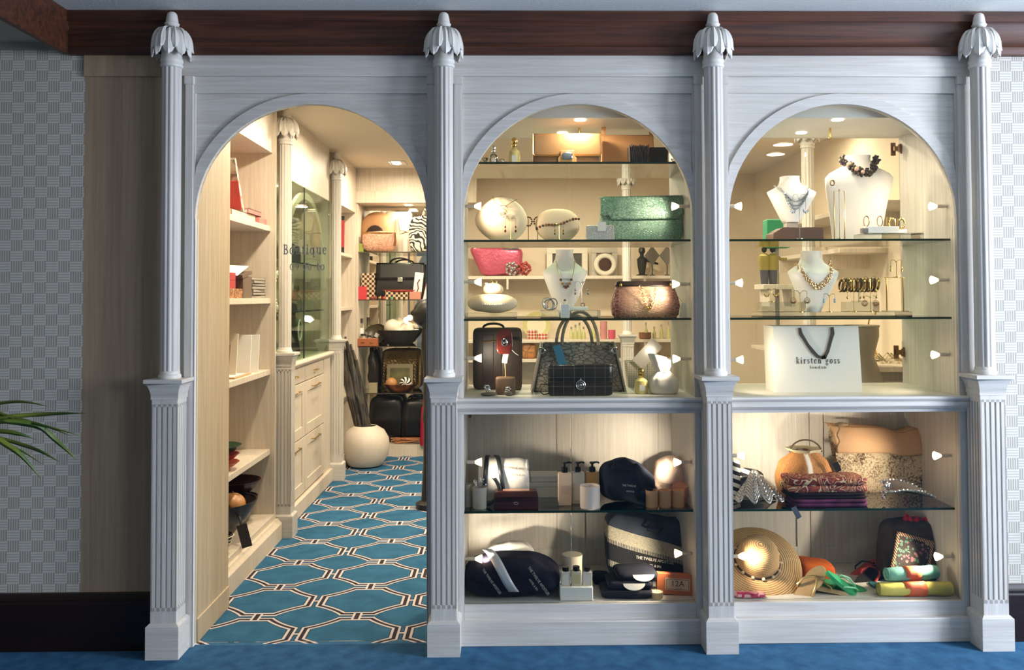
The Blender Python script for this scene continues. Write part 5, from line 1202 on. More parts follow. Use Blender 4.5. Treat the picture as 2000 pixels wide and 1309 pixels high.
for k in range(12): part_copy(bi['nug'], t, (-w * .46 + random.uniform(-.012, .012), -.03 + random.uniform(-.03, .03), .02 + random.uniform(0, h * .8)), (k, k, k)).scale = (1.5, 1.5, 1.5)
# ---- bottom
z = ZB
m = Mat('woven_straw', '#c49a62', .8); x, y, zz_ = m.xyz(); rad = (x * x + y * y).op('SQRT'); ang = y.op('ARCTAN2', x)
rings_ = ((rad - zz_) * 85).frac(); rays = (ang * 26).frac(); wl = ((rings_ - .5).abs() + (rays - .5).abs() * .7)
m.color(m.mix(m.ramp(wl, .2, .5), '#84592c', '#d8b07a')); m.bump(wl, .7, .003); straw = m.m
t = T('straw_hat', 'wide brimmed woven straw hat with shell band in the bottom left corner', 'hat', on(1478, .22, z + .115), rot=(.62, -.16, .2))
prof = [(.001, .122), (.03, .121), (.06, .112), (.082, .090), (.094, .055), (.100, .02), (.103, .003)]
def hat(a, b):
    th = 2 * pi * a
    if b < .5:
        k = b / .5 * (len(prof) - 1); i = min(int(k), len(prof) - 2); f_ = k - i; r = prof[i][0] + (prof[i + 1][0] - prof[i][0]) * f_; zz = prof[i][1] + (prof[i + 1][1] - prof[i][1]) * f_
    else:
        q = (b - .5) / .5; r = .103 + .108 * q; zz = .003 - .022 * q * q + .012 * q * sin(2 * th + .6)
    return (r * cos(th), r * sin(th), zz)
G().grid(hat, 64, 34, cu=True).o('woven_straw', straw, t, solid=.003, ang=80)
hb_ = G().tube([(p[0], p[1], .012) for p in ring_pts(.104, 36)], .005, 6, True).o('hat_band', plain('dark_cord', '#3a2418', .7), t)
for k in range(14):
    a = 2 * pi * k / 14; G().ell((.109 * cos(a), .109 * sin(a), .013), (.008, .008, .006), 8, 5, .8, .8).o('shell_bead', plain('shell_bead', '#d9c3a0', .4), hb_)
# flip-flops
def foot(L, n=30):
    pts = []
    for k in range(n):
        t_ = 2 * pi * k / n; c, s_ = cos(t_), sin(t_); wd = .040 + .010 * c - .008 * math.exp(-((c + .1) / .35) ** 2)
        pts.append((c * L / 2, s_ * wd * 1.0))
    return pts
def flipflop(u, v, Y, rot, label, sole, strap, L=.23, lift=0.0):
    loc = at(u, v, Y); loc[2] = max(loc[2], z + .012); t = T('flip_flop', label, 'sandal', loc, rot=rot)
    P = foot(L); g = G().loft([[(a * k, b * k, zz) for a, b in P] for zz, k in ((-.009, .98), (-.006, 1), (.006, 1), (.009, .98))]); g.o('sole', sole, t)
    st = (L * .26, 0, .009)
    for s in (-1, 1): G().tube([st, (L * .20, s * .012, .026), (L * .06, s * .032, .034), (-L * .10, s * .040, .018), (-L * .13, s * .036, .004)], [.004, .005, .006, .006, .005], 8, flat=.6).o('strap', strap, t)
    G().tube([st, (L * .255, 0, .024)], .004, 8).o('toe_post', strap, t)
    return t
gn = plain('green_rubber', '#3aa56a', .4); gns = plain('pale_green_strap', '#8fd0a8', .25); tn = plain('tan_rubber', '#b39468', .55); gs = plain('gold_strap', '#cfb07a', .25, .6); rd = plain('red_rubber', '#c2423a', .4); bkr = plain('black_rubber', '#1c1716', .45)
flipflop(1650, 1145, .10, (.5, .62, .35), 'green flip flop leaning over the pile, on top', gn, gns, .26)
flipflop(1640, 1158, .17, (.1, .15, -.25), 'green flip flop lying flat beneath its pair', gn, gns, .24)
flipflop(1578, 1147, .10, (.75, -.75, .3), 'tan flip flop with gold straps standing beside the straw hat', tn, gs, .24)
flipflop(1612, 1168, .12, (.25, -.1, 2.8), 'tan flip flop with gold straps lying at the front', tn, gs, .22)
flipflop(1700, 1128, .30, (.5, -.2, .5), 'black flip flop with red straps behind the green pair', bkr, rd, .22)
flipflop(1690, 1118, .38, (.3, -.35, .3), 'red and black flip flop further back behind the green pair', rd, bkr, .22)
t, w, h = lab('beach_towel', 'orange folded beach towel between straw hat and green flip flops', 'towel', 1556, 1625, 1097, .34, z)
pill(w, .14, h, .45, .4).wob(.008, 14, 2).map(lambda p: (p[0], p[1], max(p[2], 0) * (1.1 - p[0] * 1.5))).o('towel_cloth', cloth('orange_cloth', '#d96a2a', '#c4571f', 250), t, ang=80)
# embroidered drawstring backpack
m = Mat('embroidered_panel', '#4a3a34', .8); x, y, zz_ = m.xyz(); vv = m.coord((1, 0, 1)); cell = m.voro(26, 'F1', vv, 1)
n = m.nt.nodes.new('ShaderNodeTexVoronoi'); n.inputs['Scale'].default_value = 26; m.nt.links.new(vv, n.inputs['Vector'])
dist = N(m.nt, n.outputs['Distance']); sep = m.nt.nodes.new('ShaderNodeSeparateColor'); m.nt.links.new(n.outputs['Color'], sep.inputs[0]); cr = N(m.nt, sep.outputs[0])
c = m.mix(cr.gt(.5), '#5f8f78', '#c9737f'); c = m.mix(cr.gt(.75), c, '#cfa878'); c = m.mix(cr.lt(.2), c, '#8d5a86')
ln = ((dist * 9).frac()).lt(.5); c = m.mix(ln, '#2a201b', c); c = m.mix(m.voro(60, 'F1', vv).gt(.42), c, '#2a201b')
bord = x.abs().gt(.078).max(zz_.abs().gt(.082)); bl = ((x + zz_) * 75).frac().lt(.5); c = m.mix(bord, c, m.mix(bl, '#2e231f', '#d3a07a')); m.color(c); m.bump(ln, .4); emb = m.m
t, w, h = lab('drawstring_backpack', 'dark olive drawstring backpack with embroidered panel and red cord', 'bag', 1716, 1848, 1020, .30, z)
olive = cloth('dark_olive_canvas', '#57493b', '#43372c', 300)
g = G().ell((0, 0, h / 2), (w / 2, .08, h / 2), 44, 24, .4, .45).map(lambda p: (p[0] * (1.05 - .22 * p[2] / h) + .10 * (p[2] / h) * .2, p[1] + .06 * p[2] / h, p[2])).wob(.006, 12, 3).map(lambda p: (p[0], p[1], max(0, p[2])))
g.o('bag_body', olive, t, ang=80)
G().grid(lambda a, b: ((a - .5) * .185, -.012 * sin(pi * a) * sin(pi * b) - .004, (b - .5) * .195), 12, 12).o('embroidered_panel', emb, t, (-w * .10, -.066, h * .46), (-.17, .28, 0), solid=.004)
rc = cloth('red_pink_cord', '#c8324a', None, 200)
g = G()
for k in range(16):
    a = k / 15; g.ell((-w * .02 + w * .40 * a, .045 + .012 * sin(k * 2.1), h * (1.0 - .05 * a) + .012 * sin(k * 1.3)), (.012, .016, .014), 10, 6)
g.wob(.004, 60, 2).o('ruffled_collar', rc, t, ang=90)
for dx in (0, .012): G().tube([(w * .38, .02, h * .97), (w * .46 + dx, -.01, h * .8), (w * .50 + dx, -.03, h * .5), (w * .49 + dx, -.05, h * .22), (w * .44, -.07, .02)], .006, 8).o('shoulder_cord', rc, t)
def towel_roll(u0, u1, vt, Y, zz, label, mat, rz, seed):
    t, w, h = lab('rolled_towel', label, 'towel', u0, u1, vt, Y, zz, rz); r = .031
    roll(t, w, r, mat, 'rolled_cloth', .005, seed)
    G().grid(lambda a, b: ((b - .55) * w * .30, r * 1.04 * cos(2 * pi * a), r + r * 1.04 * sin(2 * pi * a)), 28, 3, cu=True).o('paper_band', plain('orange_paper_band', '#e2683c', .55), t, solid=.002)
    return t
yl = cloth('yellow_towelling', '#d9cc70', '#c4b254', 240); tl = cloth('teal_towelling', '#7fb5a4', '#629a8b', 240)
towel_roll(1716, 1858, 1149, .065, z, 'yellow rolled towel with orange paper band at the front', yl, 0, 3)
towel_roll(1728, 1832, 1114, .10, z + .058, 'teal rolled towel with orange paper band above the yellow one', tl, .10, 5)
t, w, h = lab('beach_wrap', 'teal crumpled wrap under the rolled teal towel', 'wrap', 1700, 1740, 1140, .2, z)
pill(w, .10, h, .6, .6).wob(.010, 18, 5).map(lambda p: (p[0], p[1], max(p[2], 0))).o('wrap_cloth', cloth('deep_teal_cloth', '#2c5a5c', None, 200), t, ang=90)
m = Mat('pink_floral_print', '#d98a94', .6); n1 = m.noise(50, 1, None, 1); m.color(m.mix(n1.gt(.53), '#e6b4ae', '#c23a62')); 
t, w, h = lab('printed_pouch', 'pink floral pouch lying under the straw hat brim', 'pouch', 1432, 1494, 1156, .07, z)
pill(w, .06, h, .6, .5).wob(.004, 25, 2).map(lambda p: (p[0], p[1], max(p[2], 0))).o('pouch_cloth', m.m, t, ang=80); G().tube([(-w * .4, -.02, h * .9), (-w * .1, -.03, h * 1.25), (w * .15, -.03, h * .8)], .005, 6).o('strap', plain('hot_pink_strap', '#c8325c', .5), t)
# ================================================================== things in the doorway: bookcase
def box_t(name, label, cat, Y0, Y1, x0, x1, z, h, mat, part='body', grp=None, rz=0, lid=None):
    t = T(name, label, cat, ((x0 + x1) / 2, (Y0 + Y1) / 2, z), rz, grp); w, d = x1 - x0, Y1 - Y0
    G().cbox(w, d, h).o(part, mat, t, bev=.0015)
    return t
def book(label, Y0, Y1, x0, x1, z, h, cover, rz=0, grp='books and boxes on the bookcase'):
    t = T('book', label, 'book', ((x0 + x1) / 2, (Y0 + Y1) / 2, z), rz, grp); w, d = x1 - x0, Y1 - Y0; e = min(.003, h * .2)
    G().cbox(w, d, e).cbox(w, d, e, (0, 0, h - e)).box(w / 2 - .003, w / 2, -d / 2, d / 2, 0, h).o('cover', cover, t)
    G().cbox(w - .010, d - .006, h - 2 * e, (0, 0, e)).o('pages', paper, t); return t
redp = plain('red_cover', '#b03a3c', .5); pinkp = plain('faded_red_cover', '#c47a72', .55); greyp = plain('grey_cover', '#a39a8c', .55); crm = plain('cream_cover', '#d6c7ab', .6)
z = BZ[0]
book('wide cream bound book lying flat on the top shelf of the bookcase', 1.02, 1.48, -.36, -.07, z, .048, crm)
book('faded red book lying at the end of the top bookcase shelf', 1.30, 1.58, -.34, -.06, z + .048, .030, pinkp)
box_t('small_box', 'small faded red box at the far end of the top bookcase shelf', 'box', 1.50, 1.66, -.20, -.05, z, .040, pinkp)
m = Mat('marbled_grey_cover', '#b9b2a6', .6); n1 = m.noise(9, 3, None, 2); m.color(m.mix(m.ramp(n1, .45, .55), '#8f867b', '#d1c9bc')); marb = m.m
t = T('book', 'large grey marbled book leaning back on the top bookcase shelf', 'book', (-.20, 1.26, z + .05), rot=(0, 0, 0)); G().box(-.12, .12, 0, .028, 0, .33).o('cover', marb, t, None, (-5.75 + 2 * pi - .0, 0, 0)); G().box(-.115, .117, .004, .024, .004, .326).o('pages', paper, t, None, (-5.75 + 2 * pi, 0, 0))
t.children[0].rotation_euler = (.52, 0, 0); t.children[1].rotation_euler = (.52, 0, 0)
t = T('booklet', 'red booklet leaning in front of the grey marbled book', 'booklet', (-.12, 1.13, z + .05)); G().box(-.07, .07, 0, .008, 0, .17).o('cover', plain('bright_red_cover', '#c23b3a', .45), t, None, (.40, 0, 0)); G().box(-.06, .066, .001, .007, .003, .165).o('pages', paper, t, None, (.40, 0, 0))
z = BZ[1]
for k, (a, b) in enumerate(((0, .045), (.046, .09))):
    box_t('small_box', ['lower', 'upper'][k] + ' red gift box stacked at the near end of the second bookcase shelf', 'box', .80, 1.06, -.22, -.06, z + .055 + a, b - a, redp)
m = Mat('gold_pattern_paper', '#c39a5e', .5); n1 = m.voro(60, 'F1'); m.color(m.mix(n1.gt(.35), '#c7a56c', '#8d5a3a')); 
box_t('small_box', 'gold patterned box under the two red boxes on the bookcase', 'box', .80, 1.16, -.24, -.05, z, .055, m.m)
t = box_t('photo_box', 'brown leather box with a white booklet tipped over it', 'box', 1.17, 1.34, -.26, -.05, z, .13, plain('taupe_leather', '#6d5a4a', .5)); G().cbox(.22, .19, .02, (0, 0, .131)).o('lid', MT['taupe_leather'], t, None, (.15, 0, 0)); G().cbox(.18, .22, .004, (0, -.02, .175)).o('booklet', paper, t, None, (.28, .05, 0))
for k in range(7): book(['lowest', 'second', 'third', 'fourth', 'fifth', 'sixth', 'topmost'][k] + ' thin grey book in the pile at the far end of the second shelf', 1.38, 1.655, -.30, -.055 + .004 * (k % 2), z + .0185 * k, .017, greyp, .03 * ((k % 3) - 1))
z = BZ[2]
def leaning(name, label, cat, x, y, z, w, h, mat, a, th=.012, inner=None, rz=0):
    t = T(name, label, cat, (x, y, z), rz); G().box(-w / 2, w / 2, 0, th, 0, h).o('board', mat, t, None, (-a, 0, 0), bev=.001)
    if inner: G().box(-w * .30, w * .30, -.002, 0, h * .25, h * .75).o('picture', inner, t, None, (-a, 0, 0))
    return t
leaning('picture_frame', 'cream card frame with brown opening leaning on the third bookcase shelf', 'frame', -.20, 1.20, z, .20, .25, plain('cream_card', '#d9ccb4', .6), .18, inner=plain('brown_mount', '#a48562', .6))
leaning('picture_frame', 'narrow tan picture frame leaning in front of the cream card frame', 'frame', -.22, 1.02, z, .15, .17, plain('tan_card', '#b99a72', .6), .4, inner=crm)
leaning('invitation_card', 'large white card standing at the far end of the third bookcase shelf', 'card', -.17, 1.36, z, .21, .235, paper, .16, .006)
leaning('invitation_card', 'second large white card standing behind the first one', 'card', -.15, 1.47, z, .21, .23, paper, .12, .006)
t = box_t('flat_folder', 'flat tan folder lying on the third bookcase shelf', 'folder', 1.02, 1.34, -.26, -.05, z, .008, MT['tan_card'], 'cover'); G().cbox(.17, .26, .001, (0, 0, .008)).o('pages', paper, t)
def bowl(name, label, loc, r, h, mat, inner=None, foot_=.35, th=.006, cat='bowl', sy=1):
    t = T(name, label, cat, loc); pr = [(r * foot_, 0), (r * (foot_ + .15), h * .12), (r * .80, h * .55), (r, h), (r - th, h), (r * .78 - th, h * .57), (r * foot_, h * .16), (.001, h * .14)]
    G().lathe(pr, 32, sy=sy).o('bowl_wall', mat, t)
    if inner: G().lathe([(r - th * 1.1, h * .99), (r * .78 - th * 1.1, h * .58), (r * foot_, h * .18), (.001, h * .165)], 32, sy=sy, cap=False).o('glaze', inner, t)
    return t
z = BZ[3]
bowl('bowl', 'orange red shallow bowl at the bottom of the bowl stack on the bookcase', (-.15, 1.02, z), .125, .045, plain('red_orange_lacquer', '#a8442e', .35))
bowl('bowl', 'crimson bowl in the middle of the bowl stack on the bookcase', (-.15, 1.02, z + .040), .125, .05, plain('crimson_lacquer', '#a02c38', .3))
bowl('bowl', 'dark green bowl on top of the bowl stack on the bookcase', (-.15, 1.03, z + .082), .135, .055, plain('green_lacquer', '#2f4a30', .35))
bowl('bowl', 'small brown wooden bowl behind the bowl stack on the bookcase', (-.30, 1.06, z + .137), .09, .05, plain('brown_lacquer', '#5e2f20', .35))
z = .166
bigb = plain('black_wood_bowl', '#241c16', .35)
t = bowl('bowl', 'large dark wooden bowl holding gourds at the bottom of the bookcase', (-.20, 1.14, z), .24, .215, bigb, plain('brown_bowl_inside', '#3a2a1e', .4), .3, .010)
G().tube([(.16, -.10, .17), (.19, -.13, .13), (.20, -.14, .10)], .012, 6, flat=.5).o('leather_tie', black, t); G().box(-.028, .028, -.002, .002, -.13, 0).o('tag_card', plain('dark_tag', '#2d2624', .5), t, (.20, -.15, .115), (0, -.25, .25))
bowl('bowl', 'dark red lacquered bowl behind the large bowl of gourds', (-.19, 1.44, z + .17), .17, .10, plain('dark_red_lacquer', '#3c1414', .25))
bowl('bowl', 'plain dark bowl supporting the dark red lacquered bowl', (-.19, 1.44, z), .15, .17, bigb, None, .5)
def gourd(label, loc, r, mat, net=False, sq_=1):
    t = T('gourd', label, 'gourd', loc); G().ell((0, 0, r * .95), (r, r, r * .95 * sq_), 24, 14).wob(.004, 12, r * 90).o('gourd_shell', mat, t); G().tube([(0, 0, r * 1.85), (.004, 0, r * 2.0)], .006, 6).o('stem', MT['brown_lacquer'], t)
    if net:
        for a in range(5): G().tube([((r + .003) * cos(q) * cos(a * pi / 5), (r + .003) * cos(q) * sin(a * pi / 5), r * .95 + (r + .003) * .95 * sin(q)) for q in [2 * pi * i / 24 for i in range(24)]], .0035, 5, True).o('cord', plain('pale_cord', '#a98a5e', .7), t)
    return t
m = Mat('ochre_gourd', '#b07a45', .4); m.color(m.mix(m.ramp(m.noise(18, 3), .55, .65), '#b9834d', '#5e3a20')); och = m.m
gourd('ochre speckled gourd at the front of the large dark bowl', (-.08, 1.08, z + .13), .075, och)
gourd('dark brown gourd bound with pale cord on top of the others', (-.22, 1.05, z + .20), .080, plain('dark_gourd', '#3b281a', .4), True)
gourd('dark round gourd lowest at the near side of the large bowl', (-.18, .98, z + .08), .07, plain('black_gourd', '#2a1d16', .3))
t = bowl('basket', 'small black and white woven bowl at the near end of the bottom shelf', (-.07, .82, z), .075, .11, plain('woven_black', '#2b2620', .7), None, .35, .006, 'basket')
for k in range(4): G().tube([(p[0], p[1], .04 + .02 * k) for p in ring_pts(.053 + .008 * k, 24)], .0035, 5, True).o('white_coil', plain('white_coil', '#c9bfa8', .7), t)
# ---- glass cabinet contents
smoke = plain('smoked_metal', '#3a3833', .2, .7)
z = 1.803
t = T('sun_hat', 'black hat on the top glass shelf of the jewellery cabinet', 'hat', (-.22, 2.9, z)); G().lathe([(.10, 0), (.10, .012), (.098, .09), (.085, .14), (.04, .16), (.001, .162)], 28).o('crown', plain('black_felt', '#1d1a18', .8), t); G().lathe([(.09, .002), (.17, .0), (.17, .006), (.09, .010)], 28).o('brim', MT['black_felt'], t)
t = T('handbag', 'grey crumpled metallic bag on the top glass shelf of the cabinet', 'handbag', (-.22, 2.30, z)); pill(.12, .30, .17, .5, .5).wob(.02, 12, 3).map(lambda p: (p[0], p[1], max(p[2], 0))).o('body', smoke, t); G().tube([(0, -.08, .15), (0, -.06, .24), (0, .06, .24), (0, .08, .15)], .007, 6).o('handle', black, t)
z = 1.443
t = T('necklace_ring', 'white shell collar necklace standing upright in the jewellery cabinet', 'necklace', (-.16, 2.36, z)); G().tube([(0, p[0], .15 + p[1]) for p in ring_pts(.13, 28)], .014, 8, True).o('collar_band', bustw, t)
for k in range(24):
    a = 2 * pi * k / 24; G().ell((.016, .13 * cos(a), .15 + .13 * sin(a)), (.010, .010, .010), 7, 5).o('shell', paper, t)
for k, (y, hh) in enumerate(((2.72, .20), (2.9, .26), (3.1, .18))):
    t = T('crystal_decanter', ['near', 'middle', 'far'][k] + ' tall crystal decanter on the lower glass shelf of the cabinet', 'decanter', (-.2, y, z)); G().lathe([(.045, 0), (.05, hh * .3), (.03, hh * .6), (.014, hh * .7), (.014, hh * .82), (.022, hh * .84), (.022, hh), (.001, hh)], 12).o('glass_body', CRY, t, smooth=False); G().lathe([(.016, hh * .84), (.02, hh * 1.08), (.001, hh * 1.1)], 10).o('stopper', CRY, t)
z = 1.09
t = T('silver_sculpture', 'crumpled silver sculpture on the cabinet counter behind glass', 'sculpture', (-.2, 2.33, z)); G().ell((0, 0, .17), (.08, .15, .17), 26, 16).wob(.035, 9, 4).map(lambda p: (p[0], p[1], max(p[2], 0))).o('body', silver, t); G().lathe([(.06, 0), (.06, .012), (.01, .02)], 18).o('base', black, t)
t = T('figurine', 'black figurine with pale loop necklace on the cabinet counter', 'figurine', (-.17, 2.86, z)); G().lathe([(.055, 0), (.06, .03), (.045, .12), (.07, .22), (.06, .27), (.022, .30), (.02, .325), (.036, .36), (.03, .40), (.001, .415)], 22).o('torso', plain('ebony', '#171412', .25), t); G().tube([(.055, p[0] * .8, .20 + p[1] * 1.3) for p in ring_pts(.06, 22)], .007, 6, True).o('necklace', bustw, t)
# ================================================================== tall carved figure, pot, niche goods
eb = plain('dark_bronze_patina', '#2e2a22', .4, .3)
t = T('carved_statue', 'tall dark carved statue with a head in profile beside the doorway column', 'statue', (.905, 2.5, 0))
G().lathe([(.09, 0), (.09, .04), (.05, .06), (.035, .30), (.032, .6), (.042, .66), (.034, .72), (.036, 1.0), (.05, 1.15), (.045, 1.28), (.035, 1.34)], 20).o('body', eb, t)
g = G().ell((-.005, 0, 1.435), (.100, .075, .098), 28, 18); g.map(lambda p: (p[0] - .030 * math.exp(-((p[2] - 1.425) / .018) ** 2) * (p[0] < -.06) - .016 * math.exp(-((p[2] - 1.385) / .012) ** 2) * (p[0] < -.05) , p[1], p[2] - .02 * (p[0] < -.05) * (p[2] < 1.40)))
hd = g.o('head', eb, t, ang=90); G().lathe([(.045, 1.32), (.05, 1.36), (.06, 1.40)], 18).o('neck', eb, t)
for s in (-1, 1): G().ell((.012, s * .074, 1.43), (.014, .006, .026), 10, 8).o('ear', eb, hd); G().ell((-.083, s * .032, 1.44), (.008, .012, .007), 10, 6).o('eye', eb, hd)
t = T('floor_vase', 'round white ceramic pot on the carpet holding wrapped dark reeds', 'vase', (.19, 4.12, 0))
R_ = .222; G().lathe([(.10, 0), (.15, .012), (.205, .09), (R_, .18), (.215, .255), (.175, .325), (.115, .362), (.100, .368), (.096, .362), (.11, .35), (.16, .31), (.19, .2), (.001, .1)], 40).o('pot_wall', plain('white_ceramic', '#ddd0bf', .45, var=.06), t)
cel = clear('cellophane', '#b9b4ac', .35, .12); reed = plain('dark_reed', '#37302a', .6)
for k, (bx, by, tx, ty, hh) in enumerate(((-.02, 0, -.20, .02, 1.03), (.03, .03, -.14, .04, 1.0), (.0, -.03, -.16, -.02, .98), (.05, 0, -.09, .02, .93), (.04, -.03, -.11, -.03, .96), (-.03, .03, -.23, .05, .95), (.06, .02, -.06, .0, .88))):
    t = T('reed_bundle', ['first', 'second', 'third', 'fourth', 'fifth', 'sixth', 'seventh'][k] + ' cellophane wrapped dark reed leaning in the white pot', 'reeds', (.19, 4.12, .18), 0, 'wrapped reeds in the white pot')
    b, e = Vector((bx, by, 0)), Vector((tx - .05, ty, hh))
    G().tube([b.lerp(e, q / 8) for q in range(9)], [.018, .02, .021, .021, .021, .02, .02, .017, .010], 8).wob(.004, 20, k).o('stalk', reed, t, ang=90)
    g = G().tube([b.lerp(e, q / 10) + Vector((.002 * sin(q * 2.2), .0, 0)) for q in range(10)], [.027, .029 , .03, .028, .031, .029, .03, .028, .026, .02], 9).wob(.006, 26, k + 3); g.o('cellophane_wrap', cel, t, smooth=False)
z = NZ[0]; YN = 4.74
t, w, h = lab('round_basket', 'tan domed basket with dark opening on the top niche shelf', 'basket', 702, 772, 414, 4.840, z)
G().ell((0, 0, h * .45), (w / 2, .10, h * .55), 28, 16, .9, .9).map(lambda p: (p[0], p[1], max(p[2], 0))).o('basket_body', plain('tan_weave', '#a57a52', .7, bump=.5, bs=120), t); G().ell((-.01, -.102, h * .40), (w * .26, .008, h * .26), 20, 8).o('opening', plain('dark_hole', '#21140e', .9), t)
t, w, h = lab('clutch_bag', 'pale pink crocodile pouch at the front of the top niche shelf', 'handbag', 708, 776, 452, 4.680, z)
pill(w, .12, h, .5, .35).wob(.008, 10, 2).map(lambda p: (p[0], p[1], max(p[2], 0))).o('body', croc('pink_croc', '#d9a98c', '#c99478', 34, .35, (1, 1, 1), '#a8775e'), t, ang=80); G().tube([(-w * .45, -.06, h * .93), (w * .45, -.06, h * .9)], .005, 6).o('zip', gold, t); G().tube([(w * .45, -.06, h * .9), (w * .47, -.07, h * .5), (w * .44, -.07, h * .3)], .010, 6).o('tassel', bronze, t)
t, w, h = lab('small_box', 'small lime green box at the left of the top niche shelf', 'box', 695, 711, 476, 4.670, z); G().cbox(w, .06, h * .7).o('base', plain('lime_card', '#8f9a45', .5), t, bev=.002); G().cbox(w * 1.04, .064, h * .3, (0, 0, h * .7)).o('lid', MT['lime_card'], t)
t, w, h = lab('handbag', 'grey white tote with rope handles behind the pink pouch', 'handbag', 752, 806, 414, 4.880, z); pill(w, .10, h, .2, .2).o('body', plain('grey_canvas', '#b5aa96', .8, bump=.3, bs=200), t)
for q in (0, 1): G().tube([(w * .0, -.07, h * .85), (w * .1, -.09, h * (.55 - .1 * q)), (w * .35, -.09, h * .5), (w * .6, -.07, h * (.72 + .1 * q))], .010, 8).o('rope_handle', plain('rope', '#b89f78', .8, bump=.5, bs=150), t)
m = Mat('zebra_print', '#e8e0d0', .7); x, y, zz_ = m.xyz(); wv_ = ((zz_ * 22 + x * 12 + (m.noise(7, 2) - .5) * 6).frac()).lt(.45); m.color(m.mix(wv_, '#e4dccb', '#211b17')); zeb = m.m
t, w, h = lab('handbag', 'zebra striped cloth bag at the right of the top niche shelf', 'handbag', 799, 848, 424, 4.700, z); pill(w, .12, h, .5, .4).wob(.014, 9, 6).map(lambda p: (p[0], p[1], max(p[2], 0))).o('body', zeb, t, ang=80); G().tube([(0, -.05, h * .9), (.05, -.05, h * 1.25), (.12, -.03, h * 1.3)], .012, 6).o('strap', zeb, t)
candle(785, 798, 468, 4.670, z, 'small white candle between pink pouch and zebra bag', MT['white_porcelain'], MT['white_wax'], 'votive_candle', .9)
z = NZ[1]
t, w, h = lab('briefcase', 'black crocodile briefcase with silver lock on the second niche shelf', 'handbag', 735, 832, 514, 4.760, z)
G().rect([(w / 2, .06, 0), (w / 2, .07, h * .2), (w * .48, .05, h * .8), (w * .47, .03, h)]).o('body', plain('black_leather', '#1c1714', .35, bump=.3, bs=60), t, bev=.012); G().grid(lambda a, b: ((a - .5) * w * (1 - .04 * (1 - b)), -.052 - .022 * b, h * (1 - .46 * b)), 10, 6).o('flap', MT['black_leather'], t, solid=.006); G().cbox(.05, .012, .045, (0, -.082, h * .48)).o('lock', silver, t, bev=.002)
for y in (-.02, .03): G().tube(arc_pts((-.01, h), .10, .05, 0, 180, 14, y), .007, 8).o('handle', MT['dark_brown_leather'], t)
m = Mat('brown_cream_checks', '#d2b188', .5); x, y, zz_ = m.xyz(); ck = ((x * 42 + 100.5).floor() + (zz_ * 42 + 100).floor()).mod(2.0).gt(.5); m.color(m.mix(ck, '#d9bc94', '#3a1f16')); chk = m.m
def boxed(name, label, cat, u0, u1, vt, Y, z, d, mat, lidm=None, rz=0):
    t, w, h = lab(name, label, cat, u0, u1, vt, Y, z, rz); G().cbox(w, d, h * .72).o('base', mat, t, bev=.001); G().cbox(w, d, h * .28, (0, 0, h * .722)).o('lid', lidm or mat, t, bev=.001); return t, w, h
boxed('gift_box', 'tall brown and cream checkered box left of the briefcase', 'box', 707, 733, 534, 4.700, z, .08, chk)
boxed('gift_box', 'long low brown and cream checkered box before the briefcase', 'box', 753, 798, 567, 4.640, z, .05, chk)
boxed('small_box', 'bright red box at the left end of the second niche shelf', 'box', 697, 716, 560, 4.630, z, .04, plain('bright_red_card', '#c8343a', .45), None, .2)
t, w, h = lab('boat_dish', 'red canoe shaped dish balanced on the checkered box', 'dish', 747, 812, 558, 4.635, z + .062); G().grid(lambda a, b: ((a - .5) * w, (b - .5) * .07 * abs(sin(pi * a)) ** .6, .03 * (abs(b - .5) * 2) ** 2 * sin(pi * a) + .030 * abs(2 * a - 1) ** 2), 24, 10).o('dish_shell', plain('red_black_lacquer', '#a83a2c', .3), t, solid=.005)
t, w, h = lab('greeting_card', 'white card with a dark dancing drawing in front of the briefcase', 'card', 805, 822, 532, 4.650, z); t.rotation_euler = (-.1, .1, 0); G().box(-w / 2, w / 2, 0, .003, 0, h).o('card', paper, t); G().tube([(-.01, -.002, h * .2), (.008, -.002, h * .4), (-.006, -.002, h * .6), (.012, -.002, h * .75)], .007, 6, flat=.3).o('drawing', plain('dark_red_ink', '#5a1f18', .6), t)
boxed('small_box', 'salmon pink box at the right front of the second niche shelf', 'box', 800, 822, 570, 4.630, z, .05, plain('salmon_card', '#c98a72', .5))
t, w, h = lab('book', 'brick orange book leaning at the right of the second niche shelf', 'book', 823, 838, 545, 4.680, z); t.rotation_euler = (0, .22, 0); G().box(-.02, .02, -.07, .07, 0, h).o('cover', plain('brick_cover', '#a4532f', .5), t); G().box(-.015, .015, -.072, .06, .004, h + .001).o('pages', paper, t)
for k, (u, mt_) in enumerate(((733, 'gem_red'), (742, 'gem_amber'), (727, 'gem_red'), (765, 'green_rubber'), (750, 'red_rubber'))):
    t = T('glass_trinket', ['purple', 'amber', 'ruby', 'green', 'red'][k] + ' glass trinket at the front of the second niche shelf', 'trinket', on(u, 4.625, z)); G().ell((0, 0, .014), (.018, .014, .014), 10, 7, .8, .8).o('glass_body', MT[mt_], t); G().ell((.008, 0, .03), (.007, .007, .007), 8, 5).o('knob', MT[mt_], t)
z = NZ[2]
t = bowl('fruit_bowl', 'large black ribbed bowl filled with pale balls on the third niche shelf', on(779, 4.740, z), .205, .155, plain('black_ribbed_bowl', '#2a251e', .4), None, .42, .008)
for k in range(30):
    a = 2 * pi * k / 30; G().tube([(.09 * cos(a), .09 * sin(a), .004), (.165 * cos(a), .165 * sin(a), .085), (.204 * cos(a), .204 * sin(a), .15)], .004, 5).o('rib', MT['black_ribbed_bowl'], t)
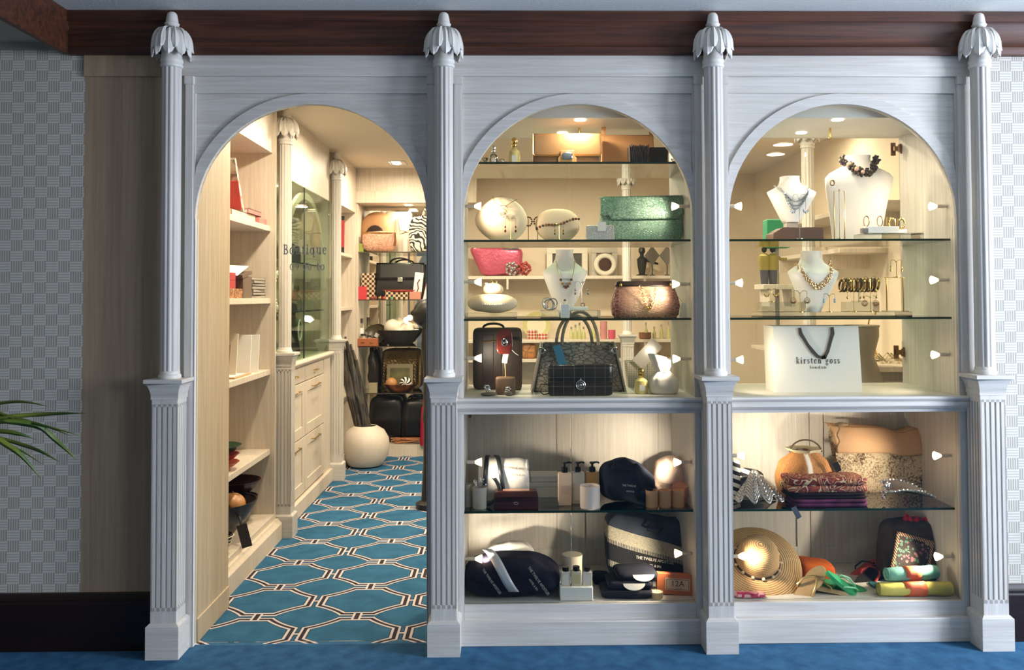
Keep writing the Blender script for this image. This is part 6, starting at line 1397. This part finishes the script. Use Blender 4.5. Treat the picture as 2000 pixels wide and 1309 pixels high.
for k, (dx, dy, r) in enumerate(((-.06, -.02, .085), (.05, .05, .065), (.10, -.03, .055), (.02, -.08, .045))):
    t = T('ceramic_ball', ['largest', 'second', 'third', 'smallest'][k] + ' pale ceramic ball heaped in the black ribbed bowl', 'ball', on(779, 4.740, z) + Vector((dx, dy, .09))); G().ell((0, 0, r), (r, r, r), 24, 14).o('ball_shell', plain('pale_ceramic_ball', '#e6dcc8', .35), t); G().lathe([(.012, 2 * r - .004), (.010, 2 * r + .002), (.001, 2 * r + .003)], 12).o('knob', MT['pale_ceramic_ball'], t)
t, w, h = lab('serving_plate', 'round olive brown plate propped on the third niche shelf', 'plate', 711, 752, 626, 4.820, z); G().lathe([(.001, 0), (w * .35, 0), (w / 2, .02), (w / 2, .026), (w * .34, .008), (.001, .008)], 30).o('plate_disc', plain('olive_horn', '#4a3f24', .25), t, (0, 0, w * .46), (1.25, 0, 0)); G().cbox(.08, .08, .01).o('stand', black, t); G().box(-.02, .02, -.003, 0, -.02, .02).o('label', paper, t, (.03, -.055, .10), (0, .5, 0))
def jar(u0, u1, vt, Y, z, label):
    t, w, h = lab('glass_jar', label, 'jar', u0, u1, vt, Y, z); r = w / 2; G().lathe([(r * .95, 0), (r, .005), (r, h * .75), (r * .8, h * .82), (r * .8, h * .84)], 18).o('jar_glass', plain('smoky_jar', '#8b7d66', .2), t); G().lathe([(r * .85, h * .83), (r * .85, h), (.001, h)], 18).o('lid', plain('dark_lid', '#3a2c22', .4), t); G().lathe([(r * 1.01, h * .25), (r * 1.01, h * .65)], 18, cap=False).o('label', paper, t)
jar(697, 711, 622, 4.760, z, 'tall jar with white label at the left of the third niche shelf'); jar(703, 716, 652, 4.650, z, 'short jar with white label in front of the tall jar'); jar(716, 726, 655, 4.660, z, 'small jar right of the short white labelled jar'); jar(823, 834, 650, 4.660, z, 'small white labelled jar right of the black ribbed bowl')
t, w, h = lab('book', 'orange clasped book lying at the front of the third niche shelf', 'book', 697, 739, 661, 4.630, z); G().cbox(w, .08, h).o('cover', plain('orange_leather', '#a8603a', .5), t, bev=.004)
for s in (-.2, .2): G().cbox(.03, .004, .010, (w * s, -.042, h * .4)).o('clasp', gold, t)
t = T('candle_lamp', 'small bright lamp glowing behind the bowl in the niche', 'lamp', (.47, 4.930, z)); G().lathe([(.03, 0), (.03, .01), (.006, .015), (.006, .22)], 14).o('stand', brass, t); G().ell((0, 0, .245), (.022, .022, .026), 14, 10).o('bulb', MT['lit_lamp_core'], t)
z = NZ[3]
m = Mat('hammered_bronze', '#6a5834', .28, .9); m.bump(m.voro(45), .8, .006); hb2 = m.m
t, w, h = lab('serving_tray', 'square hammered bronze tray standing upright in the niche', 'tray', 745, 823, 681, 4.860, z)
G().ell((0, 0, h / 2), (w / 2, .022, h / 2), 40, 20, .3, .3).map(lambda p: (p[0], p[1] + (.016 if (abs(p[0]) < w * .41 and abs(p[2] - h / 2) < h * .41 and p[1] < 0) else 0), p[2])).o('tray_plate', hb2, t, None, (-.12, 0, 0), ang=60)
t, w, h = lab('picture_frame', 'small framed green picture leaning on the hammered tray', 'frame', 755, 806, 711, 4.760, z); G().box(-w / 2, w / 2, 0, .012, 0, h).o('frame', plain('pewter_frame', '#8b8064', .35, .4), t, None, (-.15, 0, 0)); G().box(-w * .38, w * .38, -.002, 0, h * .15, h * .85).o('picture', plain('olive_print', '#6f6a3a', .5, var=.5, bs=60), t, None, (-.15, 0, 0))
t = bowl('serving_bowl', 'wide shallow hammered copper dish under the two balls', on(782, 4.680, z), .17, .085, plain('copper', '#8a5230', .25, .9), None, .45)
for k, (u, r) in enumerate(((764, .058), (792, .060))):
    t = T('decorative_ball', ['brown burl wood ball in the copper dish', 'black and white swirl striped ball in the copper dish'][k], 'ball', on(u, 4.660, z + .03)); nseg = 16
    if k == 0: G().ell((0, 0, r), (r, r, r), 24, 14).o('ball_shell', och, t); G().ell((0, 0, 2 * r), (.010, .010, .004), 10, 5).o('stem', MT['brown_lacquer'], t)
    else:
        for par_ in (0, 1):
            g = G()
            for i in range(par_, nseg, 2): g.grid(lambda a, b: Vector((r * sin(pi * b) * cos(2 * pi * (i + a) / nseg + b * 1.5), -r * cos(pi * b), r + r * sin(pi * b) * sin(2 * pi * (i + a) / nseg + b * 1.5))), 3, 12)
            g.o('stripe_segment', [paper, black][par_], t)['kind'] = 'stuff'
t, w, h = lab('carved_mask', 'dark carved wooden mask leaning behind the reeds in the niche', 'carving', 715, 742, 684, 4.820, z); G().ell((0, 0, h / 2), (w * .4, .05, h / 2), 20, 14).wob(.015, 12, 2).map(lambda p: (p[0] + .04 * (h / 2 - p[2]), p[1], max(0, p[2]))).o('mask_body', eb, t, ang=90); G().ell((0, -.05, h * .6), (.014, .014, .05), 10, 8).o('nose', eb, t)
boxed('small_box', 'small beige box with round dial at the lower niche shelf', 'box', 722, 737, 748, 4.660, z, .05, plain('beige_card', '#a4977c', .5))
z = NB
for k, (u0, u1, vt, rz) in enumerate(((722, 790, 773, 0), (782, 850, 776, .1))):
    t, w, h = lab('leather_bag', ['wide black leather bag standing in the bottom of the niche', 'black leather bag with folded neck right of the wide black bag'][k], 'bag', u0, u1, vt, 4.800, z, rz); pill(w, .20, h, .4, .4).map(lambda p: (p[0] * (1 - (.35 * max(0, p[2] / h - .4) if k else .0)), p[1], p[2])).wob(.012, 7, k + 2).map(lambda p: (p[0], p[1], max(0, p[2]))).o('body', plain('glossy_black_leather', '#120f0e', .3), t, ang=80); G().tube([(-w * .2, -.03, h * .95), (-w * .1, -.05, h * 1.08), (w * .1, -.05, h * 1.08), (w * .2, -.03, h * .95)], .010, 8).o('handle', MT['glossy_black_leather'], t)
t, w, h = lab('tassel', 'long crimson tassel hanging at the right edge of the niche', 'tassel', 821, 836, 775, 4.600, z); t.location[1] = 4.57
G().lathe([(w * .5, .0), (w * .45, h * .5), (w * .3, h * .78), (.012, h * .82), (.014, h * .9), (.005, h)], 16, rr=lambda a: 1 + .1 * sin(a * 8)).o('tassel_skirt', cloth('crimson_silk', '#a31f3a', None, 100), t); G().ell((0, 0, h * .86), (.018, .018, .02), 12, 8).o('knot', gold, t)
t, w, h = lab('rattan_tray', 'tangled orange rattan tray at the base of the niche', 'basket', 762, 832, 853, 4.660, z)
for k in range(14): G().tube([(-w / 2 + random.random() * w * .2, random.uniform(-.06, .06), .012 + .004 * k * .8), (random.uniform(-.1, .1), random.uniform(-.08, .08), .03 + random.random() * .03), (w / 2 - random.random() * w * .2, random.uniform(-.06, .06), .012 + .003 * k)], .006, 5).o('cane', plain('orange_cane', '#b0744a', .5), t)
t = T('magazine', 'dark magazine with red spine on the narrow far bookcase', 'magazine', (-.12, 4.1, 1.95), 0); G().box(-.12, .12, -.02, .0, 0, .34).o('cover', plain('dark_photo_cover', '#2c3026', .4, var=.5, bs=40), t, None, (-.08, 0, 0)); G().box(.06, .122, -.024, -.019, .05, .30).o('spine_panel', redp, t, None, (-.08, 0, 0))
# ================================================================== goods on the back wall, seen through the showcases
z = 1.745; YB = 4.78
pinkl = Mat('metallic_pink_leather', '#c2566e', .3, .35); pinkl.bump(pinkl.noise(40, 3), .5, .006); pinkl = pinkl.m
t, w, h = lab('pouch', 'crumpled metallic pink pouch on the back wall shelf', 'pouch', 930, 1022, 484, YB, z); pill(w, .16, h, .35, .35).wob(.03, 6, 3).map(lambda p: (p[0] - .12 * (p[2] / h - .5) * (p[0] < 0), p[1], max(0, p[2]))).o('pouch_body', pinkl, t, ang=90); G().tube([(-w * .42, -.06, h * .9), (w * .4, -.08, h * .95)], .008, 6).o('zip', silver, t)
for k, u in enumerate((1000, 1024)):
    t = T('beaded_flower', ['pale', 'red'][k] + ' beaded flower ball beside the pink pouch', 'ornament', on(u, 4.68, z)); mt_ = [silver, plain('red_beads', '#a8423a', .25)][k]
    G().ell((0, 0, .075), (.03, .03, .03), 12, 8).o('core', mt_, t)
    for q in range(22):
        a = q * 2.4; b = math.acos(1 - 2 * (q + .5) / 22); p = (.06 * sin(b) * cos(a), .06 * sin(b) * sin(a), .075 + .06 * cos(b))
        if 'petal%d' % k not in bi: bi['petal%d' % k] = G().ell((0, 0, 0), (.016, .016, .016), 7, 5).o('bead_petal', mt_, t, p)
        else: part_copy(bi['petal%d' % k], t, p)
def frame(u0, u1, vt, Y, z, label, mat, inner, mid=None):
    t, w, h = lab('picture_frame', label, 'frame', u0, u1, vt, Y, z); s = min(w, h) * .2
    g = G().box(-w / 2, w / 2, 0, .03, 0, s).box(-w / 2, w / 2, 0, .03, h - s, h).box(-w / 2, -w / 2 + s, 0, .03, s, h - s).box(w / 2 - s, w / 2, 0, .03, s, h - s); g.o('frame', mat, t, bev=.003)
    G().box(-w / 2 + s, w / 2 - s, .018, .024, s, h - s).o('picture', inner, t); return t
wfr = plain('white_frame', '#d9d2c2', .5); phot = plain('dark_photo', '#4a443a', .4, var=.5, bs=50)
frame(1068, 1148, 484, 4.86, z, 'wide white picture frame behind the third shelf bust', wfr, phot)
frame(1155, 1206, 484, 4.84, z, 'square silver frame with round window on the back wall shelf', plain('pale_silver_frame', '#b9b2a4', .35, .3), plain('brown_matte', '#8a7a64', .6))
t = T('picture_frame', 'round white and copper frame leaning on the square silver frame', 'frame', on(1182, 4.78, z)); G().tube([(p[0], .0, .115 + p[1]) for p in ring_pts(.09, 30)], .025, 8, True).o('frame_ring', wfr, t); G().lathe([(.075, 0), (.075, .006)], 28).o('picture', plain('dark_copper_mirror', '#5a4036', .15, .7), t, (0, .012, .115), (pi / 2, 0, 0))
t = T('figure_pair', 'dark figurine with raised arm in silhouette on back wall shelf', 'figurine', on(1254, 4.80, z)); G().lathe([(.06, 0), (.06, .01), (.03, .02), (.045, .10), (.05, .17), (.02, .20), (.02, .22), (.035, .245), (.03, .28), (.001, .295)], 18).o('torso', eb, t); G().tube([(.03, 0, .17), (.10, -.02, .14), (.16, -.01, .12)], [.02, .016, .010], 8).o('arm', eb, t)
for k, u in enumerate((1274, 1303)):
    t = T('hanging_ornament', ['left', 'right'][k] + ' grey diamond shaped ornament on the back wall shelf', 'ornament', on(u, 4.72, z)); G().prism([(0, .10), (.075, .20), (0, .30), (-.075, .20)], -.008, .008).o('diamond_plate', plain('grey_slate', '#6d675c', .6), t, bev=.002); G().lathe([(.03, 0), (.03, .008), (.005, .012), (.005, .11)], 12).o('stand', eb, t)
z = 1.12
t = T('wall_plate', 'large yellow edged plate standing on the lower back shelf', 'plate', on(1048, 4.84, z)); t.scale = (.64, .64, .64); G().lathe([(.001, 0), (.16, 0), (.21, .02), (.215, .026), (.15, .008), (.001, .006)], 36).o('plate_disc', plain('yellow_glaze', '#bfb87a', .5), t, (0, 0, .21), (pi / 2 - .1, 0, 0)); G().lathe([(.001, .0065), (.15, .0085)], 36, cap=False).o('plate_well', plain('pale_glaze', '#d9d3b4', .3), t, (0, -.001, .21), (pi / 2 - .1, 0, 0))
m = Mat('red_white_harlequin', '#d8c3ae', .4); x, y, zz_ = m.xyz(); hq = (((x + zz_) * 34 + 50).floor() + ((x - zz_) * 34 + 50).floor()).mod(2.0).gt(.5); m.color(m.mix(hq, '#e0d2bf', '#b8432f')); harl = m.m
for k, (u0, u1, vt, mt_) in enumerate(((1029, 1050, 645, harl), (1050, 1070, 655, harl), (1172, 1186, 628, plain('rose_glass', '#c98a86', .2)), (1188, 1202, 645, plain('pink_candle', '#d0566a', .4)), (1248, 1272, 650, plain('brown_basketry', '#7d5434', .7, bump=.5, bs=100)))):
    t, w, h = lab('ceramic_cup', ['red diamond patterned cup', 'second red patterned cup', 'rose tinted glass beaker', 'pink candle beaker', 'brown woven beaker'][k] + ' on the lower back wall shelf', 'cup', u0, u1, vt, 4.70, z); r = w / 2; h = max(h, .05)
    G().lathe([(r * .8, 0), (r, h * .2), (r, h), (r * .9, h), (r * .85, .01), (.001, .01)], 20).o('cup_wall', mt_, t); G().tube([(p[0], p[1], h) for p in ring_pts(r * .97, 20)], .003, 5, True).o('rim', mt_, t)
for k, u in enumerate((1116, 1124, 1132, 1140, 1160, 1262, 1278, 1292, 1306, 1318)):
    t = T('glass_bottle', 'slim pale bottle number %s along the lower back shelf counted from the left' % ['one', 'two', 'three', 'four', 'five', 'six', 'seven', 'eight', 'nine', 'ten'][k], 'bottle', on(u, 4.72, z), 0, 'slim pale bottles on the lower back shelf'); hh = .11 + .02 * (k % 3)
    G().lathe([(.018, 0), (.019, hh * .5), (.008, hh * .68), (.008, hh)], 12).o('bottle', plain('pale_lime_glass', '#b9b87c', .15), t); G().lathe([(.010, hh * .9), (.010, hh * 1.1), (.001, hh * 1.1)], 10).o('cap', silver, t)
z = .93
t, w, h = lab('patchwork_bag', 'orange patchwork leather pouch on the lowest back shelf', 'bag', 1020, 1046, 688, 4.72, z); pill(w, .10, max(h, .15), .4, .4).o('body', croc('orange_patchwork', '#c98d58', '#b0703c', 12, .5, (1, 1, 1), '#8a5a34'), t); G().tube([(-.03, 0, h), (0, 0, h + .05), (.03, 0, h)], .005, 6).o('strap', tan, t)
# right wall goods
t = T('lace_ornament', 'white lace coral ornament on the high shelf in the right showcase view', 'ornament', on(1752, 2.0, 2.12)); g = G()
for k in range(34):
    a = random.random() * 2 * pi; q = random.random(); pts_ = [Vector((.09 * q * cos(a) + .02 * sin(j * 2 + k), .05 * sin(a) * q, j * .05 * (.5 + random.random() * .6))) for j in range(5)]
    if k == 0: pass
    G().tube(pts_, [.008, .007, .006, .006, .004], 5).o('coral_branch', bustw, t)
t = T('picture_frame', 'gold framed card standing beside the white lace ornament', 'frame', on(1772, 1.95, 2.12)); G().box(-.04, .04, 0, .012, 0, .15).o('frame', gold, t, None, (-.1, .2, .5)); G().box(-.03, .03, -.002, 0, .012, .138).o('picture', crm, t, None, (-.1, .2, .5))
t = T('green_panel', 'bright green folded shawl on a stand behind the small bust', 'shawl', on(1517, 1.25, 1.825)); G().box(-.07, .07, -.04, .04, 0, .17).wob(.006, 12, 3).o('cloth', plain('emerald_cloth', '#2f9a6c', .7), t, bev=.006); G().cbox(.02, .02, 1.825, (0, 0, -1.825)).cbox(.2, .2, .02, (0, 0, -1.825)).o('stand', plain('grey_stand', '#8c8474', .5), t)
t = T('figurine', 'painted wooden couple, yellow tops and dark trousers, behind the lace bust', 'figurine', on(1503, 1.25, 1.61))
for dx in (-.03, .02):
    G().lathe([(.022, .0), (.026, .08), (.028, .09)], 12, (dx, 0, 0)).o('trousers', plain('slate_trousers', '#4a4a54', .6), t); G().lathe([(.028, .085), (.036, .13), (.034, .17), (.012, .185)], 14, (dx, 0, 0)).o('shirt', plain('ochre_shirt', '#9a8a3c', .6), t); G().ell((dx, 0, .212), (.017, .017, .024), 12, 8).o('head', eb, t); G().tube([(dx * 1.6 + .02, 0, .165), (dx + .05, 0, .15), (dx + .085, 0, .15)], .009, 6).o('arm', MT['ochre_shirt'], t)
wall_shelf(2.98, 3.2, 1.15, 1.34, 1.61, 'small shelf carrying the painted wooden couple', 'figurine_shelf')
z = 1.12
t = T('sandal_pair', 'pair of pale strappy sandals on the counter right of the paper bag', 'sandal', on(1722, 1.55, z))
for dx in (-.05, .05):
    P = foot(.24); G().loft([[(b + dx, a, zz + .02 * (a > 0.05)) for a, b in P] for zz in (0, .012)]).o('sole', crm, t)
    for q in range(3): G().tube([(dx - .045, -.07 + .05 * q, .012), (dx, -.07 + .05 * q, .06), (dx + .045, -.07 + .05 * q, .012)], .008, 6, flat=.4).o('strap', plain('olive_cream_strap', '#bdb48e', .4), t)
boxed('gift_box', 'grey box on the counter beside the sandals', 'box', 1740, 1765, 700, 1.7, z, .10, plain('grey_card', '#9a9484', .5))
boxed('gift_box', 'pink printed box on the counter next to the grey box', 'box', 1762, 1786, 702, 1.6, z, .10, plain('pink_card', '#d39a86', .5), harl)
t = T('table_lamp', 'small round headed ornament on stem over the pink printed box', 'ornament', on(1783, 1.9, z)); G().ell((0, 0, .24), (.055, .055, .065), 20, 12).o('globe', plain('rosy_globe', '#c9a79a', .4), t); G().lathe([(.04, 0), (.04, .01), (.006, .02), (.006, .18)], 14).o('stem', bronze, t)
t = T('wall_hook', 'twisted gold figure ornament behind the paper bag', 'ornament', on(1705, 1.5, z)); G().tube([(.03 * sin(q * 1.3), .01 * cos(q), .02 + .028 * q) for q in range(12)], .006, 6).o('gold_twist', gold, t); G().cbox(.06, .06, .02).o('base', bronze, t)
t = T('floor_urn', 'tall grey urn standing behind the white paper bag', 'urn', on(1688, 1.25, 0)); G().lathe([(.12, 0), (.16, .3), (.17, .7), (.12, 1.05), (.07, 1.18), (.10, 1.30), (.10, 1.36), (.09, 1.36), (.001, 1.2)], 28).o('urn_body', plain('grey_urn', '#8d8474', .5), t); G().tube([(p[0], p[1], 1.36) for p in ring_pts(.098, 24)], .008, 6, True).o('rim', MT['grey_urn'], t)
# ================================================================== palm at the left edge
pl = Mat('palm_leaf', '#4c6a22', .5); pl.color(pl.mix(pl.ramp(pl.noise(6, 2), .35, .65), '#3d5a1c', '#7c8a35')); pl = pl.m
YP = -.62
t = T('potted_palm', 'potted palm with slender drooping green leaves at the left edge', 'plant', (-1.35, YP, 0))
G().lathe([(.13, 0), (.17, .3), (.18, .34), (.165, .34), (.15, .28), (.001, .28)], 28).o('pot', plain('dark_planter', '#2b2622', .5), t)
G().tube([(0, 0, .28), (.02, 0, .7), (.10, 0, 1.02), (.25, 0, 1.16), (.50, .0, 1.15)], [.02, .016, .012, .008, .005], 8).o('stem', plain('palm_stem', '#5b6a2c', .5), t)
for pts_, wd in ([[(-60, 835), (0, 817), (60, 811), (120, 808), (172, 807)], 9], [[(-60, 800), (0, 788), (45, 785), (95, 794)], 6], [[(-40, 812), (20, 816), (70, 828), (155, 850)], 8], [[(0, 822), (70, 832), (105, 858), (150, 898)], 14], [[(-70, 845), (0, 843), (40, 849), (72, 859)], 9], [[(-20, 850), (45, 870), (80, 883), (116, 902)], 8], [[(-60, 820), (0, 862), (40, 890), (80, 935)], 12], [[(-40, 830), (30, 824), (80, 830), (142, 853)], 6], [[(-30, 855), (30, 875), (85, 908)], 4], [[(-70, 780), (-20, 800), (40, 824), (70, 838)], 7]):
    P = [at(u, v, YP + .05 * sin(i + pts_[0][1])) - t.location for i, (u, v) in enumerate(pts_)]
    fine = []
    for i in range(len(P) - 1):
        for q in range(4):
            a0 = P[max(0, i - 1)]; a1, a2 = P[i], P[i + 1]; a3 = P[min(len(P) - 1, i + 2)]; s_ = q / 4
            fine.append(.5 * ((2 * a1) + (a2 - a0) * s_ + (2 * a0 - 5 * a1 + 4 * a2 - a3) * s_ * s_ + (3 * a1 - a0 - 3 * a2 + a3) * s_ ** 3))
    fine.append(P[-1]); n_ = len(fine); g = G(); rg = []
    k_ = S(YP) * wd / 2
    for i, p in enumerate(fine):
        d_ = (fine[min(n_ - 1, i + 1)] - fine[max(0, i - 1)]).normalized(); nn = Vector((-d_[2], 0, d_[0])); ww = k_ * max(.06, sin(pi * min(1, .18 + .82 * (i / (n_ - 1)))))
        rg.append([p + nn * ww + Vector((0, ww * .5, 0)), p + Vector((0, -ww * .15, 0)), p - nn * ww + Vector((0, ww * .5, 0))])
    g.grid(lambda a, b: rg[round(b * (n_ - 1))][round(a * 2)], 2, n_ - 1); g.o('leaf', pl, t, solid=.0006)
bpy.context.view_layer.update()
